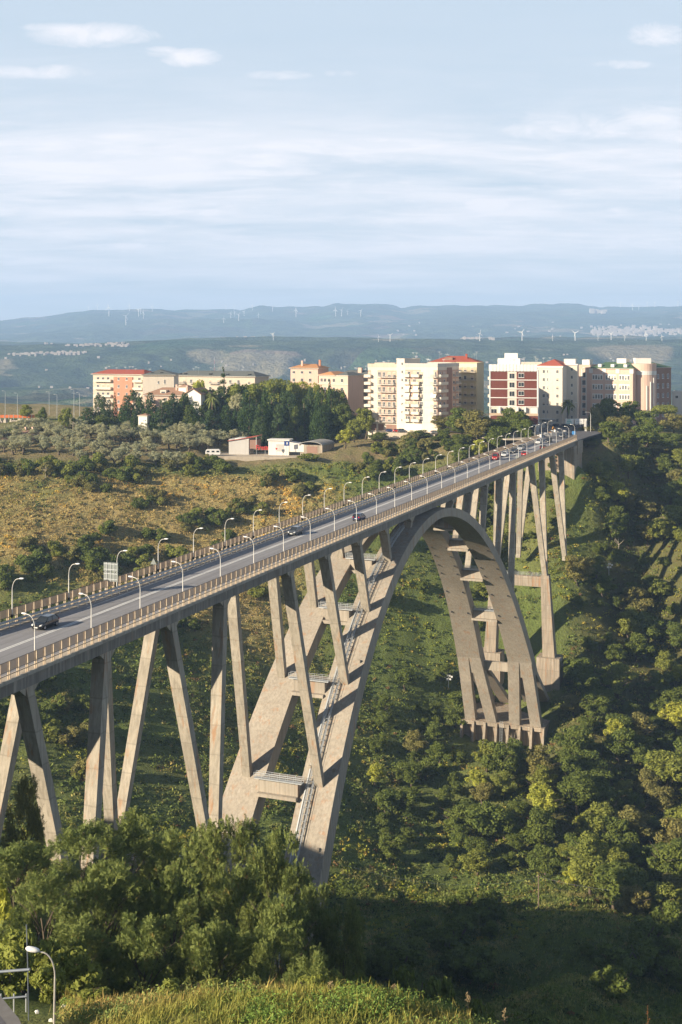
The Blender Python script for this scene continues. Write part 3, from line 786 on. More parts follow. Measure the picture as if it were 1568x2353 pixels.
# abutment at the far end
mb = MB()
mb.loft([[BR(546, -7.6, -16), BR(546, 7.6, -16), BR(560, 8.3, -16), BR(560, -8.3, -16)], [BR(546, -7.6, -2.2), BR(546, 7.6, -2.2), BR(560, 8.3, -2.2), BR(560, -8.3, -2.2)]])
mb.loft([[BR(551.02, -8.3, -6), BR(551.02, 8.3, -6), BR(562, 8.3, -6), BR(562, -8.3, -6)], [BR(551.02, -8.3, -.36), BR(551.02, 8.3, -.36), BR(562, 8.3, -.36), BR(562, -8.3, -.36)]])
mb.box(0, 0, 0, 0, 0, 0) if False else None
mesh_obj('abutment', mb, M['abut'], via)
# near abutment, out of the picture on the left
mb = MB(); mb.loft([[BR(108, -8, -24), BR(108, 8, -24), BR(120, 8, -24), BR(120, -8, -24)], [BR(108, -8, -2.2), BR(108, 8, -2.2), BR(120, 8, -2.2), BR(120, -8, -2.2)]])
mesh_obj('abutment', mb, M['abut'], via)

# ------------------------------------------------------------------ parapets (posts, tubes, brown screens)
def rot_of(w0, s):   # heading of an edge that widens
    d = BR(s+1, w0-(fl(s+1) if w0 < 0 else 0), 0)-BR(s, w0-(fl(s) if w0 < 0 else 0), 0); return -math.atan2(d.x, d.y)
def parapet(sg, label):
    w = sg*7.86
    E_ = lambda s, z, dw=0: BR(s, w+dw-(fl(s) if sg < 0 else 0), z)
    th = thing('bridge_parapet', BR(S0, w, .16), label, 'parapet', 'parapets of the viaduct')
    step = 13.0/7; st = []; s_ = 154.0
    while s_ < S_END-.3: st.append(s_); s_ += step
    mb0 = MB()
    for e in (-.16, .16): mb0.box(-.08, .08, e-.05, e+.05, 0, 2.25)
    proto = mesh_obj('post', mb0, M['rusty'], th, local=True)
    for k, s_ in enumerate(st[:100]):
        c = proto if k == 0 else proto.copy()
        if k: COL.objects.link(c); c.parent = th
        c.location = E_(s_, .16)-th.location; c.rotation_euler = (0, 0, rot_of(w, s_))
    mb = MB()
    for s_ in st[100:]:
        for e in (-.16, .16): mb.obox(BR(s_+e-.05, w, .16)-LAT*.08, AX*.10, LAT*.16, Vector((0, 0, 2.25)))
    tag(mesh_obj('post_row', mb, M['rusty'], th), kind='stuff')
    for h in (.55, 1.02):
        mb = MB(); mb.tube([E_(s, .16+h) for s in st], .055, 6); mesh_obj('rail_tube', mb, M['rail'], th)
    mb = MB(); mb.tube([E_(s, 2.39) for s in st], .045, 5); mesh_obj('top_rail', mb, M['rail'], th)
    mb = MB()
    for a_, b_ in zip(st[:-1], st[1:]):
        p, q = E_(a_+.22, 1.26), E_(b_-.22, 1.26); mb.obox(p-LAT*.015, q-p, LAT*.03, Vector((0, 0, 1.08)))
    mesh_obj('screen', mb, M['screen'], th)
parapet(1, 'brown screened parapet along the sunlit right-hand edge of the viaduct, nearest the viewer')
parapet(-1, 'brown screened parapet along the far left-hand edge of the viaduct, behind the steel crash barrier')
def crash(w, label):
    E_ = lambda s, z, dw=0: BR(s, w+dw-fl(s), z)
    th = thing('crash_barrier', BR(S0, w, 0), label, 'crash barrier', 'crash barriers on the viaduct')
    prof = [(0, 0), (.05, .04), (.0, .1), (.0, .16), (.05, .22), (0, .28), (-.03, .28), (-.03, 0)]
    for h in (.5, 1.0):
        mb = MB(); mb.loft([[E_(s, h+z, x+.07) for x, z in prof] for s in [156]+[160+5*k for k in range(16)]+[S_END]])
        mesh_obj('beam', mb, M['steel'], th)
    mb0 = MB(); mb0.box(-.06, .06, -.06, .06, 0, 1.3)
    pr = mesh_obj('post', mb0, M['steel'], th, local=True); n = 0; s = 156.5
    while s < S_END and n < 99:
        c = pr if n == 0 else pr.copy()
        if n: COL.objects.link(c); c.parent = th
        c.location = E_(s, 0)-th.location; s += 2.25; n += 1
    mb = MB()
    while s < S_END:
        p = BR(s, w, 0); mb.box(p.x-.06, p.x+.06, p.y-.06, p.y+.06, 0, 1.3); s += 2.25
    tag(mesh_obj('post_row', mb, M['steel'], th), kind='stuff')
crash(-6.2, 'double galvanised crash barrier beside the left lane of the viaduct')

# ------------------------------------------------------------------ lamps along the deck
def make_lamp(name='street_lamp'):
    r = thing(name, (0, 0, 0), 'x', 'street lamp', 'street lamps along the viaduct')
    mb = MB(); mb.tube([(0, 0, 0), (0, 0, 1.0), (0, 0, 4.9)], [.095, .085, .062], 8)
    mesh_obj('pole', mb, M['lamp'], r, smooth=True, local=True)
    pts = [(0, 0, 4.88)]
    for k in range(9):
        a = k/8*PI*.5; pts.append((-1.05*(1-math.cos(a)), 0, 4.9+1.75*math.sin(a)))
    pts.append((-1.35, 0, 6.72))
    mb = MB(); mb.tube(pts, .052, 6); mesh_obj('arm', mb, M['lamp'], r, smooth=True, local=True)
    mb = MB()
    mb.loft([[(x, y*hw, 6.72+z*hh+(-x-1.3)*.06) for y, z in ((-1, 0), (-.7, -.8), (.7, -.8), (1, 0), (.6, 1), (-.6, 1))] for x, hw, hh in ((-1.25, .07, .06), (-1.4, .15, .10), (-1.85, .16, .10), (-2.0, .08, .05))])
    mesh_obj('luminaire', mb, M['lamphead'], r, smooth=False, local=True)
    mb = MB(); mb.box(-.12, .12, -.17, .17, .9, 1.35); mesh_obj('fuse_box', mb, M['black'], r, local=True)
    return r
lp = make_lamp(); first = True
def lamp_row(side, w, s_first, n, rz):
    global first
    for k in range(n):
        o = lp if first else copy_tree(lp)
        first = False
        ss_ = s_first+13.03*k; o.location = BR(ss_, w-(fl(ss_) if w < 0 else 0), .16); o.rotation_euler = (0, 0, rz)
        o['label'] = '%s street lamp from the near end in the %s row of the viaduct' % (ORD[k] if k else 'first', side)
# right row: x = 80, 210, 323 ... ; left row: x = 24, 143 ...
a_r = 107-7.75/CS
def s_of(px, w):   # station of a point on the line at lateral w seen at px
    k = (px-784)/FX      # (-107+s*SN+w*CS) = k*(s*CS-w*SN)
    return (107-w*CS-k*w*SN)/(SN-k*CS)
lamp_row('right-hand', 7.6, s_of(80, 7.6), 30, -TH)
lamp_row('left-hand', -7.6, s_of(24, -10.1), 30, PI-TH)
# ------------------------------------------------------------------ foliage builders
def unit(v): return v/np.maximum(np.linalg.norm(v, axis=1, keepdims=True), 1e-9)
def cards(P, N, size, aspect=0.55, rng=R, bend=0.0, up=None):
    """leaf-shaped rhombus cards; returns (n*4, 3)"""
    n = len(P)
    r = unit(rng.normal(size=(n, 3)))
    if up is not None: r = unit(r*(1-up)+np.array([[0, 0, 1.0]])*up)
    T = unit(np.cross(N, r)); 
    if up is not None: T = unit(r-(r*N).sum(1, keepdims=True)*N)
    B = np.cross(N, T)
    L = (size*rng.uniform(.6, 1.35, n))[:, None]; Wd = L*aspect
    a = P-T*L*.5; c = P+T*L*.5; m = P-T*L*rng.uniform(-.12, .12, n)[:, None]
    b = m+B*Wd*.5; d = m-B*Wd*.5
    return np.stack([a, b, c, d], 1).reshape(-1, 3)
def blob_points(blobs, n, rng=R, shell=0.35, floor=None):
    bl = np.array(blobs); wgt = (bl[:, 3]*bl[:, 4]+bl[:, 4]*bl[:, 5]+bl[:, 3]*bl[:, 5]); wgt = wgt/wgt.sum()
    out = []; nrm = []; got = 0
    while got < n:
        k = rng.choice(len(bl), n, p=wgt); d = unit(rng.normal(size=(n, 3)))
        rr = 1-shell*rng.uniform(0, 1, n)**1.6+rng.normal(size=n)*.04
        p = bl[k, :3]+d*bl[k, 3:6]*rr[:, None]
        q = (p[:, None]-bl[None, :, :3])/bl[None, :, 3:6]
        dd = np.linalg.norm(q, axis=2); dd[np.arange(n), k] = 9
        ok = dd.min(1) > 0.72
        if floor is not None: ok &= p[:, 2] > floor
        out.append(p[ok]); nrm.append(unit(d/bl[k, 3:6]*bl[k, 3:6].mean())[ok]); got += ok.sum()
    return np.concatenate(out)[:n], np.concatenate(nrm)[:n]
def crown(name, blobs, n, size, mat, aspect=.55, rand=.8, shell=.35, rng=R, floor=None, up=None):
    P, N = blob_points(blobs, n, rng, shell, floor)
    N = unit(N*.8+rng.normal(size=N.shape)*rand*.6+np.array([[0, 0, .25]]))
    return np_mesh(name, cards(P, N, size, aspect, rng, up=up), 4, mat)
def round_blobs(R_, H, z0, nb, rng, br=(.28, .42), flat=.8, asym=.15):
    """clumps spread through an egg-shaped crown of radius R_ between z0 and z0+H"""
    bl = []
    for k in range(nb):
        d = rng.normal(size=3); d /= np.linalg.norm(d); r = rng.uniform(.35, .78)
        b = rng.uniform(*br)*R_
        bl.append((d[0]*r*R_*(1+asym*rng.normal()), d[1]*r*R_, z0+H/2+d[2]*r*H/2, b, b, b*flat))
    bl.append((0, 0, z0+H*.5, R_*.42, R_*.42, H*.36))
    return bl
def trunk_mesh(h, r, rng, limbs=5, spread=.5, top=.65, lean=.0):
    mb = MB(); x = y = 0; pts = []; rs = []
    for k in range(6):
        f = k/5; pts.append((x, y, h*top*f)); rs.append(r*(1.25-.85*f)); x += rng.normal()*.05*h*.3+lean*h*.1; y += rng.normal()*.05*h*.3
    mb.tube(pts, rs, 7)
    for j in range(limbs):
        k = 2+j % 3; p = Vector(pts[k]); a = rng.uniform(0, 2*PI); L = h*spread*rng.uniform(.5, .9)
        e = p+Vector((math.cos(a)*L*.8, math.sin(a)*L*.8, L*.75)); m_ = p.lerp(e, .5)+Vector((0, 0, L*.12))
        mb.tube([p, m_, e], [rs[k]*.6, rs[k]*.38, rs[k]*.12], 5)
    return mb
PROTO = {}
def proto_tree(key, name, crown_me, trunk_mb, bark='bark'):
    o = bpy.data.objects.new('crown', crown_me); me = bpy.data.meshes.new('trunk')
    me.from_pydata(trunk_mb.v, [], trunk_mb.f); me.materials.append(M[bark]); fix(me); me.polygons.foreach_set('use_smooth', [True]*len(me.polygons))
    PROTO[key] = (name, crown_me, me)
def put_tree(key, x, y, h_scale, label, cat='tree', group=None, wide=1.0, mat=None, rz=None, z=None, sink=.15):
    name, cm, tm = PROTO[key]
    zz = gz(x, y)-sink if z is None else z
    e = thing(name, (x, y, zz), label, cat, group, random.uniform(0, 2*PI) if rz is None else rz)
    e.scale = (h_scale*wide, h_scale*wide, h_scale)
    c = bpy.data.objects.new('crown', cm); link(c, e)
    if mat: c.material_slots[0].link = 'OBJECT'; c.material_slots[0].material = M[mat]
    if tm: link(bpy.data.objects.new('trunk', tm), e)
    return e
rg = np.random.default_rng(5)
# all prototypes are 10 m tall
for i in range(4):
    bl = round_blobs(4.1, 8.6, 1.5, 26, rg, (.15, .36), .8, .35)
    proto_tree('broad%d' % i, 'broadleaf_tree', crown('broad', bl, 3400, .56, M['leaf_dark'], rng=rg, floor=.8, shell=.5), trunk_mesh(10, .24, rg, 9))
for i in range(2):
    bl = round_blobs(3.6, 8.2, 1.8, 30, rg, (.16, .27), 1.0)
    proto_tree('airy%d' % i, 'broadleaf_tree', crown('airy', bl, 3200, .5, M['leaf_mid'], rng=rg, floor=.8, shell=.6), trunk_mesh(10, .2, rg, 8))
for i in range(2):
    bl = []
    for k in range(30):
        f = rg.uniform(0, 1); r = 2.9*(1-f)**.8+.3; a = rg.uniform(0, 2*PI); b = .55+.8*(1-f)
        bl.append((math.cos(a)*r*.75, math.sin(a)*r*.75, 1.2+8.4*f, b, b, b*.75))
    proto_tree('conifer%d' % i, 'conifer_tree', crown('conifer', bl, 2800, .5, M['needle'], .4, rng=rg, floor=.5), trunk_mesh(10, .24, rg, 3, .2, .95))
# tall dense conifer with ragged columns of foliage
for i in range(2):
    bl = []
    for k in range(26):
        f = rg.uniform(0, 1); r = 1.9*(1-f**1.6)+.2; a = rg.uniform(0, 2*PI); b = .6+.55*(1-f)
        bl.append((math.cos(a)*r*.8, math.sin(a)*r*.8, .9+8.6*f, b, b, b*1.5))
    proto_tree('column%d' % i, 'conifer_tree', crown('column', bl, 2800, .45, M['cypress'], .4, rng=rg, floor=.3, up=.6), trunk_mesh(10, .24, rg, 2, .15, .9))
bl = [(0, 0, 1.0+k*.85, .75*math.sin(min(1, (k+1)/3.5)*PI/2)*(1 if k < 6 else (11-k)/5.0), .75*(1 if k < 6 else (11-k)/5.0), .9) for k in range(11)]
proto_tree('cypress', 'cypress_tree', crown('cypress', bl, 1800, .3, M['cypress'], .4, rng=rg, up=.75, shell=.2), trunk_mesh(10, .14, rg, 0, .1, .8))
# layered cedar / araucaria: whorls of flat boughs
def whorls(nw, R_, z0, z1, n_per, rng, thin=.18):
    bl = []
    for k in range(nw):
        f = k/(nw-1); r = R_*(1-f)**.9+.15; z = z0+(z1-z0)*f
        for j in range(n_per):
            a = 2*PI*j/n_per+rng.uniform(-.3, .3)
            for q in (.35, .7, 1.0): bl.append((math.cos(a)*r*q, math.sin(a)*r*q, z-.12*r*q, r*.2+.08, r*.2+.08, thin))
    return bl
proto_tree('araucaria', 'araucaria_tree', crown('araucaria', whorls(10, 2.3, 1.2, 9.6, 6, rg), 2200, .32, M['needle'], .35, rng=rg, shell=.9), trunk_mesh(10, .16, rg, 0, .1, .98))
proto_tree('cedar', 'cedar_tree', crown('cedar', whorls(9, 2.9, 2.0, 9.7, 5, rg, .35), 2600, .42, M['needle'], .45, rng=rg, shell=.8), trunk_mesh(10, .25, rg, 0, .1, .97))
# stone pine: round lobed head on a clear trunk
bl = [(math.cos(a)*r, math.sin(a)*r, 7.2+rg.uniform(-.5, 1.3), 1.5, 1.5, 1.0) for a, r in [(rg.uniform(0, 2*PI), rg.uniform(.4, 3.1)) for _ in range(16)]]
proto_tree('pine', 'pine_tree', crown('pine', bl, 2800, .5, M['leaf_mid'], .4, rng=rg), trunk_mesh(10, .28, rg, 7, .32, .72))
for i in range(3):
    bl = round_blobs(4.6, 7.2, 2.4, 22, rg, (.16, .26), .8)
    proto_tree('olive%d' % i, 'olive_tree', crown('olive', bl, 1700, .62, M['olive'], .4, rng=rg, floor=2.0, shell=.6), trunk_mesh(10, .5, rg, 6, .45, .5))
# palm
def palm(rng, nf=46, L=3.6):
    V = []
    for k in range(nf):
        a = rng.uniform(0, 2*PI); el = rng.uniform(-.5, 1.25); d = np.array([math.cos(a), math.sin(a), 0])
        pts = []
        for q in range(7):
            f = q/6; rr = L*f; pts.append(d*rr*math.cos(el)*(.95)+np.array([0, 0, 8.6+rr*math.sin(el)-1.5*f*f*L*.42]))
        s = np.array([-d[1], d[0], 0])
        for q in range(6):
            w0, w1 = .34*math.sin(PI*(q/6*.9+.1)), .34*math.sin(PI*((q+1)/6*.9+.1))
            for sg in (-1, 1):
                V += [pts[q], pts[q+1], pts[q+1]+s*sg*w1-np.array([0, 0, w1*.5]), pts[q]+s*sg*w0-np.array([0, 0, w0*.5])]
    return np_mesh('palm', np.array(V), 4, M['palm'])
mbp = MB(); mbp.tube([(0, 0, 0), (.05, 0, 3), (0, .05, 6), (0, 0, 8.7)], [.42, .34, .32, .4], 8)
proto_tree('palm', 'palm_tree', palm(rg), mbp)
# low bush without a trunk
for i in range(3):
    bl = round_blobs(4.4, 8.5, .2, 16, rg, (.26, .42))
    cm = crown('bush', bl, 1500, .95, M['leaf_dark'], rng=rg, floor=0)
    tb = MB()
    for j in range(6):
        a = rg.uniform(0, 2*PI); tb.tube([(0, 0, -.5), (math.cos(a)*1.2, math.sin(a)*1.2, 3), (math.cos(a)*2.6, math.sin(a)*2.6, 6.5)], [.22, .16, .05], 5)
    proto_tree('bush%d' % i, 'shrub', cm, tb)
# foreground robinias: fine compound leaves on arching boughs
def robinia(rng, n_spray=1500, H=10.0, R_=4.6):
    bl = []
    for k in range(34):
        d = rng.normal(size=3); d /= np.linalg.norm(d); r = rng.uniform(.45, .9); b = rng.uniform(.14, .27)*R_
        bl.append((d[0]*r*R_, d[1]*r*R_, .9+H*.47+d[2]*r*H*.46, b, b, b*.8))
    P, N = blob_points(bl, n_spray, rng, .75, .3)
    V = []
    c = np.array([0, 0, H*.35]); out = unit(P-c); out = unit(out*.8+rng.normal(size=P.shape)*.45+np.array([[0, 0, -.12]]))
    L = rng.uniform(.38, .68, len(P))
    nl = 9
    side = unit(np.cross(out, rng.normal(size=P.shape))); up = np.cross(side, out)
    for q in range(nl):
        f = q/(nl-1); base = P+out*(L*f)[:, None]-np.array([[0, 0, 1]])*(L*f*f*.35)[:, None]
        for sg in (-1, 1):
            tip = base+side*(sg*.125*(1-.35*f))+out*.05+up*rng.uniform(-.05, .05, len(P))[:, None]
            w_ = out*.032
            V.append(np.stack([base-w_*.3, (base+tip)/2-w_, tip, (base+tip)/2+w_], 1))
    return np.stack(V, 1).reshape(-1, 3)
for i in range(3):
    proto_tree('robinia%d' % i, 'robinia_tree', np_mesh('robinia', robinia(rg, 4000), 4, M['robinia']), trunk_mesh(10, .16, rg, 12, .55, .6))
print('protos done')

def px_of(X, Y): return 784+FX*X/Y
def py_of(z, Y): return 783+FX*(CAMZ-z)/Y
def tree_at(key, px, ytop, t, label, wpx=None, cat='tree', group=None, mat=None, minh=2.5):
    x = WX(px, t); zb = gz(x, t); h = max(minh, WZ(ytop, t)-zb)
    e = put_tree(key, x, t, h/10.0, label, cat, group, mat=mat)
    if wpx:
        dims = {'broad': 8.6, 'airy': 7.6, 'conifer': 6.2, 'column': 5.0, 'cypress': 1.6, 'araucaria': 5.0, 'cedar': 6.4, 'pine': 8.6, 'olive': 9.4, 'palm': 6.6, 'bush': 9.2, 'robinia': 9.8}[key.rstrip('0123')]
        sc = (wpx/FX*t)/dims; e.scale = (sc, sc, h/10.0)
    return e
# ---- named trees of the plateau (px, top, depth, crown width)
NT_ = [
 ('conifer0', 226, 900, 605, 42, 'tall dark conifer in front of the balconies of the orange apartment block', None),
 ('conifer1', 201, 934, 600, 60, 'broad dark conifer at the left end of the conifer group', 'cypress'),
 ('column0', 252, 918, 606, 26, 'slim dark conifer before the orange wall, just left of the pointed one', None),
 ('cypress', 264, 902, 604, 15, 'pointed thin cypress against the orange apartment wall', None),
 ('column1', 283, 925, 600, 34, 'dark conifer filling the gap left of the big grey-green conifer', None),
 ('conifer1', 307, 893, 603, 66, 'big grey-green conifer right of the orange wall', None),
 ('cypress', 308, 935, 572, 17, 'slim dark cypress column standing alone above the olive grove', None),
 ('broad1', 240, 950, 592, 80, 'wide dark tree under the orange apartment block', None),
 ('airy0', 151, 928, 585, 44, 'mid-green tree by the roadside left of the conifer group', 'leaf_mid'),
 ('airy1', 96, 932, 600, 36, 'small dark round tree beside the street at the left', 'leaf_dark'),
 ('broad2', 62, 925, 640, 40, 'small light green tree by the orange street fencing', 'leaf_mid'),
 ('column0', 374, 917, 585, 60, 'grey-green cypress mass hiding the white villa wall', 'needle'),
 ('column1', 412, 915, 590, 44, 'narrow conifer before the brown villa roof', None),
 ('column0', 448, 922, 590, 60, 'dark cypress mass right of the villa balcony', None),
 ('airy0', 457, 856, 615, 56, 'yellow-green poplar rising beside the white villa gable', 'leaf_yellow'),
 ('cedar', 513, 841, 612, 46, 'layered dark cedar whose pointed top stands above every other tree', None),
 ('palm', 488, 898, 598, 42, 'fan palm crown between the poplar and the cypresses', None),
 ('broad0', 548, 872, 612, 64, 'green tree right of the layered cedar', 'leaf_mid'),
 ('airy1', 545, 900, 598, 62, 'weeping grey-green tree in the middle of the park', 'olive'),
 ('pine', 592, 868, 615, 84, 'bright green pine at the centre of the park skyline', None),
 ('pine', 640, 857, 615, 96, 'tallest bright green stone pine left of the pink house', None),
 ('pine', 700, 864, 618, 84, 'light green pine in front of the pink house', 'leaf_yellow'),
 ('column1', 520, 925, 590, 48, 'dark cypress mass under the layered cedar', None),
 ('cypress', 540, 940, 582, 20, 'thin dark cypress in the park, left of the white shed', None),
 ('conifer0', 585, 915, 592, 60, 'dark conifer behind the white shed', None),
 ('column0', 625, 905, 590, 64, 'tall shadowed conifer behind the red lettering', None),
 ('column1', 668, 895, 588, 66, 'tall grey-green conifer above the vaulted shed', 'needle'),
 ('column0', 715, 890, 590, 58, 'tall grey-green conifer left of the thin pointed one', 'needle'),
 ('cypress', 758, 876, 592, 22, 'thin pointed conifer before the pink house', None),
 ('conifer1', 745, 925, 586, 62, 'dark conifer right of the vaulted shed', None),
 ('broad3', 790, 915, 583, 62, 'dark tree at the right edge of the park', None),
 ('airy0', 840, 927, 575, 70, 'green tree hiding the left foot of the big cream apartment block', 'leaf_mid'),
 ('airy1', 815, 960, 560, 60, 'green feathery tree left of the yellow one', 'leaf_mid'),
 ('airy0', 794, 980, 545, 56, 'bright yellow-green tree at the edge of the slope', 'leaf_yellow'),
 ('bush1', 711, 1036, 527, 56, 'round light green bush below the vaulted shed', 'leaf_mid'),
 ('broad0', 868, 990, 555, 60, 'dark green tree below the left foot of the cream block', None),
 ('broad1', 1016, 952, 556, 74, 'dark tree with a rusty side before the brown brick wall', 'leaf_rust'),
 ('araucaria', 1083, 931, 560, 36, 'araucaria with level whorls between cream and brick-red blocks', None),
 ('broad2', 962, 985, 548, 62, 'dark green tree before the garages of the cream block', None),
 ('airy1', 935, 1012, 540, 62, 'tree with yellow leaves below the parking place', 'leaf_rust'),
 ('broad3', 1062, 975, 548, 66, 'dark tree under the araucaria', None),
 ('broad0', 1112, 990, 545, 58, 'dark tree left of the white cross-shaped pylon', None),
 ('broad1', 1010, 1005, 540, 64, 'dark bushy tree above the far end of the left parapet', None),
 ('palm', 1305, 916, 596, 40, 'date palm in front of the cream building', None),
 ('pine', 1533, 924, 600, 84, 'bright green umbrella pine at the right edge of the skyline', None),
]
for k, px, yt, t, w, lab, mt in NT_: tree_at(k, px, yt, t, lab, w, mat=mt)
for px, yt, t, w in ((1392, 908, 590, 84), (1442, 914, 588, 80), (1370, 930, 575, 60), (1425, 950, 565, 80), (1478, 935, 580, 70), (1500, 955, 565, 70), (1550, 945, 575, 70), (1545, 990, 555, 80),
                     (1460, 985, 555, 80), (1395, 985, 556, 70), (1360, 1010, 550, 50), (1515, 1020, 545, 80), (1440, 1040, 540, 80), (1385, 1045, 538, 70), (1350, 1060, 534, 60), (1565, 1050, 540, 80), (1490, 1075, 532, 80), (1350, 975, 566, 56)):
    tree_at('broad%d' % random.randrange(4), px, yt, t, 'broadleaf tree with browning leaves on the hilltop right of the gantry', w, group='trees on the hilltop right of the gantry', mat=random.choice(['leaf_rust', 'leaf_mid', 'leaf_rust', 'leaf_dark', 'leaf_dark']))
fill = [(434, 930), (455, 945), (480, 935), (500, 950), (530, 935), (552, 945), (575, 940), (598, 930), (612, 945), (640, 925), (655, 940), (680, 930), (700, 915), (722, 930), (738, 945), (765, 925), (780, 945), (805, 940), (826, 950), (610, 890), (568, 895), (660, 885), (735, 900), (775, 905), (350, 945), (392, 945), (330, 930)]
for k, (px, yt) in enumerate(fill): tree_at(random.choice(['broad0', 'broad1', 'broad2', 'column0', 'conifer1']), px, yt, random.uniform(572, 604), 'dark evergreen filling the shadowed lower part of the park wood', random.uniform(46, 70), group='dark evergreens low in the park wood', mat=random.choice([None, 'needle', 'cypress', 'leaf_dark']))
tree_at('airy0', 1500, 985, 548, 'yellow tree on the right-hand hilltop', 56, mat='leaf_yellow')
# olive grove
n = 0
rows_ = []
for Yr in np.arange(522, 598, 7.2):
    for k in range(26):
        px = -40+k*25+random.uniform(-9, 9); Y = Yr+random.uniform(-2.5, 2.5)
        lim = 430 if Y < 545 else (520 if Y < 570 else 560)
        if px > lim: continue
        if Y < 535 and random.random() < .45: continue
        rows_.append((px, Y))
random.shuffle(rows_)
for px, Y in rows_[:150]:
    x = WX(px, Y); sc = random.uniform(.58, .85)
    put_tree('olive%d' % random.randrange(3), x, Y, sc, 'silvery olive tree in the grove at the left edge of the plateau', group='olive trees of the grove', wide=1.2)
for px, yt, t, w, lab in ((640, 995, 0, 0, ''),):
    pass
for px, yt, t, w, lab in ((505, 985, 566, 60, 'large olive tree left of the white caravan'), (455, 990, 562, 62, 'large spreading olive at the right end of the grove'), (560, 992, 572, 44, 'olive tree behind the white caravan')):
    tree_at('olive1', px, yt, t, lab, w)
for px, t, s_ in ((22, 575, 1.25), (176, 592, 1.0)):
    tree_at('palm', px, 1003-20 if px < 100 else 978, t, 'palm by the pink cottage at the far left' if px < 100 else 'palm among the trees left of the utility poles', 52 if px < 100 else 36)

# ---- valley sides: woods
def sw(X, Y): return (X+107)*SN+Y*CS, (X+107)*CS-Y*SN
woods = []
def try_wood(X, Y, dens):
    for (a, b) in woods:
        if abs(a-X) < dens and abs(b-Y) < dens*.8: return False
    woods.append((X, Y)); return True
VT = []
cnt = 0; att = 0
while cnt < 298 and att < 12000:
    att += 1
    Y = random.uniform(290, 548); px = random.uniform(860, 1640); X = WX(px, Y); s, w = sw(X, Y)
    py = py_of(gz(X, Y), Y)
    if abs(w) < 14 and s > 440: continue
    if -16 < w < 20 and 425 < s < 500: continue
    if 1255 < px < 1600 and 1510 < py < 1640 and random.random() < .85: continue       # open shaded slope
    if px < 1050 and py > 1640 and random.random() < .5: continue
    if px < 1050 and py < 1640 and random.random() < .93: continue
    if px < 1060 and w > -16 and py > 1000 and py < 1600: continue
    if py > (2020 if px < 1280 else 2020+(px-1280)*.6) or py < 1000: continue
    if Y < 335 and px < 1250: continue
    if 940 < px < 1030 and 1900 < py < 2020: continue
    if not try_wood(X, Y, 6.2): continue
    r = random.random(); mat = None; key = 'broad%d' % random.randrange(4)
    if r < .2: mat = 'leaf_mid'
    elif r < .32: mat = 'leaf_rust'
    elif r < .36: mat = 'leaf_yellow'; key = 'airy0'
    sc = random.choice([random.uniform(.5, .8), random.uniform(.8, 1.15), random.uniform(1.1, 1.5)])*(1.0 if px > 1050 else .7)
    col = {None: 'dark green', 'leaf_mid': 'mid-green', 'leaf_rust': 'rust-tinged', 'leaf_yellow': 'yellowish'}[mat]
    VT.append((sc/Y, key, X, Y, sc, col+' broadleaf tree in the wood below the viaduct', col+' trees on the wooded valley side', random.uniform(1.1, 1.5), mat, .8))
    cnt += 1
def hit(px, py, t0=300, t1=560):
    for tt in np.arange(t0, t1, 1.0):
        if py_of(gz(WX(px, tt), tt), tt) < py: return float(tt)
    return t1
for k in range(75):
    px = random.uniform(985, 1290); lo_ = 1150-(px-985)*.36+14; py = random.uniform(lo_, min(lo_+170, 1330)); t_ = hit(px, py, 440); x_ = WX(px, t_); s_, w_ = sw(x_, t_)
    if s_ > 552: continue
    sc = random.uniform(.35, .6) if abs(w_) < 15 else random.uniform(.5, .95)
    VT.append((sc/t_*1.3, 'broad%d' % random.randrange(4), x_, t_, sc, 'leafy green tree on the steep slope behind and between the far columns', 'trees behind the far columns', 1.25, random.choice(['leaf_mid', 'leaf_mid', None, 'leaf_dark', 'leaf_yellow']), .6))
VT.sort(key=lambda q: -q[0]); rest = []
for i_, (_, key, X, Y, sc, lb, gp_, wd_, mt_, sk_) in enumerate(VT):
    if i_ < 205: put_tree(key, X, Y, sc, lb, group=gp_, wide=wd_, mat=mt_, sink=sk_); continue
    cm = PROTO[key][1]; co = np.empty(len(cm.vertices)*3, dtype=np.float32); cm.vertices.foreach_get('co', co); co = co.reshape(-1, 3)
    a_ = random.uniform(0, 2*PI); ca, sa = math.cos(a_), math.sin(a_)
    rest.append(np.stack([(co[:, 0]*ca-co[:, 1]*sa)*sc*wd_+X, (co[:, 0]*sa+co[:, 1]*ca)*sc*wd_+Y, co[:, 2]*sc+gz(X, Y)-sk_], 1))
o = bpy.data.objects.new('small_trees', np_mesh('small_trees', np.concatenate(rest), 4, M['leaf_dark'])); COL.objects.link(o); tag(o, kind='stuff')
print('wood', cnt, len(VT))
# thickets on the left hillside
cnt = 0; att = 0
spots = [(30, 1080, 60), (90, 1090, 60), (150, 1110, 60), (215, 1130, 60), (200, 1085, 60), (260, 1100, 40), (60, 1095, 40), (350, 1165, 50), (130, 1290, 60), (190, 1290, 60), (90, 1330, 50), (310, 1300, 50), (370, 1265, 40), (240, 1250, 30),
         (470, 1210, 60), (520, 1200, 50), (560, 1195, 50), (440, 1225, 30), (65, 1275, 25), (60, 1600, 60), (110, 1560, 50), (150, 1650, 60), (30, 1680, 60), (100, 1700, 60), (180, 1720, 50), (330, 1480, 40), (420, 1460, 40), (600, 1390, 30), (890, 1040, 50), (930, 1060, 50), (960, 1040, 50), (1000, 1050, 50), (1050, 1040, 40),
         (620, 1120, 30), (660, 1110, 30), (700, 1140, 30), (830, 1080, 40), (860, 1100, 30), (900, 1090, 40), (200, 1810, 40), (40, 1560, 30), (320, 1090, 70), (400, 1085, 60), (480, 1080, 50), (10, 1085, 50), (290, 1110, 60), (330, 1330, 50), (250, 1330, 50), (420, 1300, 40), (20, 1360, 40), (520, 1260, 40), (600, 1190, 40)]
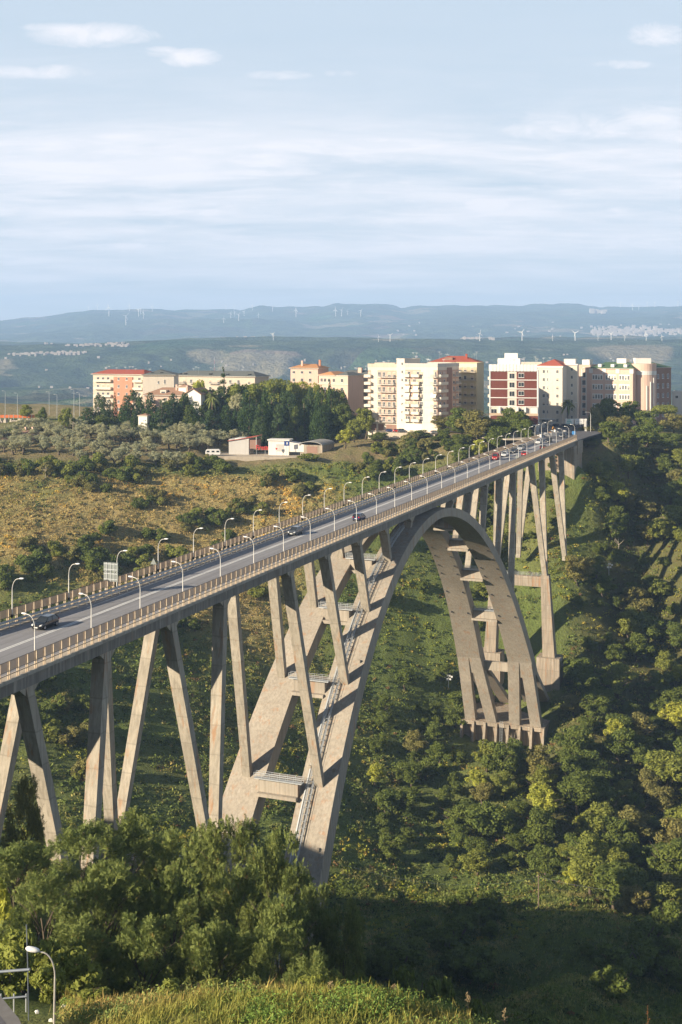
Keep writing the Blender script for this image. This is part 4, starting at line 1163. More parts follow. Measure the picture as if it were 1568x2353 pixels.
for bx, by, rad in spots:
    for k in range(3 if rad < 50 else 6):
        px = bx+random.uniform(-rad, rad)*.7; py = by+random.uniform(-rad, rad)*.28
        lo, hi = 270.0, 560.0
        ok = False
        for Y in np.arange(330, 560, 4.0):
            if py_of(gz(WX(px, Y), Y), Y) < py: ok = True; break
        if not ok: continue
        put_tree('bush%d' % random.randrange(3), WX(px, Y), Y, random.uniform(.35, .85), 'dark green shrub in a thicket on the dry hillside left of the viaduct', 'shrub', 'shrubs on the hillside left of the viaduct', wide=random.uniform(.9, 1.5), mat=random.choice([None, None, 'leaf_mid', 'leaf_rust']), sink=.4); cnt += 1
print('thicket', cnt)
# foreground robinias and companions
RB = [('robinia0', 30, 1925, 112, 230), ('robinia1', 190, 1888, 120, 260), ('robinia2', 300, 1862, 128, 250), ('robinia0', 430, 1880, 124, 260), ('robinia1', 545, 1858, 122, 250), ('robinia2', 640, 1900, 118, 210),
      ('robinia1', 100, 1990, 100, 240), ('robinia0', 250, 1960, 104, 260), ('robinia2', 400, 1985, 104, 270), ('robinia1', 530, 1975, 106, 240), ('robinia0', 650, 2030, 104, 220),
      ('robinia2', 330, 2090, 92, 230), ('robinia0', 480, 2100, 92, 230), ('robinia1', 610, 2120, 93, 210), ('robinia2', 180, 2110, 92, 220), ('robinia2', 715, 2020, 114, 170), ('robinia0', 790, 2050, 112, 150), ('robinia1', 720, 2180, 88, 150)]
lab_r = ['behind the white lamp head', 'at the foot of the first pair of columns', 'between the first and second column pairs', 'below the third column pair', 'with its top against the arch foot', 'half hiding the left arch rib',
         'low at the left edge of the thicket', 'in the second line of the thicket, left', 'in the middle of the thicket', 'below the arch foot, middle of the thicket', 'against the base of the right arch rib', 'in the front line of the thicket, left of centre',
         'at the front centre of the thicket', 'in the front line, right of centre', 'in the front line just right of the lamp post', 'at the right edge of the lit thicket', 'with pale upright tips at the thicket\'s right end', 'lowest and rightmost of the front line']
for i_, ((k, px, yt, t, w), lb) in enumerate(zip(RB, lab_r)): tree_at(k, px, yt, t, 'feathery green robinia '+lb, w, group='robinia thicket in the foreground', mat=None)
e = tree_at('robinia1', 62, 1765, 140, 'reddish-tipped tree standing before the first column pair at the left edge', 130); e.children[0].material_slots[0].link = 'OBJECT'; e.children[0].material_slots[0].material = M['leaf_rust']
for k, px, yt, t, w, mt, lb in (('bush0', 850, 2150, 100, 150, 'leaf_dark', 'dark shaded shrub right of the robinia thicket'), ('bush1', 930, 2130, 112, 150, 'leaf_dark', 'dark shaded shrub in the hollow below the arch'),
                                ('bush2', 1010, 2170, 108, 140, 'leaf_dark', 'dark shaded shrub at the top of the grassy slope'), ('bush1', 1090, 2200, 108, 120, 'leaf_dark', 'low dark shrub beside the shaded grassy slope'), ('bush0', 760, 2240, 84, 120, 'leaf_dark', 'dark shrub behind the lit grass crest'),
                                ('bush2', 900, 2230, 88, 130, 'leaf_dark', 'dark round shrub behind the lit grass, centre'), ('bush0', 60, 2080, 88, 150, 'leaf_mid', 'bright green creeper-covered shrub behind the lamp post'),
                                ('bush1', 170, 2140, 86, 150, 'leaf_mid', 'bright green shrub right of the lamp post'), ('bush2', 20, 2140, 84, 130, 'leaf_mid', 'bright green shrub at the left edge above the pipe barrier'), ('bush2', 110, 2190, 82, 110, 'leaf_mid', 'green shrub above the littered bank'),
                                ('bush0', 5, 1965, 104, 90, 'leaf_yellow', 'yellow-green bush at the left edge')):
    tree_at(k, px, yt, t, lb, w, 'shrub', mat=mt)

for k in range(34):
    if k < 22: px, py = random.uniform(820, 1130), random.uniform(2090, 2260)
    else: px, py = random.uniform(1330, 1568), random.uniform(2120, 2300)
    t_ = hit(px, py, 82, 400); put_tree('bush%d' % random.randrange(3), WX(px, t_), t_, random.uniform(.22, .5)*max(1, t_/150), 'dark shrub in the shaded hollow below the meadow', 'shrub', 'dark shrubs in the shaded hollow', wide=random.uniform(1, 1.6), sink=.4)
for k in range(9):
    px, t_ = 215+k*62+random.uniform(-14, 14), random.uniform(75.5, 79); put_tree('bush%d' % random.randrange(3), WX(px, t_), t_, random.uniform(.11, .2), 'low leafy bush growing out of the lit grass crest', 'shrub', 'low bushes along the grass crest', wide=1.7, mat='leaf_mid')
for px, yt, t_, w_, key_, lb_ in ((345, 902, 592, 52, 'column0', 'tall dark conifer covering the left end of the villa'), (398, 900, 590, 50, 'conifer1', 'dark conifer before the middle of the villa roof'), (425, 896, 594, 46, 'column1', 'dark conifer left of the white gable'), (238, 908, 598, 44, 'conifer1', 'dark conifer before the beige balconies of the orange block'), (290, 908, 596, 44, 'column0', 'dark conifer at the right end of the orange wall'), (322, 905, 594, 40, 'conifer0', 'dark conifer between the orange block and the villa')):
    tree_at(key_, px, yt, t_, lb_, w_)
for k, (px, yt) in enumerate([(475, 886), (500, 880), (530, 872), (560, 868), (585, 878), (622, 862), (665, 866), (692, 878), (725, 874), (747, 884), (775, 882), (400, 906), (430, 902)]):
    tree_at('broad%d' % (k % 4), px, yt, random.uniform(604, 620), 'round-topped green tree in the back row of the park wood', random.uniform(52, 70), group='back row of the park wood', mat=random.choice([None, 'leaf_dark', 'leaf_mid']))
# ---- scrub and grasses nobody could count
def scatter(n, xr, yr, accept, size, per, rng, csize, aspect, hfac=.7, upness=None, name='scrub', colf=None, lbl=None):
    X = rng.uniform(*xr, n); Y = rng.uniform(*yr, n)
    k = accept(X, Y, rng); X, Y = X[k], Y[k]; Z = ground(X, Y)
    s_, w_ = sw(X, Y)
    S_ = rng.uniform(*size, len(X))
    bx = np.repeat(np.stack([X, Y, Z], 1), per, 0); SS = np.repeat(S_, per)
    d = unit(rng.normal(size=(len(bx), 3))); d[:, 2] = np.abs(d[:, 2])
    rr = rng.uniform(.45, 1.0, len(bx))
    P = bx+d*(SS*rr)[:, None]*np.array([[1, 1, hfac]])
    N = unit(d+rng.normal(size=d.shape)*.7)
    if upness is None: V = cards(P, N, csize*1.0, aspect, rng)
    else: V = cards(P, N, csize, aspect, rng, up=upness)
    C = colf(X, Y, rng); C = np.repeat(np.repeat(C, per, 0)*rng.uniform(.75, 1.3, (len(bx), 1)), 4, 0)
    o = bpy.data.objects.new(name, np_mesh(name, V, 4, M['scrub'], C)); COL.objects.link(o); tag(o, kind='stuff'); print(name, len(X), len(V)//4)
rs = np.random.default_rng(3)
def acc_slope(X, Y, rng):
    s, w = sw(X, Y); dry, den, wood = veg(X, Y); px = px_of(X, Y)
    k = rng.uniform(size=len(X)) < np.clip(den*1.1+.34, 0, 1)
    k &= (px > -260) & (px < 1850)
    k &= ~((np.abs(w) < 13) & (s > 452) & (s < 500)) & ~((np.abs(w) < 10) & (s > 540))
    k &= ~((Y > 524) & (w < 0)) & ~((w > -30) & (w < 11) & (s > 548))
    k &= ~((np.abs(w) < 16) & (s > 440) & (s < 462))
    return k
def col_slope(X, Y, rng):
    dry, den, wood = veg(X, Y); n = len(X); k = np.clip(dry+rng.normal(size=n)*.25, 0, 1)[:, None]
    g_ = np.array([[.15, .205, .042]]); t_ = np.array([[.52, .385, .14]]); c = g_*(1-k)+t_*k
    u = rng.uniform(size=(n, 1))
    zn = fbm(X/18.0+70, Y/18.0)[:, None]
    c = np.where(zn > .2, c*np.array([[1.6, 1.35, .8]]), c)
    c = np.where(u > .95, np.array([[.26, .24, .05]]), c); c = np.where((u > .90) & (u < .93), np.array([[.22, .12, .05]]), c)
    c = np.where(u < .16, np.array([[.06, .095, .026]]), c)
    return c
scatter(46000, (-210, 260), (300, 552), acc_slope, (.5, 2.0), 21, rs, .66, .6, .75, None, 'hillside_scrub', col_slope)
scatter(15000, (-60, 150), (100, 330), lambda X, Y, r: acc_slope(X, Y, r) & (px_of(X, Y) > 600), (.6, 1.8), 30, rs, .5, .5, .75, None, 'valley_scrub', col_slope)
def acc_all(X, Y, rng):
    px = px_of(X, Y); s, w = sw(X, Y)
    return (px > -120) & (px < 1700) & ~((np.abs(w) < 16) & (s > 440) & (s < 500))
def col_grass(X, Y, rng):
    n = len(X); u = rng.uniform(size=(n, 1)); a = np.array([[.24, .30, .065]]); b = np.array([[.42, .36, .14]]); f = fbm(X/7.0, Y/7.0)[:, None]
    k = np.clip(.35+f*1.5+.25*(u-.5), 0, 1); return a*(1-k)+b*k
# dry grass on the left hillside
def acc_dry(X, Y, rng):
    dry, den, wood = veg(X, Y); px = px_of(X, Y); s, w = sw(X, Y); return (dry > .5) & (px > -200) & (w < 0) & (rng.uniform(size=len(X)) < .8) & (s < 545)
scatter(46000, (-210, 60), (380, 530), acc_dry, (.35, .9), 8, rs, .55, .35, .6, .8, 'dry_grass', lambda X, Y, r: np.array([[.56, .42, .165]])*r.uniform(.6, 1.25, (len(X), 1)))
# tall grass of the shaded slope and the meadow
scatter(42000, (-10, 110), (78, 330), lambda X, Y, r: acc_all(X, Y, r) & (px_of(X, Y) > 780) & (r.uniform(size=len(X)) < np.clip(150/Y, .3, 1)), (.4, 1.0), 14, rs, .75, .13, .9, .8, 'meadow_grass', col_grass)
# lit crest: dense weeds and blades close to the viewer
def acc_crest(X, Y, rng):
    px = px_of(X, Y); return (px > 150) & (px < 1330) & (rng.uniform(size=len(X)) < np.clip(.55+1.8*fbm(X/1.6, Y/1.6), .08, 1))
def acc_clump(X, Y, rng):
    px = px_of(X, Y); return (px > 150) & (px < 1330) & (fbm(X/3.0+4, Y/3.0) > .02)
scatter(9000, (-20, 22), (56, 88), acc_crest, (.25, .6), 26, rs, .16, .45, .9, None, 'weeds', col_grass)
scatter(2600, (-20, 22), (56, 88), acc_clump, (.6, 1.25), 90, rs, .17, .5, .95, None, 'brambles', lambda X, Y, r: col_grass(X, Y, r)*np.array([[.8, 1.0, .9]]))
scatter(13000, (-20, 22), (56, 86), acc_crest, (.4, 1.1), 8, rs, .8, .045, 1.0, .93, 'tall_grass', lambda X, Y, r: col_grass(X, Y, r)*np.array([[1.5, 1.15, 1.1]]))
# ------------------------------------------------------------------ buildings
def wall_mat(name, col, var=.07, dirt=(.25, .2, .15)):
    m, t, b = new_mat(name); v = coords(t)
    c = t.mix(t.noise(v, .25, 5, .6), tuple(x*(1-var) for x in col), tuple(min(1, x*(1+var)) for x in col))
    st = t.noise(t.mapping(v, (1.2, 1.2, .1)), .9, 5, .65)
    c = t.mix(t.math('MULTIPLY', t.ramp(st, [(.5, 0), (.75, 1)]), .35), c, tuple(x*.62 for x in col))
    t.link(c, b.inputs['Base Color']); b.inputs['Roughness'].default_value = .9; b.inputs['Specular IOR Level'].default_value = .2
    return m
def tile_mat(name, col):
    m, t, b = new_mat(name); v = coords(t)
    c = t.mix(t.noise(v, 2.5, 6, .7), tuple(x*.65 for x in col), tuple(min(1, x*1.3) for x in col))
    w = t.new('ShaderNodeTexWave', wave_type='BANDS', bands_direction='Z'); t.setin(w, 'Vector', v); w.inputs['Scale'].default_value = 2.2; w.inputs['Distortion'].default_value = .6
    c = t.mix(t.math('MULTIPLY', w.outputs['Fac'], .3), c, tuple(x*.5 for x in col))
    t.link(c, b.inputs['Base Color']); b.inputs['Roughness'].default_value = .9
    bump(t, b, w.outputs['Fac'], .4, .1); return m
M['cream'] = wall_mat('cream_render', (.62, .55, .455)); M['beige'] = wall_mat('beige_render', (.52, .44, .35)); M['brickpink'] = wall_mat('pink_brick', (.50, .34, .26))
M['orange'] = wall_mat('orange_render', (.48, .23, .15)); M['salmon'] = wall_mat('salmon_render', (.60, .42, .33)); M['brickred'] = wall_mat('brick_red_panel', (.15, .048, .035), .15)
M['brown'] = wall_mat('brown_brick', (.26, .16, .12)); M['ochre'] = wall_mat('ochre_render', (.52, .44, .28)); M['whitewall'] = wall_mat('white_render', (.66, .63, .58)); M['greywall'] = wall_mat('grey_render', (.45, .43, .40))
M['tile'] = tile_mat('brown_roof_tiles', (.33, .19, .12)); M['redroof'] = tile_mat('red_roof', (.38, .085, .05)); M['greyroof'] = tile_mat('grey_roof', (.13, .14, .13)); M['greenroof'] = tile_mat('green_roof', (.075, .14, .07))
M['orangetile'] = tile_mat('orange_roof_tiles', (.50, .24, .10)); M['flatroof'] = plain('flat_roof_felt', (.28, .27, .25), .9, 0, .2, .5); M['shutter'] = plain('roller_shutter', (.48, .36, .25), .7, 0, .15, .3)
M['awning'] = plain('cream_awning', (.68, .62, .5), .8, 0, .08, 1)

def mb_local(name, mb, mats, parent, loc=(0, 0, 0), rz=0):
    o = mesh_obj(name, mb, mats, parent, local=True); o.location = loc; o.rotation_euler = (0, 0, rz); return o
_win = {}
def win_mesh(w, h, kind):
    k = (round(w, 1), round(h, 1), kind)
    if k in _win: return _win[k]
    mb = MB(); f = .09
    if kind == 'door': f = .12
    for x0, x1, z0, z1 in ((-w/2, w/2, 0, f), (-w/2, w/2, h-f, h), (-w/2, -w/2+f, f, h-f), (w/2-f, w/2, f, h-f), (-f/2, f/2, f, h-f)): mb.box(x0, x1, -.10, .02, z0, z1, 0)
    mb.box(-w/2+f, w/2-f, -.03, .0, f, h-f, 1)
    if kind == 'shut': mb.box(-w/2+f, w/2-f, -.07, -.035, h*.45, h-f, 2)
    if kind == 'half': mb.box(-w/2+f, 0, -.07, -.035, f, h-f, 2)
    mb.box(-w/2-.1, w/2+.1, -.2, 0, -.12, -.01, 0)
    me = bpy.data.meshes.new('window'); me.from_pydata(mb.v, [], mb.f)
    for m in (M['white'], M['glass'], M['shutter']): me.materials.append(m)
    me.polygons.foreach_set('material_index', mb.m); fix(me); _win[k] = me; return me
_bal = {}
def bal_mesh(w, d, rail):
    k = (round(w, 1), round(d, 1), rail)
    if k in _bal: return _bal[k]
    mb = MB(); mb.box(-w/2, w/2, -d, -.01, -.18, 0, 0)
    if rail == 'solid':
        mb.box(-w/2, w/2, -d, -d+.1, .0, 1.15, 0); mb.box(-w/2, -w/2+.1, -d+.1, -.01, .0, 1.15, 0); mb.box(w/2-.1, w/2, -d+.1, -.01, .0, 1.15, 0)
    else:
        n = int(w/.28)
        for i in range(n+1):
            x = -w/2+w*i/n; mb.box(x-.03, x+.03, -d, -d+.05, 0, 1.1, 1)
        mb.box(-w/2, w/2, -d-.01, -d+.06, 1.1, 1.17, 1)
        for x in (-w/2+.03, w/2-.03):
            mb.box(x-.03, x+.03, -d, -.01, 1.1, 1.17, 1)
            for i in range(4): y = -d*(i+.5)/4; mb.box(x-.03, x+.03, y-.03, y+.03, 0, 1.1, 1)
    me = bpy.data.meshes.new('balcony'); me.from_pydata(mb.v, [], mb.f)
    for m in (M['cream'] if rail != 'dark' else M['beige'], M['greywall'] if rail != 'dark' else M['rail']): me.materials.append(m)
    me.polygons.foreach_set('material_index', mb.m); fix(me); _bal[k] = me; return me

class Bld:
    """a box building seen corner on: front from (px0, t0) to (px1, t1); local x along the front, y into the depth, z up"""
    def __init__(s, name, label, px0, t0, px1, t1, ytop, ybase, depth, mat, cat='apartment block', drop=4, group=None):
        s.O = Vector((WX(px0, t0), t0, 0)); E = Vector((WX(px1, t1), t1, 0)); d = E-s.O
        s.L = d.length; s.rz = math.atan2(d.y, d.x); s.D = depth
        s.z0 = WZ(ybase, t0); s.H = WZ(ytop, t0)-s.z0
        s.e = thing(name, (s.O.x, s.O.y, s.z0), label, cat, group, s.rz); s.mat = mat
        mb = MB(); mb.box(0, s.L, 0, s.D, -drop, s.H); mb_local('wall', mb, M[mat], s.e)
    def box(s, name, x0, x1, y0, y1, z0, z1, mat):
        mb = MB(); mb.box(x0, x1, y0, y1, z0, z1); return mb_local(name, mb, M[mat], s.e)
    def slot(s, me, face, u, z, off=.0):
        nm = me.name.split('.')[0]
        o = bpy.data.objects.new(nm, me); link(o, s.e)
        if face == 'front': o.location = (u, -off, z)
        elif face == 'right': o.location = (s.L+off, u, z); o.rotation_euler = (0, 0, PI/2)
        elif face == 'left': o.location = (-off, u, z); o.rotation_euler = (0, 0, -PI/2)
        return o
    def win(s, face, u, z, w=1.5, h=1.7, kind='plain', off=.0): s.nw = getattr(s, 'nw', 0)+1; return s.slot(win_mesh(w, h, kind), face, u, z, off) if s.nw <= 100 else None
    def bal(s, face, u, z, w=4, d=1.4, rail='bars', off=.0): return s.slot(bal_mesh(w, d, rail), face, u, z, off)
    def hip(s, x0, x1, y0, y1, z, h, mat, over=.6, name='roof', thick=.25, ridge=None):
        x0 -= over; x1 += over; y0 -= over; y1 += over; w = min((x1-x0), (y1-y0))/2*(1 if ridge is None else ridge)
        ym = (y0+y1)/2; xm = (x0+x1)/2
        if (x1-x0) >= (y1-y0): a, b = (x0+w, ym, z+h), (x1-w, ym, z+h)
        else: a, b = (xm, y0+w, z+h), (xm, y1-w, z+h)
        mb = MB()
        if (x1-x0) >= (y1-y0): fs = [(0, 1, 5, 4), (1, 2, 5), (2, 3, 4, 5), (3, 0, 4)]
        else: fs = [(0, 1, 4), (1, 2, 5, 4), (2, 3, 5), (3, 0, 4, 5)]
        mb.add([(x0, y0, z+.02), (x1, y0, z+.02), (x1, y1, z+.02), (x0, y1, z+.02), a, b], fs+[(3, 2, 1, 0)])
        r = mb_local(name, mb, M[mat], s.e)
        mb = MB(); mb.box(x0, x1, y0, y1, z-thick, z+.0); mb_local('eaves', mb, M['cream'], s.e); return r
    def parapet(s, h=.9, mat=None, x0=0, x1=None, y0=0, y1=None, z=None, over=.12):
        x1 = s.L if x1 is None else x1; y1 = s.D if y1 is None else y1; z = s.H if z is None else z; mb = MB(); t = .25
        x0 -= over; x1 += over; y0 -= over; y1 += over
        mb.box(x0, x1, y0, y0+t, z+.003, z+h); mb.box(x0, x1, y1-t, y1, z+.003, z+h); mb.box(x0, x0+t, y0+t, y1-t, z+.003, z+h); mb.box(x1-t, x1, y0+t, y1-t, z+.003, z+h)
        mb_local('roof_parapet', mb, M[mat or s.mat], s.e)
    def antennas(s, n, z=None, rng=random):
        for k in range(n):
            x, y = rng.uniform(1, s.L-1), rng.uniform(1, s.D-1); h = rng.uniform(2, 3.6); mb = MB(); zz = (s.H if z is None else z)
            mb.tube([(x, y, zz-1), (x, y, zz+h)], .05, 4); mb.box(x-.8, x+.8, y-.03, y+.03, zz+h-.2, zz+h-.12); mb.box(x-.5, x+.5, y-.03, y+.03, zz+h-.55, zz+h-.48); mb_local('antenna', mb, M['steel'], s.e)
    def bands(s, zs, mat='white', faces=('front',), h=.3, off=.06):
        for z in zs:
            if 'front' in faces: s.box('floor_band', -off, s.L+off, -off, -.0-.002, z, z+h, mat)
            if 'right' in faces: s.box('floor_band', s.L+.002, s.L+off, 0, s.D, z, z+h, mat)
            if 'left' in faces: s.box('floor_band', -off, -.002, 0, s.D, z, z+h, mat)

# -- the big cream block (left wing, stair tower, right wing)
def cream_wing(label, px0, t0, px1, t1, ytop, depth, first):
    B = Bld('apartment_block', label, px0, t0, px1, t1, ytop, 988, depth, 'cream')
    n = 7; g0 = 4.2; fh = (B.H-g0-1.2)/n; L = B.L
    return B, n, g0, fh, L
B, n, g0, fh, L = cream_wing('cream and pink brick apartment wing with stacked balconies, left part of the biggest building', 846, 578, 913, 571, 843, 15, 1)
pan = [(.30, .62), (.76, .98)]
for f0, f1 in ((.33, .98),): B.box('facade_panel', L*f0, L*f1, -.06, -.002, g0+.2, B.H-1.5, 'brickpink')
B.box('facade_panel', L*.0, L*.10, -.06, -.002, g0+.2, B.H-1.5, 'brickpink')
for i in range(n):
    z = g0+i*fh
    B.box('floor_band', -.1, L+.1, -.12, -.065, z-.35, z+.05, 'cream')
    B.bal('front', L*.66, z, L*.5, 1.5, 'bars', .1); B.bal('front', L*.02, z, 3.4, 1.4, 'solid', .1); B.bal('left', 4, z, 6, 1.6, 'solid'); B.bal('left', 11, z, 5, 1.5, 'solid')
    for u in (.40, .55, .74, .90): B.win('front', L*u, z+.1, 1.5, 2.3, random.choice(['shut', 'plain', 'half', 'door']), .07)
    B.win('front', L*.06, z+.5, 1.1, 1.8, 'shut', .07)
    for u in (3, 6, 11): B.win('left', u, z+.3, 1.5, 2.1, 'plain')
B.parapet(1.6, 'beige'); B.box('penthouse', L*.1, L*.8, 4, 12, B.H+.003, B.H+2.0, 'beige'); B.antennas(5)
for u in (.2, .45, .72, .9): B.box('garage_door', L*u-1.4, L*u+1.4, -.08, -.002, .1, 3.0, 'brown')
B = Bld('stair_tower', 'narrow cream stair tower with one column of small windows between the two wings', 912, 570, 930, 567, 826, 988, 12, 'cream')
for i in range(8): B.win('front', B.L*.72, 4+i*3.75, 1.1, 1.5, 'plain')
B.parapet(.5); B.antennas(2)
B = Bld('apartment_block', 'cream apartment wing with hanging awnings and brown flank, right part of the biggest building', 930, 566, 1006, 556, 842, 988, 20, 'cream'); L = B.L; fh = (B.H-g0-1.2)/7
B.box('facade_panel', .4, L*.50, -.06, -.002, g0+.2, B.H-1.5, 'brickpink'); B.box('facade_panel', L*.88, L-.02, -.06, -.002, g0+.2, B.H-1.5, 'brickpink')
B.box('facade_panel', L+.002, L+.08, .2, B.D*.98, g0+.2, B.H-1.5, 'brickpink'); B.box('facade_panel', L+.085, L+.14, B.D*.42, B.D*.66, g0+.2, B.H-.4, 'brown')
for i in range(7):
    z = g0+i*fh
    B.box('floor_band', -.1, L+.16, -.12, -.065, z-.35, z+.05, 'cream')
    B.bal('front', L*.10, z, L*.2, 1.7, 'solid', .1); B.bal('front', L*.37, z, L*.24, 1.7, 'solid', .1); B.bal('front', L*.93, z, L*.17, 1.6, 'bars', .1)
    for u in (.05, .14, .31, .42, .52, .93): B.win('front', L*u, z+.1, 1.5, 2.3, random.choice(['shut', 'plain', 'half', 'door']), .07)
    B.bal('right', B.D*.2, z, B.D*.34, 1.5, 'solid'); B.bal('right', B.D*.86, z, B.D*.24, 1.5, 'bars')
    for u in (.12, .3, .75, .9): B.win('right', B.D*u, z+.2, 1.4, 2.1, random.choice(['shut', 'plain']), .09)
for i, u in ((3, .10), (3, .37), (4, .10), (4, .37), (3, .90)):
    z = g0+i*fh+.9; mb = MB(); w = L*.16/2
    mb.add([(L*u-w, -.12, z+2.2), (L*u+w, -.12, z+2.2), (L*u+w+.3, -1.9, z), (L*u-w+.3, -1.9, z), (L*u-w, -.12, z+2.1), (L*u+w, -.12, z+2.1), (L*u+w+.3, -1.82, z-.08), (L*u-w+.3, -1.82, z-.08)], [(0, 1, 2, 3), (7, 6, 5, 4), (0, 3, 7, 4), (1, 5, 6, 2), (2, 6, 7, 3), (0, 4, 5, 1)]); mb_local('awning', mb, M['awning'], B.e)
B.parapet(1.6, 'greywall'); B.antennas(4)
for u in (.14, .40): B.box('garage_door', L*u-2.2, L*u+2.2, -.08, -.002, .1, 3.0, 'whitewall')
B = Bld('apartment_block', 'ochre apartment block in shade behind the cream block, with dark balconies', 1030, 588, 1096, 583, 835, 985, 14, 'ochre'); L = B.L; fh = (B.H-4.5)/7
for i in range(7):
    z = 4.2+i*fh; B.bal('front', L*.72, z, L*.5, 1.6, 'dark')
    for u in (.2, .42, .6, .84): B.win('front', L*u, z+.3, 1.4, 2.0, random.choice(['plain', 'shut']))
B.box('roof_band', -.1, L+.1, -.15, -.002, B.H-1.8, B.H, 'cream'); B.parapet(.5)
B = Bld('apartment_block', 'block whose long red hipped roof shows above the cream and ochre blocks', 988, 612, 1098, 606, 833, 985, 16, 'ochre'); B.hip(0, B.L, 0, B.D, B.H+.3, 3.0, 'redroof'); B.antennas(6, B.H+2)
B.box('chimney', B.L*.72, B.L*.72+1, 4, 5, B.H+1, B.H+4.4, 'redroof'); B.box('dormer', B.L*.3, B.L*.3+4, 2, 5, B.H+.8, B.H+2.6, 'brown')
# -- brick-red and white block
B = Bld('apartment_block', 'apartment block with brick-red panels between white floor bands, left of the cream block', 1127, 556, 1236, 552, 852, 995, 24, 'whitewall'); L = B.L
g0 = 5.6; zz = [B.H-.9-4.05*k for k in range(6)]
for k in range(5):
    zt = B.H-.2-4.05*k; lo = zt-3.7
    if k < 4:
        B.box('brick_panel', .35, L*.36, -.16, -.002, lo, zt-.15, 'brickred'); B.box('brick_panel', L*.56, L*.98, -.16, -.002, lo, zt-.15, 'brickred'); B.box('recess', L*.36, L*.56, -.05, -.002, lo, zt-.15, 'cream')
    B.box('floor_band', -.3, L+.3, -.30, -.165, lo-.35, lo, 'white')
    B.box('floor_band', -.45, -.303, -.3, B.D, lo-.35, lo, 'white')
    if k < 4:
        B.win('front', L*.46, lo+.4, 2.4, 2.4, 'plain', .06); B.win('front', L*.655, lo+.9, 2.6, 1.9, 'plain', .17); B.box('window_band', L*.60, L*.72, -.22, -.165, lo+2.95, lo+3.1, 'white')
        for u in (4, 10, 16): B.win('left', u, lo+.3, 1.8, 2.4, 'plain'); B.box('brick_panel', -.12, -.002, u+1.5, u+4.2, lo, zt-.4, 'brickred')
        B.bal('left', 6, lo, 9, 1.2, 'solid'); B.bal('left', 17, lo, 8, 1.2, 'solid')
zlow = B.H-.2-4.05*3-3.7
B.box('set_back_floor', .6, L*.84, -.10, -.002, zlow-4.3, zlow-.4, 'cream')
for u in (.08, .30, .46, .66): B.win('front', L*u, zlow-3.9, 2.6, 2.6, 'plain', .11)
for u in (.2, .4, .58, .74): B.box('pillar', L*u-.4, L*u+.4, -1.3, -.12, zlow-4.3, zlow-.4, 'white')
B.box('terrace_rail', -.3, L+.3, -1.9, -1.75, zlow-4.2, zlow-3.1, 'shutter'); B.box('brick_panel', .3, L+.2, -1.74, -.12, zlow-8.1, zlow-4.4, 'brickred'); B.box('floor_band', -.3, L+.3, -1.95, -.13, zlow-8.6, zlow-8.15, 'white')
B.win('front', L*.655, zlow-7.2, 2.6, 1.9, 'plain', 1.76)
for u in (.0, .2, .4, .62, .78, .97): B.box('pillar', L*u-.5+.5, L*u+.9+.4, -1.6, -.15, 0, zlow-8.65, 'white')
for u in (.1, .3, .52, .70, .88): B.box('shop_front', L*u-1.7, L*u+1.7, -.12, -.003, .1, 4.0, 'glass')
B.box('corner_post', -.35, .1, -.34, .02, g0, B.H+1, 'white'); B.box('corner_post', L-.1, L+.35, -.34, .02, zlow-.4, B.H+1, 'white')
for k in range(14): B.box('roof_fin', L*k/14+.1, L*(k+.8)/14, -.42, -.30, B.H-.1, B.H+3.0, 'white')
B.box('roof_storey', -.6, L*.98, -.28, 5, B.H+.003, B.H+2.9, 'white'); B.box('roof_storey', 3, L*.62, 6, 18, B.H+.004, B.H+5.6, 'white'); B.box('lift_housing', 6, 12, 9, 13, B.H+5.603, B.H+8.0, 'white'); B.antennas(4, B.H+3)
# -- cream block with red hip roof and shaded balconies
B = Bld('apartment_block', 'tall plain cream block with small windows and a red roof corner', 1236, 606, 1293, 600, 842, 977, 15, 'cream'); L = B.L; fh = 4.0
for i in range(7):
    z = B.H-3.3-i*fh
    if z < 1: continue
    for u in (.25, .40, .80): B.win('front', L*u, z, 1.2 if u != .4 else .7, 1.7, 'shut' if random.random() < .5 else 'plain')
B.box('cornice', -.4, L+.4, -.45, -.002, B.H-.5, B.H+.2, 'white'); B.hip(0, L, 0, B.D, B.H+.4, 3.2, 'redroof', .6); B.antennas(3, B.H+1)
B.box('shop_front', L*.18, L*.36, -.1, -.002, .2, 2.8, 'glass'); B.box('shop_canopy', L*.1, L*.75, -1.4, -.11, 3.1, 3.5, 'white'); B.box('shop_front', L*.55, L*.76, -.1, -.002, .2, 2.6, 'white')
B = Bld('apartment_block', 'cream tower with recessed shaded balconies between the red-roofed block and the pink offices', 1291, 607, 1327, 605, 836, 976, 12, 'cream'); L = B.L
for i in range(7):
    z = B.H-4.0-i*4.0
    B.bal('front', L*.16, z, L*.28, 1.6, 'solid'); B.win('front', L*.16, z+.1, 1.6, 2.2, 'door'); B.win('front', L*.66, z+.6, 1.0, 1.6, 'plain')
B.box('roof_storey', 1, L-1, 2, 12, B.H+.003, B.H+2.4, 'whitewall'); B.box('cornice', -.3, L+.3, -.35, -.002, B.H-.6, B.H, 'white')
B = Bld('apartment_block', 'low white-topped block peeping up behind the brick-red panelled building', 1195, 630, 1245, 628, 836, 980, 12, 'cream'); B.antennas(3); B.parapet(.8)
for u in (.2, .5, .8): B.win('front', B.L*u, B.H-2.6, 1.6, 1.4, 'plain')
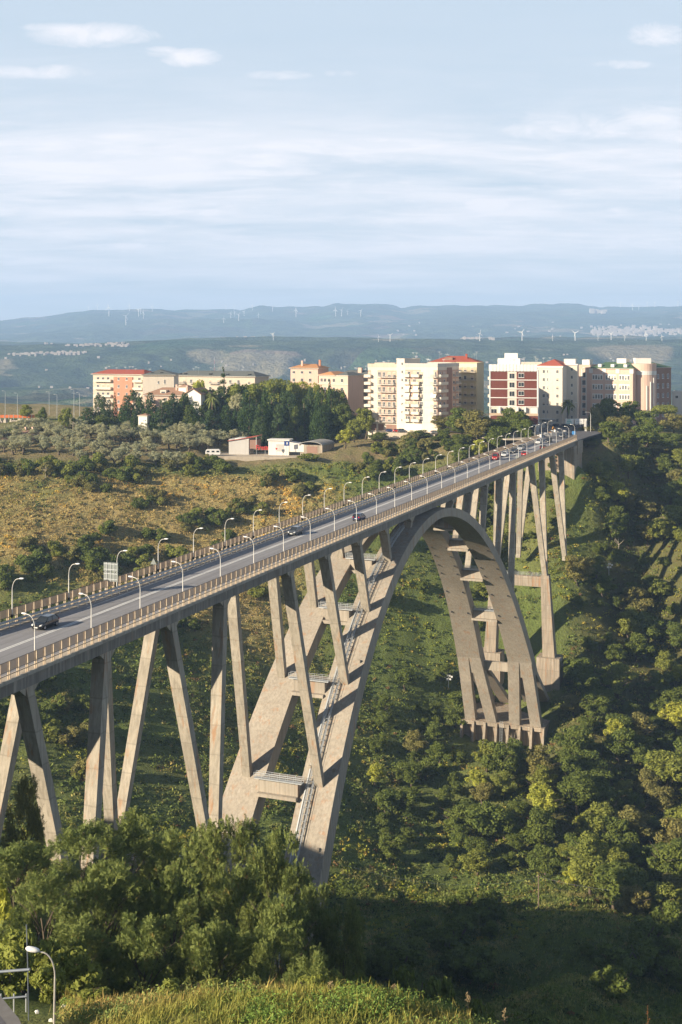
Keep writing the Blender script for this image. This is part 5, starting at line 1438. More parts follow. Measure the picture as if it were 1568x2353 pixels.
# -- pink office with green roof and rounded tower
B = Bld('office_building', 'narrow pink brick bay with a tall arched white window strip', 1329, 626, 1357, 623, 838, 976, 16, 'salmon'); L = B.L
B.box('pilaster', L*.28, L*.36, -.14, -.002, 2, B.H-2.4, 'whitewall'); B.box('pilaster', L*.62, L*.70, -.14, -.002, 2, B.H-2.4, 'whitewall')
for i in range(6): B.win('front', L*.49, B.H-6.5-i*3.9, 2.0, 2.6, 'plain')
mb = MB(); pts = [(L*.49+math.cos(a)*L*.2, math.sin(a)*L*.2) for a in [PI*k/10 for k in range(11)]]
mb.loft([[(x*1.0, y0, B.H-2.6+z) for (x, z) in [(L*.49+(x-L*.49)*q, z*q)]*1 for y0 in (-.14, -.002)]+[(L*.49+(x-L*.49)*.8, y0, B.H-2.6+z*.8) for y0 in (-.002, -.14)] for x, z in pts for q in (1,)]); mb_local('arch_moulding', mb, M['whitewall'], B.e)
B.box('roof_storey', L*.2, L*.8, 3, 9, B.H+.003, B.H+2.6, 'whitewall')
B = Bld('office_building', 'long pink brick office block with rows of white window bands and a green roof', 1357, 622, 1455, 610, 848, 970, 20, 'salmon'); L = B.L
for i in range(5):
    z = B.H-5.2-i*4.9
    for gI, (a, b_) in enumerate(((.05, .30), (.36, .62), (.68, .93))):
        B.box('window_surround', L*a, L*b_, -.06, -.002, z-.3, z+2.6, 'white' if i != 99 else 'white')
        for q in range(4): B.win('front', L*(a+(b_-a)*(q+.5)/4), z, (b_-a)*L/4*.72, 2.2, random.choice(['plain', 'plain', 'shut']), .07)
for u in (.02, .33, .65, .97): B.box('cornice_block', L*u-1.0, L*u+1.0, -.25, -.002, B.H-2.0, B.H+.4, 'whitewall')
B.box('floor_band', -.05, L+.05, -.08, -.002, .6, 1.3, 'whitewall')
B.hip(0, L, 0, B.D, B.H+.5, 3.0, 'greenroof', .5, ridge=.5); B.box('roof_storey', L*.5, L*.72, 8, 13, B.H+1.5, B.H+5.4, 'whitewall'); B.antennas(5, B.H+2)
for u in (.2, .5, .8): B.box('dormer', L*u-.9, L*u+.9, 1.5, 4, B.H+.7, B.H+2.6, 'whitewall')
e = thing('rounded_tower', (WX(1487, 612), 618, WZ(968, 612)), 'rounded pink brick corner tower with white stripes at the right end of the offices', 'building')
H = WZ(836, 612)-WZ(968, 612); mb = MB()
mb.loft([[(6.2*math.cos(a), -6.2*math.sin(a), z) for a in [PI*1.0*k/14 for k in range(15)]]+[(-6.2, 6, z), (6.2, 6, z)][::1] for z in (-3, H)]); mb_local('wall', mb, M['salmon'], e)
mb = MB(); mb.loft([[(6.3*math.cos(a), -6.3*math.sin(a), z) for a in [PI*(.05+.9*k/14) for k in range(15)]]+[(0, 2, z)] for z in (H-5.6, H-3.6)]); mb_local('white_band', mb, M['whitewall'], e)
for a in (.30, .40, .5): mb = MB(); mb.tube([(6.25*math.cos(PI*a), -6.25*math.sin(PI*a), 0), (6.25*math.cos(PI*a), -6.25*math.sin(PI*a), H-9-20*(a-.3)+2)], .3, 6); mb_local('white_stripe', mb, M['whitewall'], e)
mb = MB(); mb.box(-4, 4, 1, 5.8, H+.01, H+2.8); mb_local('roof_storey', mb, M['whitewall'], e)
B = Bld('office_building', 'shaded dark glass link with stacked terraces left of the rounded tower', 1455, 622, 1474, 621, 846, 970, 12, 'brown'); 
for i in range(5): B.box('terrace', 0, B.L, -1.2, -.003, 3+i*4.9, 4+i*4.9, 'whitewall'); B.win('front', B.L*.3, 4.1+i*4.9, 1.8, 3.0); B.win('front', B.L*.72, 4.1+i*4.9, 1.8, 3.0)
B = Bld('office_building', 'brown shaded office wing with a dark green roof at the far right of the row', 1505, 622, 1543, 634, 846, 970, 14, 'brown'); B.hip(0, B.L, 0, B.D, B.H+.3, 2.6, 'greenroof', .4)
for i in range(5):
    for u in (.2, .5, .8): B.win('front', B.L*u, 2.5+i*4.9, 1.8, 2.4)
B = Bld('house', 'small white house at the right edge of the photograph', 1545, 640, 1600, 636, 902, 975, 14, 'whitewall', 'house')
for u in (.2, .5): B.win('front', B.L*u, B.H-3, 1.4, 1.5)
B.parapet(.6)
# -- middle: pink houses
B = Bld('house', 'salmon pink house with an orange tiled roof and chimneys above the pines', 668, 640, 731, 634, 846, 960, 14, 'salmon', 'house'); B.hip(0, B.L, 0, B.D, B.H+.2, 2.0, 'orangetile', .8, ridge=.6)
for u in (.12, .42, .72): B.win('front', B.L*u, B.H-2.8, 1.6, 1.4); B.win('front', B.L*u, B.H-7, 1.6, 1.8)
B.box('chimney', B.L*.3, B.L*.3+.9, 3, 4, B.H+.8, B.H+4.0, 'salmon'); B.box('chimney', B.L*.86, B.L*.86+1.0, 6, 7, B.H+.8, B.H+4.4, 'orange')
B = Bld('house', 'lower salmon house with a row of white-framed windows beside the pink house', 733, 630, 800, 618, 862, 960, 13, 'salmon', 'house'); B.hip(0, B.L*.55, 0, B.D, B.H+.2, 1.8, 'orangetile', .7, ridge=.6)
for u in (.1, .22, .36, .52, .8): B.win('front', B.L*u, B.H-3.4, 1.6, 1.9); B.win('front', B.L*u, B.H-8.2, 1.6, 2.2)
B.box('cornice', -.3, B.L+.3, -.4, -.002, B.H-4.6, B.H-4.2, 'cream'); B.hip(B.L*.6, B.L, 0, B.D, B.H+.2, 1.6, 'greyroof', .4)
B = Bld('apartment_block', 'beige block with grey roof and pale balconies just left of the big cream building', 772, 640, 848, 632, 862, 985, 14, 'beige'); B.hip(0, B.L, 0, B.D, B.H+.2, 2.4, 'greyroof', .6, ridge=.7); B.antennas(4, B.H+1.5)
for i in range(5):
    B.bal('front', B.L*.86, B.H-3.6-i*4, B.L*.26, 1.4, 'solid'); 
    for u in (.1, .3, .5, .82): B.win('front', B.L*u, B.H-3.0-i*4, 1.5, 1.8)
B.box('chimney', B.L*.6, B.L*.6+2, 3, 5, B.H+1, B.H+4, 'salmon')
# -- left: orange block, long grey-roofed block, villa
B = Bld('apartment_block', 'orange and beige apartment block with five tiers of balconies and a red roof', 214, 662, 330, 650, 860, 955, 16, 'beige'); L = B.L; fh = 4.1
B.box('facade_panel', L*.42, L*.79, -.5, -.002, -2, B.H-1.2, 'orange'); B.hip(0, L, 0, B.D, B.H+.3, 2.3, 'redroof', .9, ridge=.6)
for i in range(5):
    z = B.H-3.8-i*fh
    B.bal('front', L*.21, z, L*.34, 1.6, 'solid'); B.bal('front', L*.90, z, L*.18, 1.5, 'solid')
    for u in (.10, .2, .3, .92): B.win('front', L*u, z+.1, 1.6, 2.3, random.choice(['shut', 'plain', 'door']))
    for u in (.52, .68): B.win('front', L*u, z+.8, 1.3, 1.6, 'plain', .51)
B.antennas(7, B.H+1)
B = Bld('apartment_block', 'plain cream end wall and long grey-roofed block running right behind the poplar', 328, 640, 400, 640, 862, 955, 18, 'cream'); L = B.L; B.hip(0, L, 0, B.D, B.H+.2, 2.6, 'greyroof', .9, ridge=.7)
for i in range(4): B.win('front', L*.5, B.H-4.5-i*4, .8, 1.5); B.win('front', L*.70, B.H-4.5-i*4, .8, 2.2)
for u in (.25, .55): B.box('skylight', L*u, L*u+1.4, 1.2, 2.4, B.H+.9, B.H+1.5, 'glass')
B = Bld('apartment_block', 'long beige block with green-tinted balconies and grey roof behind the poplar and cedar', 402, 690, 586, 668, 864, 950, 16, 'beige'); L = B.L; B.hip(0, L, 0, B.D, B.H+.3, 2.8, 'greyroof', .9, ridge=.7)
for i in range(4):
    for u in (.08, .25, .5, .75): B.bal('front', L*u, B.H-4.0-i*4, 5.5, 1.4, 'bars')
    for u in (.04, .12, .21, .29, .45, .55, .70, .80, .93): B.win('front', L*u, B.H-3.8-i*4, 1.5, 2.1, random.choice(['shut', 'plain']))
for u in (.03, .1, .42, .63, .9): B.box('skylight', L*u, L*u+1.6, 1.2, 2.6, B.H+.9, B.H+1.7, 'glass')
B.antennas(6, B.H+2)
B = Bld('house', 'villa with brown tiled hipped roofs, dormer and chimneys among the conifers', 332, 612, 440, 606, 908, 975, 14, 'salmon', 'house'); L = B.L; B.hip(0, L*.9, 0, B.D, B.H+.2, 3.6, 'tile', 1.0)
B.box('dormer', L*.32, L*.32+3.2, 1.0, 5, B.H+.9, B.H+2.6, 'cream'); B.win('front', L*.32+1.6, B.H+1.0, 2.0, 1.0, 'plain', -.99); B.box('chimney', L*.60, L*.60+1, 4, 5, B.H+1, B.H+5.4, 'salmon'); B.box('chimney', L*.85, L*.85+1, 2, 3, B.H+.5, B.H+5.0, 'salmon')
for u in (.15, .45, .7): B.win('front', L*u, B.H-3, 1.5, 1.8); B.bal('front', L*u, B.H-3.3, 4, 1.3, 'solid')
B = Bld('house', 'white gabled upper storey of the villa with a dark pitched roof', 426, 606, 462, 602, 905, 965, 10, 'whitewall', 'house'); L = B.L
mb = MB(); mb.loft([[(-.6, y, B.H), (L/2, y, B.H+3), (L+.6, y, B.H), (L+.6, y, B.H-.35), (L/2, y, B.H+2.55), (-.6, y, B.H-.35)] for y in (-.7, 10.5)]); mb_local('roof', mb, M['tile'], B.e)
mb = MB(); mb.loft([[(0, y, B.H-.01), (L/2, y, B.H+2.5), (L, y, B.H-.01)] for y in (.02, .2)]); mb_local('gable', mb, M['whitewall'], B.e); B.win('front', L*.4, B.H-2.4, .9, 1.4)
B.box('roof_turret', -6, -1.2, 3, 8, B.H-1, B.H+3.2, 'whitewall'); B.hip(-6, -1.2, 3, 8, B.H+3.3, 1.4, 'tile', .5)
B = Bld('house', 'small white wall of an outbuilding glimpsed between cypresses below the villa', 318, 586, 338, 584, 955, 985, 5, 'whitewall', 'outbuilding'); B.hip(0, B.L, 0, 5, B.H+.1, 1.0, 'tile', .4)
# -- cottage at the far left, little brown shed
B = Bld('house', 'pink cottage with a brown tiled roof behind the palm at the far left', 56, 566, 92, 572, 1000, 1022, 9, 'salmon', 'house'); B.hip(0, B.L, 0, B.D, B.H+.1, 1.8, 'tile', .9, ridge=.8)
for u in (.3, .7): B.win('front', B.L*u, 1.2, 1.2, 1.5)
B.box('chimney', B.L*.75, B.L*.75+.8, 3, 4, B.H+.4, B.H+3.4, 'salmon'); B.box('chimney', B.L*.45, B.L*.45+.7, 5, 6, B.H+.4, B.H+3.4, 'salmon')
B = Bld('house', 'pink house cut by the left edge of the photograph, beside the palm', -30, 560, 12, 560, 1013, 1030, 9, 'salmon', 'house'); B.hip(0, B.L, 0, B.D, B.H+.1, 1.7, 'tile', .8); B.win('front', B.L*.85, 1.0, 1.3, 1.6)
B = Bld('shed', 'small brown-roofed stone shed beside the solitary cypress', 262, 578, 300, 578, 992, 1012, 6, 'brown', 'shed'); B.box('lean_to_roof', -.6, B.L*.45, -1, 6.4, B.H+.01, B.H+.3, 'tile'); B.box('door', B.L*.6, B.L*.6+1.6, -.06, -.002, 0, 2.2, 'greywall')
# -- tyre yard
B = Bld('shed', 'whitewashed shed with a sloping red-edged roof in the yard below the conifers', 526, 552, 572, 550, 1009, 1031, 8, 'greywall', 'shed')
mb = MB(); L = B.L; mb.loft([[(-.4, -.6, B.H-.9+.012), (L+4, -.6, B.H+1.4), (L+4, -.6, B.H+1.65), (-.4, -.6, B.H-.65)], [(-.4, 8.4, B.H-.9+.012), (L+4, 8.4, B.H+1.4), (L+4, 8.4, B.H+1.65), (-.4, 8.4, B.H-.65)]]); mb_local('sloping_roof', mb, M['redroof'], B.e)
B.box('wall_upper', L*.3, L, .01, 7.9, B.H+.0, B.H+.5, 'whitewall'); B.box('open_bay', L+.01, L+3.6, .3, 7.5, .2, B.H-.2, 'brown'); B.box('open_bay_post', L+3.4, L+3.7, -.3, 0, 0, B.H+1.2, 'greywall')
B = Bld('shed', 'low white flat-roofed workshop beside the road sign in the yard', 617, 548, 664, 546, 1012, 1037, 6, 'whitewall', 'workshop'); L = B.L
B.box('flat_roof', -.4, L+.4, -.6, 6.3, B.H+.004, B.H+.55, 'whitewall'); B.box('workshop_door', L*.38, L*.75, -.06, -.002, .1, 3.3, 'greywall')
mb = MB(); mb.loft([[(L+.3, -.2, 0), (L+9, -.2, 0), (L+9, -.2, 3.0), (L+.3, -.2, 4.4)], [(L+.3, 6, 0), (L+9, 6, 0), (L+9, 6, 3.0), (L+.3, 6, 4.4)]]); mb_local('annex', mb, M['whitewall'], B.e)
B = Bld('shed', 'grey vaulted shed with a dark open end at the right of the yard', 690, 545, 741, 541, 1022, 1040, 14, 'abut', 'shed'); L = B.L
mb = MB(); arc = [(L/2+L/2*1.05*math.cos(a), B.H+L*.16*math.sin(a)) for a in [PI*k/12 for k in range(13)]]
mb.loft([[(x, y, z) for x, z in arc]+[(x*.97+.1, y, z-.25) for x, z in arc[::-1]] for y in (-.7, 14.4)]); mb_local('vaulted_roof', mb, M['flatroof'], B.e); B.box('door_shade_panel', L*.3, L*.78, -.08, -.002, 0, 3.0, 'brown')  # brown panel on the closed wall, coloured for the dark inside
wl = thing('retaining_wall', WP(538, 1047, 541), 'low pale concrete retaining wall below the tyre yard', 'wall'); mb = MB(); a, b_ = Vector((WX(466, 537), 537, YARD_Z-.2)), Vector((WX(608, 536), 536, YARD_Z-.2))
mb.hexa([a+Vector((0, 0, -2)), b_+Vector((0, 0, -2)), b_+Vector((0, .5, -2)), a+Vector((0, .5, -2)), a+Vector((0, 0, .7)), b_+Vector((0, 0, .7)), b_+Vector((0, .5, .7)), a+Vector((0, .5, .7))]); mesh_obj('wall_body', mb, M['walk'], wl)
def yard(name, pts, mat, lift=.12, kind='structure'):
    """a flat paved sheet through corner points on the ground"""
    P = [Vector(p) for p in pts]; mb = MB(); n = 14
    for i in range(n):
        for j in range(n): pass
    vs = []; z = YARD_Z if name == 'yard' else max(gz(p.x, p.y) for p in P)+lift
    mb.add([(p.x, p.y, z) for p in P]+[(p.x, p.y, z-3.0) for p in P], [tuple(range(len(P)))]+[(k, (k+1) % len(P), (k+1) % len(P)+len(P), k+len(P)) for k in range(len(P))])
    o = mesh_obj(name, mb, mat); tag(o, kind=kind); return z
YZ = yard('yard', [WP(470, 1040, 542), WP(700, 1040, 537), WP(700, 1030, 562), WP(500, 1030, 562)], M['walk'], .05)
# lettering on its frame
cu = bpy.data.curves.new('lettering', 'FONT'); cu.body = 'Firestone'; cu.size = 3.1; cu.extrude = .08; cu.offset = .05; cu.materials.append(M['red'])
e = thing('roof_lettering', (WX(588, 549), 549, YZ+2.3), 'red lettering sign on posts in the yard between the white sheds', 'sign')
lt = bpy.data.objects.new('lettering_tmp', cu); COL.objects.link(lt); dg = bpy.context.evaluated_depsgraph_get(); mt_ = bpy.data.meshes.new_from_object(lt.evaluated_get(dg)); bpy.data.objects.remove(lt)
lo = bpy.data.objects.new('letters', mt_); link(lo, e); lo.rotation_euler = (PI/2, 0, 0); wdt = max(v.co.x for v in mt_.vertices); lo.scale = (8.6/wdt, 1, 1)
mb = MB()
for x in (.3, 4.2, 8.3): mb.tube([(x, .2, -2.6), (x, .2, 1.6)], .07, 5)
mb.box(0, 8.6, .12, .2, -.15, -.02); mb_local('frame', mb, M['steel'], e)
e = thing('road_sign', (WX(659, 543), 543, YZ), 'small dark blue square sign on a pole above the workshop', 'sign'); mb = MB(); mb.tube([(0, 0, 0), (0, 0, 6.4)], .09, 6); mb_local('pole', mb, M['steel'], e); mb = MB(); mb.box(-1.1, 1.3, -.12, 0, 4.6, 6.6); M['blue'] = plain('sign_blue', (.03, .07, .25), .5); mb_local('board', mb, M['blue'], e)
mb = MB(); mb.box(-.1, .5, -.16, -.125, 5.2, 6.2); mb_local('emblem', mb, M['white'], e)
e = thing('shield_sign', (WX(636, 546), 545, YZ+2.4), 'small white and red shield-shaped sign beside the red lettering', 'sign'); mb = MB()
sh = [(-.75, 1.5), (.75, 1.5), (.75, .6), (.4, .1), (0, -.2), (-.4, .1), (-.75, .6)]; mb.loft([[(x, y, z) for x, z in sh] for y in (-.1, 0)]); mb_local('shield', mb, M['white'], e)
mb = MB(); mb.loft([[(x*.5, y, .3+z*.55) for x, z in sh] for y in (-.14, -.105)]); mb_local('emblem', mb, M['red'], e); mb = MB(); mb.tube([(0, .05, -2.4), (0, .05, .2)], .06, 5); mb_local('post', mb, M['steel'], e)
# caravan
e = thing('caravan', (WX(490, 544), 544, YZ), 'small white touring caravan parked at the left end of the retaining wall', 'caravan', rz=.05)
mb = MB(); pr = [(-3.2, .7), (3.0, .7), (3.3, 1.3), (3.1, 2.5), (2.6, 3.0), (-2.6, 3.0), (-3.2, 2.6), (-3.5, 1.5)]; mb.loft([[(x, y, z) for x, z in pr] for y in (-1.1, 1.1)]); mb_local('body', mb, M['white'], e)
for x in (-2.2, 0, 2.1): mb = MB(); mb.box(x-.6, x+.6, -1.15, -1.102, 1.7, 2.4); mb_local('window', mb, M['glass'], e)
mb = MB(); mb.cyl((-.2, -1.15, .45), (0, 1, 0), .42, .25, 14); mb_local('wheel', mb, M['black'], e); mb = MB(); mb.cyl((-.2, .9, .45), (0, 1, 0), .42, .25, 14); mb_local('wheel', mb, M['black'], e)
mb = MB(); mb.box(3.3, 4.6, -.08, .08, .5, .62); mb.tube([(4.5, 0, 0), (4.5, 0, .6)], .05, 6); mb_local('drawbar', mb, M['steel'], e)
# ------------------------------------------------------------------ cars
def car_paint(name, col): 
    m, t, b = new_mat(name); b.inputs['Base Color'].default_value = (*col, 1); b.inputs['Roughness'].default_value = .28; b.inputs['Metallic'].default_value = .2; b.inputs['Coat Weight'].default_value = .5
    c = t.mix(t.noise(coords(t), 2.0, 3, .5), tuple(x*.9 for x in col), tuple(min(1, x*1.08) for x in col)); t.link(c, b.inputs['Base Color']); return m
PAINT = {k: car_paint('paint_'+k, c) for k, c in dict(black=(.012, .013, .016), blue=(.015, .025, .09), red=(.45, .02, .015), white=(.72, .72, .70), silver=(.42, .43, .44), grey=(.10, .105, .11), green=(.02, .06, .04)).items()}
M['tyre'] = plain('tyre_rubber', (.018, .018, .018), .85); M['rim'] = plain('wheel_rim', (.5, .5, .52), .35, .7); M['headl'] = plain('headlight_glass', (.85, .85, .82), .1, 0, .02); M['taill'] = plain('taillight_red', (.5, .02, .02), .25, 0, .05); M['plate'] = plain('number_plate', (.75, .75, .72), .5)
def car(label, loc, rz, paint='black', kind='hatch', group='cars on the road', name='car'):
    e = thing(name, loc, label, 'van' if kind == 'van' else 'car', group, rz); P = PAINT[paint]
    # local: front towards -y; sections along y: (y, half width, z sill, z shoulder)
    if kind == 'van': L, W_, hs, rf = 4.8, .92, 1.15, 2.05
    elif kind == 'suv': L, W_, hs, rf = 4.4, .92, 1.05, 1.75
    else: L, W_, hs, rf = 4.15, .86, .92, 1.47
    ys = [-L/2, -L/2+.12, -L/2+.5, -L/2+1.15, 0, L/2-.9, L/2-.25, L/2]
    sh = [.52, .68, hs-.14, hs-.02, hs, hs+.02, hs, .6]; hw = [.62*W_, .86*W_, .97*W_, W_, W_, W_, .95*W_, .82*W_]; lo = [.32, .24, .2, .2, .2, .2, .26, .38]
    mb = MB(); mb.loft([[(-w*.9, y, l), (w*.9, y, l), (w, y, l+.18), (w, y, (l+z)/2+.08), (w*.93, y, z), (w*.5, y, z+.05), (-w*.5, y, z+.05), (-w*.93, y, z), (-w, y, (l+z)/2+.08), (-w, y, l+.18)] for y, w, l, z in zip(ys, hw, lo, sh)]); mb_local('body', mb, P, e)
    y0, y1 = (-L/2+1.0, L/2-.12) if kind != 'van' else (-L/2+.55, L/2-.06)
    rf0, rf1 = (y0+.85, y1-.45) if kind != 'van' else (y0+.6, y1-.12)
    b0 = hs+.0
    lw, uw = W_*.90, W_*.70 if kind != 'van' else W_*.82
    V = [(-lw, y0, b0), (lw, y0, b0), (lw, y1, b0), (-lw, y1, b0), (-uw, rf0, rf-.06), (uw, rf0, rf-.06), (uw, rf1, rf-.06), (-uw, rf1, rf-.06)]
    mb = MB(); mb.hexa(V); mb_local('windows', mb, M['glass'], e)
    mb = MB(); mb.loft([[(-uw-.02, rf0-.06, rf-.06), (uw+.02, rf0-.06, rf-.06), (uw+.02, rf1+.05, rf-.06), (-uw-.02, rf1+.05, rf-.06)], [(-uw*.9, rf0+.1, rf), (uw*.9, rf0+.1, rf), (uw*.9, rf1-.1, rf), (-uw*.9, rf1-.1, rf)]]); mb_local('roof', mb, P, e)
    mb = MB()
    for sx in (-1, 1):
        for (ya, yb) in ((y0, rf0), ((y0+y1)/2+.05, (rf0+rf1)/2+.05), (y1, rf1)):
            mb.tube([(sx*(lw+.0), ya, b0), (sx*(uw+.02), yb, rf-.05)], .05, 5)
    mb_local('pillars', mb, P, e)
    for sx in (-1, 1):
        for y in (-L/2+.78, L/2-.75):
            mb = MB(); mb.cyl((sx*W_-sx*.2-.0, y, .32), (sx, 0, 0), .33, .215, 16); w_ = mb_local('wheel', mb, M['tyre'], e)
            mb = MB(); mb.cyl((sx*W_+sx*.012, y, .32), (sx, 0, 0), .2, .03, 10); mb_local('rim', mb, M['rim'], w_)
        mb = MB(); mb.loft([[(sx*W_*.55, -L/2+.03, .60), (sx*W_*.84, -L/2+.12, .60), (sx*W_*.86, -L/2+.14, .76), (sx*W_*.58, -L/2+.04, .70)], [(sx*W_*.55, -L/2+.2, .60), (sx*W_*.84, -L/2+.3, .60), (sx*W_*.86, -L/2+.4, .80), (sx*W_*.58, -L/2+.3, .74)]]); mb_local('headlight', mb, M['headl'], e)
        mb = MB(); mb.box(min(sx*W_*.6, sx*W_*.88), max(sx*W_*.6, sx*W_*.88), L/2-.12, L/2+.012, .72, .95); mb_local('tail_light', mb, M['taill'], e)
        mb = MB(); mb.box(min(sx*W_, sx*(W_+.16)), max(sx*W_, sx*(W_+.16)), y0+.35, y0+.5, b0-.02, b0+.14); mb_local('mirror', mb, P, e)
    mb = MB(); mb.box(-.26, .26, -L/2-.015, -L/2+.1, .36, .47); mb_local('number_plate', mb, M['plate'], e)
    mb = MB(); mb.box(-.26, .26, L/2-.05, L/2+.015, .5, .61); mb_local('number_plate', mb, M['plate'], e)
    mb = MB(); mb.box(-W_*.5, W_*.5, -L/2-.006, -L/2+.1, .5, .62); mb_local('grille', mb, M['black'], e)
    return e
IN = -TH; OUT = PI-TH      # oncoming cars have their front (local -y) towards the viewer
def on_bridge(px, w, label, paint, kind='hatch', out=False, scale=1.12):
    c = car(label, BR(s_of(px, w), w, .06 if w > -4 else .03), OUT if out else IN, paint, kind); c.scale = (scale,)*3; return c
on_bridge(104, -4.2, 'black hatchback coming towards the viewer in the left lane, nearest car on the viaduct', 'black')
on_bridge(679, -4.0, 'dark grey hatchback coming forward in the left lane above the arch', 'grey', 'hatch')
on_bridge(826, 1.6, 'dark blue hatchback driving away in the right lane above the arch', 'blue', out=True)
on_bridge(1141, -3.6, 'red van at the head of the queue on the far part of the viaduct', 'red', 'van')
on_bridge(1161, -3.6, 'white car right behind the red van', 'white')
on_bridge(1182, -3.6, 'black car third in the oncoming queue on the viaduct', 'black')
on_bridge(1198, -3.9, 'silver estate car fourth in the oncoming queue on the viaduct', 'silver', 'suv')
on_bridge(1239, -3.4, 'white car near the far end of the viaduct, before the roundabout', 'white', 'suv')
on_bridge(1207, 2.6, 'small red car half hidden by the parapet near the far end', 'red', out=True)
on_bridge(1262, -1.0, 'black car leaving the roundabout onto the viaduct', 'black', 'suv')
on_bridge(1249, 3.4, 'dark car with white rear lamps half hidden by the parapet at the far end', 'black', out=True)
on_bridge(1292, -1.0, 'grey car waiting in the shade beyond the far end', 'grey')

# ------------------------------------------------------------------ far end of the bridge: junction, gantry, pylon
def sheet(name, pts, z, mat):
    mb = MB(); mb.add([(p.x, p.y, z) for p in pts]+[(p.x, p.y, z-.5) for p in pts], [tuple(range(len(pts)))]+[(k, (k+1) % len(pts), (k+1) % len(pts)+len(pts), k+len(pts)) for k in range(len(pts))])
    return tag(mesh_obj(name, mb, mat), kind='structure')
sheet('road', [BR(551.02, -8, 0), BR(551.02, 8, 0), BR(575, 9, 0), BR(678, 18, 0), BR(678, -24, 0), BR(600, -26, 0), BR(572, -14, 0)], -.02, M['street'])
sheet('forecourt', [BR(552, -9, 0), BR(571, -15.5, 0), BR(596, -27.5, 0), BR(590, -46, 0), BR(560, -44, 0), BR(548, -22, 0)], -.10, M['walk'])
def run_wall(name, label, pts, h, th_, mat, cat='wall', base=-.3):
    e = thing(name, pts[0], label, cat); mb = MB(); secs = []
    for i, p in enumerate(pts):
        d = (pts[min(i+1, len(pts)-1)]-pts[max(i-1, 0)]); d.z = 0; d.normalize(); n = Vector((-d.y, d.x, 0))
        secs.append([p-n*th_/2+Vector((0, 0, base)), p+n*th_/2+Vector((0, 0, base)), p+n*th_/2+Vector((0, 0, h)), p-n*th_/2+Vector((0, 0, h))])
    mb.loft(secs); mesh_obj('wall_body', mb, mat, e); return e
arc = [BR(578+11*math.cos(a), -13+11*math.sin(a), 0) for a in [PI*(1.1-1.05*k/14) for k in range(15)]]
run_wall('curved_wall', 'curved grey retaining wall of the roundabout ramp beyond the far end', arc, 1.6, .5, M['greywall'])
for k, (px, t, c) in enumerate(((1229, 566, 'grey'), (1238, 570, 'steel'))):
    e = thing('road_sign', (WX(px, t), t, -.1), ('back of a grey direction board at the far left end of the viaduct' if k == 0 else 'back of a second, taller direction board behind the first'), 'sign'); mb = MB(); mb.tube([(0, 0, 0), (0, 0, 3.4)], .08, 5); mb.tube([(2.4, 0, 0), (2.4, 0, 3.4)], .08, 5); mb_local('posts', mb, M['steel'], e)
    mb = MB(); mb.box(-.6, 3.0, -.1, 0, 1.2, 3.6); mb_local('board', mb, M['greywall'], e)
e = thing('barrier_blocks', BR(562, -9.5, -.1), 'white concrete barrier blocks closing off the works area at the far end', 'road barrier'); mb = MB()
for k in range(6):
    p = BR(560+k*2.6, -9.5-k*1.3, -.1); mb = MB(); mb.obox(p, AX*2.2-LAT*.9, LAT*.5, Vector((0, 0, 1.3))); mesh_obj('block', mb, M['white'], e)
# excavator
e = thing('excavator', BR(572, -7.5, -.1), 'small orange excavator with a white bucket arm at the works beyond the far end', 'excavator', rz=.9); M['digger'] = plain('digger_orange', (.60, .28, .04), .5)
for y in (-.9, .9): mb = MB(); mb.box(-1.6, 1.6, y-.25, y+.25, 0, .7); mb_local('track', mb, M['black'], e)
mb = MB(); mb.box(-1.4, 1.1, -.9, .9, .75, 1.7); mb_local('house', mb, M['digger'], e)
mb = MB(); mb.box(-.2, .9, -.9, 0, 1.71, 2.9); mb_local('cab', mb, M['glass'], e)
mb = MB(); mb.tube([(1, .4, 1.4), (2.9, .4, 3.8), (4.6, .4, 2.6)], .18, 6); mb_local('boom', mb, M['digger'], e); mb = MB(); mb.box(4.2, 5.0, 0, .8, 1.4, 2.4); mb_local('bucket', mb, M['white'], e)
# pylon
e = thing('pylon_sign', (WX(1172, 556), 556, gz(WX(1172, 556), 556)), 'tall white cross-shaped pylon in front of the brick-red block', 'pylon'); zt = WZ(955, 556)-e.location.z
mb = MB(); mb.box(-.75, .75, -.5, .5, -1, zt-2); mb_local('shaft', mb, M['white'], e); mb = MB(); mb.box(-1.9, 1.9, -.7, .7, zt-3.4, zt-1.0); mb_local('head', mb, M['white'], e); mb = MB(); mb.box(-1.1, 1.1, -.5, .5, zt-.995, zt); mb_local('crown_panel', mb, M['white'], e)
# overhead gantry
e = thing('sign_gantry', (WX(1347, 563), 563, -.2), 'white cantilever gantry with two direction boards across the far end of the viaduct', 'gantry'); zt = WZ(962, 563)+.2
mb = MB(); mb.box(-.45, .45, -.3, .3, 0, zt); mb_local('mast', mb, M['white'], e); x0 = WX(1300, 563)-WX(1347, 563)
mb = MB(); mb.box(x0, -.46, -.2, .2, zt-.5, zt-.1); mb.box(x0*.5, -.46, -.2, .2, zt-2.2, zt-1.9)
for k in range(5): x = x0*.5*(k+.5)/5; mb.box(x-.12, x+.12, -.15, .15, zt-2.0, zt-.4)
mb_local('arm', mb, M['white'], e); M['teal'] = plain('sign_teal', (.05, .36, .36), .5); M['greenish'] = plain('sign_grey_text', (.30, .33, .36), .5)
for a, b_, tx in ((x0, x0+3.7, 'teal'), (x0+4.3, x0+8.3, 'greenish')):
    mb = MB(); mb.box(a, b_, -.32, -.22, zt-2.5, zt-.0); bd = mb_local('board', mb, M['white'], e)
    for r_ in range(3): mb = MB(); mb.box(a+.4+.2*r_, b_-.7-.25*r_, -.36, -.325, zt-2.2+.72*r_, zt-1.85+.72*r_); mb_local('text_line', mb, M[tx], bd)
mb = MB(); mb.box(-.9, .1, -.5, -.32, 2.2, 5.2); mb_local('cabinet', mb, M['whitewall'], e)
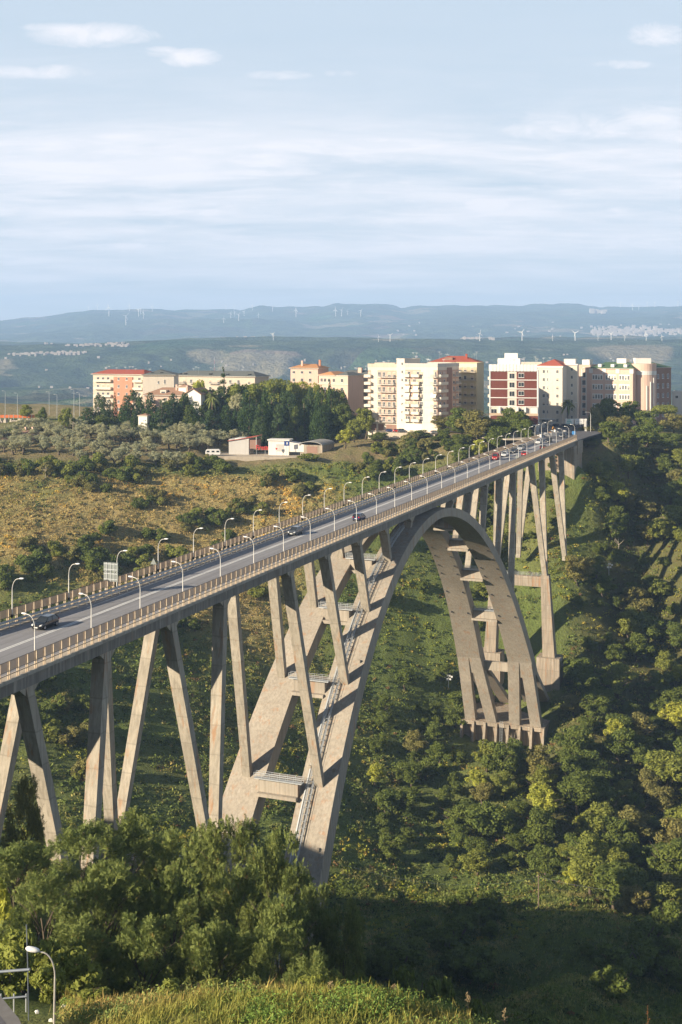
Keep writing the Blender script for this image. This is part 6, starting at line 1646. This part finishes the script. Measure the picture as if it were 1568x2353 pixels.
e = thing('road_sign', BR(556, 5.5, 0), 'small blue square sign at the end of the right-hand parapet', 'sign'); mb = MB(); mb.tube([(0, 0, 0), (0, 0, 3)], .06, 5); mb_local('pole', mb, M['steel'], e); mb = MB(); mb.box(-.7, .7, -.1, 0, 2.0, 3.4); mb_local('board', mb, plain('sky_blue', (.08, .28, .60), .5), e)
def side_lamp(px, t, h, label, arm=1.6, head='lamphead', left=1, z=None, mat='lamp'):
    x = WX(px, t); e = thing('street_lamp', (x, t, gz(x, t) if z is None else z), label, 'street lamp'); mb = MB(); mb.tube([(0, 0, -.3), (0, 0, h-.8)], [.13, .08], 7); mb_local('pole', mb, M[mat], e)
    mb = MB(); mb.tube([(0, 0, h-.85), (-left*arm*.15, 0, h-.25), (-left*arm*.5, 0, h), (-left*arm, 0, h+.05)], .06, 5); mb_local('arm', mb, M[mat], e); mb = MB(); mb.loft([[(-left*x, y*.16, h+z*.08) for y, z in ((-1, 0), (0, -1), (1, 0), (0, 1))] for x in (arm-.05, arm+.35, arm+.8)]); mb_local('luminaire', mb, M[head], e)
side_lamp(1358, 560, WZ(948, 560)+.5, 'tall curved street lamp beside the gantry mast', 1.8, z=-.3)
side_lamp(1334, 592, 12, 'double street lamp in the shade behind the gantry boards', 1.8, z=-.3); side_lamp(1255, 588, 14, 'dark thin lamp post before the cream block', 1.2, z=-.3, mat='steel')
for k, (px, yt, t) in enumerate(((12, 898, 640), (40, 903, 655), (113, 900, 660), (131, 906, 650), (170, 895, 645), (183, 902, 640), (236, 893, 668), (262, 905, 672), (296, 893, 676))):
    x = WX(px, t); side_lamp(px, t, max(6, WZ(yt, t)-gz(x, t)), 'thin street lamp by the left-hand approach road, %s from the left edge' % ('first' if k == 0 else ORD[k]), 1.0, mat='steel')
# street works netting at the far left
e = thing('netting_fence', WP(40, 940, 640), 'orange netting fence around pale rubble at the far left', 'fence'); M['net'] = plain('orange_netting', (.62, .16, .05), .8)
gzz = gz(WX(20, 640), 640); 
for k in range(9):
    a, b_ = WX(-10+k*10.5, 640), WX(-1+k*10.5, 640); mb = MB(); mb.box(a, b_, 639.9, 640, gzz+.5, gzz+2.0); mesh_obj('net_panel', mb, M['net'], e); mb = MB(); mb.box(b_, b_+.2, 639.8, 640.1, gzz-.5, gzz+2.2); mesh_obj('post', mb, M['steel'], e)
rb = MB()
for k in range(40):
    x = WX(random.uniform(0, 90), 636); y = random.uniform(628, 637); r = random.uniform(.5, 1.4); z = gz(x, y); rb.loft([[(x+r*math.cos(a)*q, y+r*math.sin(a)*q, z+h_) for a in [2*PI*j/5 for j in range(5)]] for q, h_ in ((1, -.3), (.9, r*.5), (.4, r*.9))])
tag(mesh_obj('rubble', rb, M['walk']), kind='stuff')
# utility poles and their wire in the olive grove
up = []
for k, (px, yt, t, lb) in enumerate(((168, 968, 575, 'left'), (196, 984, 570, 'right'), (297, 985, 566, 'third'))):
    x = WX(px, t); z = gz(x, t); h = max(5, WZ(yt, t)-z); e = thing('utility_pole', (x, t, z), {'left': 'taller wooden utility pole in the olive grove', 'right': 'shorter utility pole right of the tall one in the olive grove', 'third': 'stub pole beside the solitary cypress'}[lb], 'utility pole')
    mb = MB(); mb.tube([(0, 0, -.3), (0, 0, h)], [.18, .13], 7); mb_local('pole', mb, M['walk'], e); mb = MB(); mb.box(-.5, .5, -.05, .05, h-.5, h-.38); mb_local('crossarm', mb, M['wood'], e); up.append(Vector((x, t, z+h-.3)))
def wire(name, label, a, b_, sag, r=.035, mat='rail'):
    e = thing(name, a, label, 'cable'); mb = MB(); mb.tube([a.lerp(b_, f/16)-Vector((0, 0, sag*4*(f/16)*(1-f/16))) for f in range(17)], r, 4); mesh_obj('cable', mb, M[mat], e)
wire('overhead_cable', 'thin cable between the first two poles of the olive grove', up[0], up[1], .8, .06, 'walk'); wire('overhead_cable', 'thin cable from the second grove pole to the solitary cypress', up[1], up[2], 1.2, .06, 'walk')
x = WX(1238, 300); z = gz(x, 300); e = thing('utility_pole', (x, 300, z), 'lone wooden utility pole at the edge of the meadow in the valley', 'utility pole'); h = 9.0; mb = MB(); mb.tube([(0, 0, -.3), (0, 0, h)], [.16, .11], 7); mb_local('pole', mb, M['wood'], e); mb = MB(); mb.box(-.6, .6, -.06, .06, h-.6, h-.45); mb_local('crossarm', mb, M['wood'], e)
pv_ = Vector((x, 300, z+h-.5)); wire('overhead_cable', 'long sagging cable crossing the valley meadow left of the lone pole', Vector((WX(800, 262), 262, WZ(1990, 262))), pv_, 3.0, .018, 'steel'); wire('overhead_cable', 'cable leaving the lone valley pole to the right', pv_, Vector((WX(1700, 300), 300, WZ(2030, 300))), 3.0, .018, 'steel')
# signs on the left edge of the deck
M['boardback'] = plain('sign_back', (.20, .22, .21), .5, .2)
def deck_sign(px, w, label, tri):
    s = s_of(px, w-(fl(200) if w < 0 else 0)*0); p = BR(s, w-(fl(s) if w < 0 else 0), .16); e = thing('road_sign', p, label, 'sign', rz=-TH)
    mb = MB()
    if tri:
        mb.tube([(0, 0, 0), (0, 0, 2.6)], .05, 6); mb_local('pole', mb, M['steel'], e); mb = MB(); mb.loft([[(-.62, y, 2.2), (.62, y, 2.2), (0, y, 3.3)] for y in (-.06, -.02)]); mb_local('triangle', mb, M['boardback'], e)
    else:
        for x in (-1.1, 1.1): mb.tube([(x, 0, 0), (x, 0, 5.0)], .09, 6)
        mb_local('posts', mb, M['white'], e)
        for z0, z1 in ((2.0, 3.5), (3.6, 5.1)): mb = MB(); mb.box(-1.35, 1.35, -.12, -.04, z0, z1); mb_local('board', mb, M['boardback'], e)
        mb = MB()
        for z in (2.3, 3.2, 3.9, 4.8): mb.box(-1.3, 1.3, -.18, -.125, z, z+.1)
        for x in (-.7, 0, .7): mb.box(x-.04, x+.04, -.2, -.125, 2.0, 5.1)
        mb_local('stiffeners', mb, M['steel'], e)
deck_sign(262, -7.2, 'grey back of a two-panel direction board at the left edge of the viaduct', False)
deck_sign(354, -8.2, 'grey back of a small triangular warning sign at the left edge of the viaduct', True)
deck_sign(1188, 7.2, 'small triangular warning sign on the right-hand parapet near the far end', True)
# floodlights on the slopes
def hit(px, py, t0=300, t1=560):
    for tt in np.arange(t0, t1, .5):
        if py_of(gz(WX(px, tt), tt), tt) < py: return float(tt)
    return t1
def flood(px, py, t, label, h=3.2):
    t = hit(px, py+28); x = WX(px, t); z = gz(x, t); h = max(2.0, WZ(py, t)-z); e = thing('floodlight', (x, t, z), label, 'floodlight'); mb = MB(); mb.tube([(0, 0, -.3), (0, 0, h+.6)], .09, 6); mb.box(-1.3, 1.3, -.06, .06, h-.1, h+.0); mb_local('mast', mb, M['white'], e)
    for q, (dx, dz) in enumerate(((-1.2, .0), (-.45, .5), (.45, .5), (1.2, .0), (-.5, -.9), (.6, -.9))):
        mb = MB(); mb.loft([[(dx+a*s_, -.25+y, h+dz+b_*s_) for a, b_ in ((-1, -1), (1, -1), (1, 1), (-1, 1))] for y, s_ in ((0, .34), (.35, .2))]); mb_local('lamp_housing', mb, M['lamphead'], e)
flood(1400, 1298, 484, 'cluster of white floodlights on the wooded slope right of the tall pier'); flood(1031, 1555, 425, 'cluster of white floodlights on the slope left of the far arch foot')
flood(1112, 1712, 402, 'single white floodlight head below the arch footing'); flood(1140, 1722, 404, 'white floodlights directly in front of the arch footing'); flood(1174, 1500, 470, 'floodlights at the foot of the hidden left pier shaft')
# dead branches
def dead_tree(px, py, t, label, n=9, size=4.0, mat='wood', seed=1):
    rr = np.random.default_rng(seed); t = hit(px, py+35); x = WX(px, t); z = gz(x, t); e = thing('dead_tree', (x, t, z), label, 'dead tree'); mb = MB(); h = max(size, WZ(py, t)-z); mb.tube([(0, 0, -.3), (.1, 0, h*.6), (.0, .1, h*.8)], [.16, .1, .06], 6); mb_local('trunk', mb, M[mat], e)
    for k in range(n):
        a = rr.uniform(0, 2*PI); z0 = h*rr.uniform(.45, .8); L = size*rr.uniform(.3, .6); mb = MB(); p1 = Vector((math.cos(a)*L*.6, math.sin(a)*L*.6, z0+L*.5)); mb.tube([(0, 0, z0), p1, p1+Vector((rr.normal()*.6, rr.normal()*.6, L*.4))], [.07, .045, .02], 4); mb_local('branch', mb, M[mat], e)
dead_tree(1182, 1690, 404, 'pale leafless tree right of the arch footing', 10, 5, 'walk', 2); dead_tree(1530, 1180, 505, 'bleached dead branches on the right-hand slope', 10, 6, 'walk', 3); dead_tree(1422, 1240, 488, 'bare grey sapling on the right-hand slope', 7, 5, 'walk', 4); dead_tree(104, 1068, 528, 'bare leaning dead tree at the front of the olive grove', 7, 5, 'walk', 5)

# ------------------------------------------------------------------ parked cars
PZ = yard('parking_lot', [WP(872, 1000, 562), WP(1000, 1006, 548), WP(1012, 1000, 556), WP(880, 990, 574)], M['walk'], .08)
for k, (px, t, c, kd, lb) in enumerate(((897, 563, 'blue', 'hatch', 'dark blue car parked under the trees left of the cream block'), (914, 562, 'red', 'hatch', 'dark red car parked before the shaded garages'), (925, 560, 'grey', 'suv', 'grey car parked by the garages of the cream block'), (1000, 553, 'silver', 'hatch', 'silver car parked near the second garage door'))):
    car(lb, (WX(px, t), t, PZ+.01), 1.3+k*.2, c, kd, 'cars parked before the buildings', 'parked_car')
for k, (px, t, c, kd, lb) in enumerate(((1107, 556, 'silver', 'suv', 'silver car parked left of the brick-red block'), (1150, 551, 'white', 'van', 'white van parked left of the white pylon'), (1190, 553, 'white', 'hatch', 'white car parked right of the white pylon'), (1205, 555, 'red', 'hatch', 'dark red car parked at the shop front of the brick-red block'), (1215, 551, 'grey', 'hatch', 'grey car beside the left end of the parapet'))):
    x = WX(px, t); car(lb, (x, t, gz(x, t)+.05), .9+k*.25, c, kd, 'cars parked before the buildings', 'parked_car')
for k, (px, t, c, kd, lb) in enumerate(((1300, 586, 'black', 'suv', 'black car in the shade below the gantry boards'), (1316, 592, 'grey', 'hatch', 'grey car in the shade behind the gantry boards'), (1280, 592, 'blue', 'hatch', 'blue car in the shade beside the roundabout wall'))):
    car(lb, (WX(px, t), t, 0), 1.2-k*.2, c, kd, 'cars in the shade beyond the viaduct', 'parked_car')
for k, (px, t, c, lb) in enumerate(((147, 650, 'blue', 'small blue car parked by the left-hand approach road'), (205, 640, 'grey', 'grey car parked by the left-hand approach road, left of the conifers'), (215, 645, 'silver', 'silver car parked behind the leftmost conifer'))):
    x = WX(px, t); car(lb, (x, t, gz(x, t)+.1), 1.4, c, 'hatch', 'cars parked by the left-hand approach road', 'parked_car')

# ------------------------------------------------------------------ wind farm
def on_far(px, y, t0, t1):
    ts_ = np.linspace(t0, t1, 240); z = far_z(np.full(240, float(px)), ts_); yy = 783+FX*(CAMZ-z)/ts_
    k = int(np.argmin(np.abs(yy-y))); return ts_[k], z[k], yy[k]
def turbine(px, ytop, ybase, far, label, k):
    t, z, yy = on_far(px, ybase, 9300, 12400) if far else on_far(px, ybase, 4350, 4800)
    H = (ybase-ytop)/FX*t*.80; mb = MB(); r = H*.055
    mb.tube([(0, 0, -8), (0, 0, H)], [r, r*.55], 6); mb.box(-r*.8, r*.8, -r*2.2, r*1.6, H-r*.8, H+r*.9)
    a0 = random.uniform(0, 2*PI/3)
    for q in range(3):
        a = a0+q*2*PI/3; d = Vector((math.sin(a), 0, math.cos(a))); n = Vector((math.cos(a), 0, -math.sin(a))); c0 = Vector((0, -r*2.4, H)); L = H*.52
        mb.loft([[c0+d*(L*f)+n*w*.5*H*.06+Vector((0, .3, 0)), c0+d*(L*f)-n*w*.5*H*.06+Vector((0, .3, 0)), c0+d*(L*f)-n*w*.5*H*.06-Vector((0, .3, 0)), c0+d*(L*f)+n*w*.5*H*.06-Vector((0, .3, 0))] for f, w in ((0, .8), (.2, 1.3), (1, .3))])
    o = mesh_obj('wind_turbine', mb, M['white'], None, local=True); o.location = (WX(px, t), t, z); o.rotation_euler = (0, 0, random.uniform(-.5, .5)); tag(o, label, 'wind turbine', 'wind turbines on the distant hills')
t3 = [(x/1.9835, 658.8+a/1.9835, 658.8+b_/1.9835) for x, a, b_ in ((404, 80, 100), (445, 75, 105), (497, 85, 135), (591, 78, 108), (574, 122, 175), (632, 97, 135), (641, 95, 125), (654, 112, 145), (695, 82, 112), (1020, 137, 165), (1052, 113, 145), (1070, 108, 135), (1088, 118, 155), (1113, 108, 133), (1030, 68, 90), (1068, 66, 88), (1102, 68, 84), (1151, 80, 108), (1178, 120, 150), (1243, 85, 115), (1350, 98, 138), (1530, 98, 135), (1557, 98, 135))]
t4 = [(777.3+x/1.9835, 658.8+a/1.9835, 658.8+b_/1.9835) for x, a, b_ in ((43, 105, 128), (103, 103, 135), (1288, 66, 92), (1343, 78, 105), (1371, 82, 105), (1410, 55, 82), (1444, 55, 80), (1549, 55, 82), (944, 66, 80), (1158, 68, 82), (1206, 68, 82))]
for k, (px, a, b_) in enumerate(sorted(t3+t4)): turbine(px, a, b_, True, 'distant white wind turbine on the mountain range, %s from the left' % (ORD[k] if k else 'first'), k)
lw_ = [(1246/1.9835, 658.8+203/1.9835, 658.8+238/1.9835)]+[(777.3+x/1.9835, 658.8+a/1.9835, 658.8+b_/1.9835) for x, a, b_ in ((185, 220, 250), (237, 213, 250), (646, 203, 247), (839, 197, 245), (978, 213, 240), (1081, 195, 240), (1185, 215, 242), (1245, 205, 243), (1307, 218, 245), (1405, 210, 245), (1477, 220, 248))]
for k, (px, a, b_) in enumerate(lw_): turbine(px, a, b_, False, 'white wind turbine on the nearer dark tableland, %s from the left' % (ORD[k] if k else 'first'), k)
# radio mast
t, z, yy = on_far(493, 855, 1500, 4000); e = thing('radio_mast', (WX(493, t), t, z), 'thin red and white lattice radio mast beyond the long grey-roofed block', 'mast'); h = (855-806)/FX*t
for q in range(6): mb = MB(); mb.tube([(0, 0, h*q/6), (0, 0, h*(q+1)/6)], max(.3, h*.006), 4); mb_local('mast_section', mb, M['red' if q % 2 == 0 else 'white'], e)
# ------------------------------------------------------------------ distant villages (each reads as one mass)
vr = np.random.default_rng(8)
M['far_house'] = plain('pale_house', (.40, .35, .31), .9, 0, .2, .01)
def village(name, n, x0, x1, y0, y1, t0, t1, size):
    mb = MB()
    for k in range(n):
        px = vr.uniform(x0, x1); y = y0+(y1-y0)*np.clip(vr.normal(.5, .22), 0, 1); t, z, yy = on_far(px, y, t0, t1)
        if abs(yy-y) > 5: continue
        w, d, h = vr.uniform(.6, 1.4, 3)*size; x = WX(px, t); mb.box(x-w/2, x+w/2, t-d/2, t+d/2, z-4, z+h*.7)
    if mb.v: tag(mesh_obj(name, mb, M['far_house']), kind='stuff')
village('distant_village', 90, 0, 150, 781, 787, 4350, 4750, 9); village('distant_village', 60, 150, 300, 786, 797, 4300, 4650, 9); village('distant_village', 70, 20, 200, 806, 818, 3900, 4400, 9)
village('distant_village', 50, 535, 640, 776, 782, 5200, 9000, 14); village('distant_village', 220, 1360, 1510, 752, 776, 8200, 10500, 19); village('distant_village', 40, 1510, 1568, 756, 770, 8200, 10500, 18); village('distant_village', 40, 1060, 1140, 778, 783, 5000, 8500, 14)
village('distant_factory', 10, 1360, 1400, 716, 722, 9500, 12400, 40); village('distant_farmhouses', 26, 0, 1568, 800, 860, 2500, 4300, 7); village('distant_farmhouses', 30, 900, 1568, 735, 778, 8000, 11500, 13); village('distant_farmhouses', 26, 0, 300, 860, 900, 1500, 3500, 7)

# ------------------------------------------------------------------ foreground left: lamp, pipe barrier, street corner
e = thing('street_lamp', (WX(124, 72), 72, WZ(2400, 72)), 'large white-headed street lamp with a curved neck at the lower left, nearest lamp', 'street lamp'); zt = e.location.z
zb_ = WZ(2245, 72)-zt; M['galv'] = plain('weathered_galvanised', (.50, .47, .42), .55, .3, .2, 3, dirt=(.25, .14, .07))
mb = MB(); mb.tube([(0, 0, -.5), (.03, 0, zb_*.5), (.06, 0, zb_)], [.085, .07, .055], 10); mb_local('pole', mb, M['galv'], e)
mb = MB(); pts = []
for k in range(9): a = k/8*PI*.5; pts.append((.06-.78*(1-math.cos(a)), 0, zb_+1.45*math.sin(a)))
pts.append((-.95, 0, zb_+1.5)); mb.tube(pts, .045, 8); mb_local('neck', mb, M['galv'], e)
mb = MB(); secs = []
for f, w, h in ((0, .06, .06), (.08, .13, .11), (.3, .17, .15), (.6, .185, .16), (.85, .16, .14), (1.0, .07, .06)):
    x = -.86-.8*f; zc_ = zb_+1.5+.04+.14*f; secs.append([(x, w*math.cos(a), zc_+h*math.sin(a)) for a in [2*PI*k/12 for k in range(12)]])
mb.loft(secs); mesh_obj('lamp_head', mb, M['lamphead'], e, smooth=True, local=True)
def pipe(name, label, pts, r, mat='steel', cat='barrier'):
    e = thing(name, pts[0], label, cat); mb = MB(); mb.tube(pts, r, 8); mesh_obj('pipe', mb, M[mat], e); return e
M['bluegrey'] = plain('grey_blue_paint', (.14, .16, .19), .6, .2, .2, 3)
pipe('height_bar', 'grey horizontal pipe ending beside the thin pole at the lower left edge', [WP(-60, 2238, 74), WP(69, 2228, 73)], .085, 'bluegrey')
e = pipe('thin_pole', 'thin dark upright pole behind the lamp head at the lower left', [WP(66, 2345, 73.2), WP(64, 2220, 73.2), WP(61, 2125, 73.2)], .04, 'bluegrey', 'pole')
e = pipe('low_rail', 'low grey-blue rail on short posts above the littered bank', [WP(-50, 2300, 74.5), WP(62, 2290, 74)], .06, 'bluegrey')
for px in (2, 32, 60): mb = MB(); p = WP(px, 2292, 74.2); mb.tube([p+Vector((0, 0, .2)), p-Vector((0, 0, .9))], .05, 6); mesh_obj('post', mb, M['steel'], e)
# street corner
cz = WZ(2353, 66)+.3
pts = [WP(-120, 2350, 66), WP(-20, 2314, 70), WP(44, 2357, 66.5), WP(90, 2430, 62), WP(60, 2600, 52), WP(-200, 2600, 52)]
mb = MB(); z = WZ(2330, 67); mb.add([(p.x, p.y, z) for p in pts]+[(p.x, p.y, z-4) for p in pts], [tuple(range(6))]+[(k, (k+1) % 6, (k+1) % 6+6, k+6) for k in range(6)]); M['pavement'] = plain('pavement_stone', (.17, .16, .15), .9, 0, .25, 2); tag(mesh_obj('pavement', mb, M['pavement']), kind='structure')
q_ = [Vector((p.x, p.y, 0)) for p in pts]; c_ = Vector((WX(-100, 56), 56, 0)); mb = MB(); mb.add([(c_.x+(p.x-c_.x)*.88, c_.y+(p.y-c_.y)*.88, z+.005) for p in q_]+[(c_.x+(p.x-c_.x)*.88, c_.y+(p.y-c_.y)*.88, z-.2) for p in q_], [tuple(range(6))]+[(k, (k+1) % 6, (k+1) % 6+6, k+6) for k in range(6)]); tag(mesh_obj('street', mb, M['street']), kind='structure')
# litter
for k, (px, py, lb) in enumerate(((147, 2318, 'crumpled white paper scrap on the bank, right of the thin pole'), (85, 2330, 'small round white scrap on the bank below the low rail'), (118, 2350, 'small white scrap on the bank at the photo\'s bottom edge'), (228, 2350, 'grey-white plastic scrap on the bank right of the lamp pole'), (30, 2285, 'pale scrap on the bank above the low rail'))):
    t = 74.0
    for tt in np.arange(64, 84, .25):
        if py_of(gz(WX(px, tt), tt), tt) < py: t = tt; break
    x = WX(px, t); z = gz(x, t)+.03; mb = MB(); rr = random.Random(k); pts = [(math.cos(a)*.16*rr.uniform(.6, 1.5), math.sin(a)*.12*rr.uniform(.6, 1.5)) for a in [2*PI*j/7 for j in range(7)]]
    mb.loft([[(a*q, b_*q, h+rr.uniform(-.02, .04)) for a, b_ in pts] for q, h in ((1, 0), (.9, .09), (.4, .16))]); o = mesh_obj('litter', mb, M['white'], None, local=True); o.location = (x, t, z); tag(o, lb, 'litter')
# tall dry weed stalks against the dark slope
M['dryweed'] = plain('dry_weed', (.30, .22, .12), .9, 0, .3, 6); M['redweed'] = plain('rusty_weed', (.34, .13, .05), .9, 0, .3, 6)
def weed(px, py, t, label, mat, seed, h=None):
    x = WX(px, t); z = gz(x, t); h = max(.9, WZ(py, t)-z); rr = np.random.default_rng(seed); e = thing('dry_weed', (x, t, z), label, 'weed'); mb = MB(); mb.tube([(0, 0, -.2), (.04, 0, h*.5), (-.03, 0, h)], [.022, .016, .008], 5); mb_local('stem', mb, M[mat], e); mb = MB()
    for k in range(26):
        a = rr.uniform(0, 2*PI); z0 = h*rr.uniform(.45, 1); L = .26*(1.3-z0/h); p = Vector((math.cos(a)*L, math.sin(a)*L, z0+L*.5)); mb.tube([(0, 0, z0), p], .007, 3)
        for q in range(2): c = p+Vector(rr.normal(size=3))*.03; mb.obox(c-Vector((.012, .012, .012)), (.024, 0, .01), (0, .024, .01), (.01, 0, .03))
    mb_local('seed_heads', mb, M[mat], e)
weed(1076, 2283, 73, 'branched dry weed standing up from the right end of the lit grass', 'dryweed', 1); weed(1490, 2310, 96, 'rusty red weed in the shaded corner at the lower right', 'redweed', 2); weed(1160, 2318, 72, 'thin dry stalk at the right tip of the lit grass', 'dryweed', 3); weed(905, 2262, 73.5, 'thin dry stalk on the crest of the lit grass, centre', 'dryweed', 4); weed(760, 2258, 73.5, 'dry stalk on the crest of the lit grass, left of centre', 'dryweed', 5)
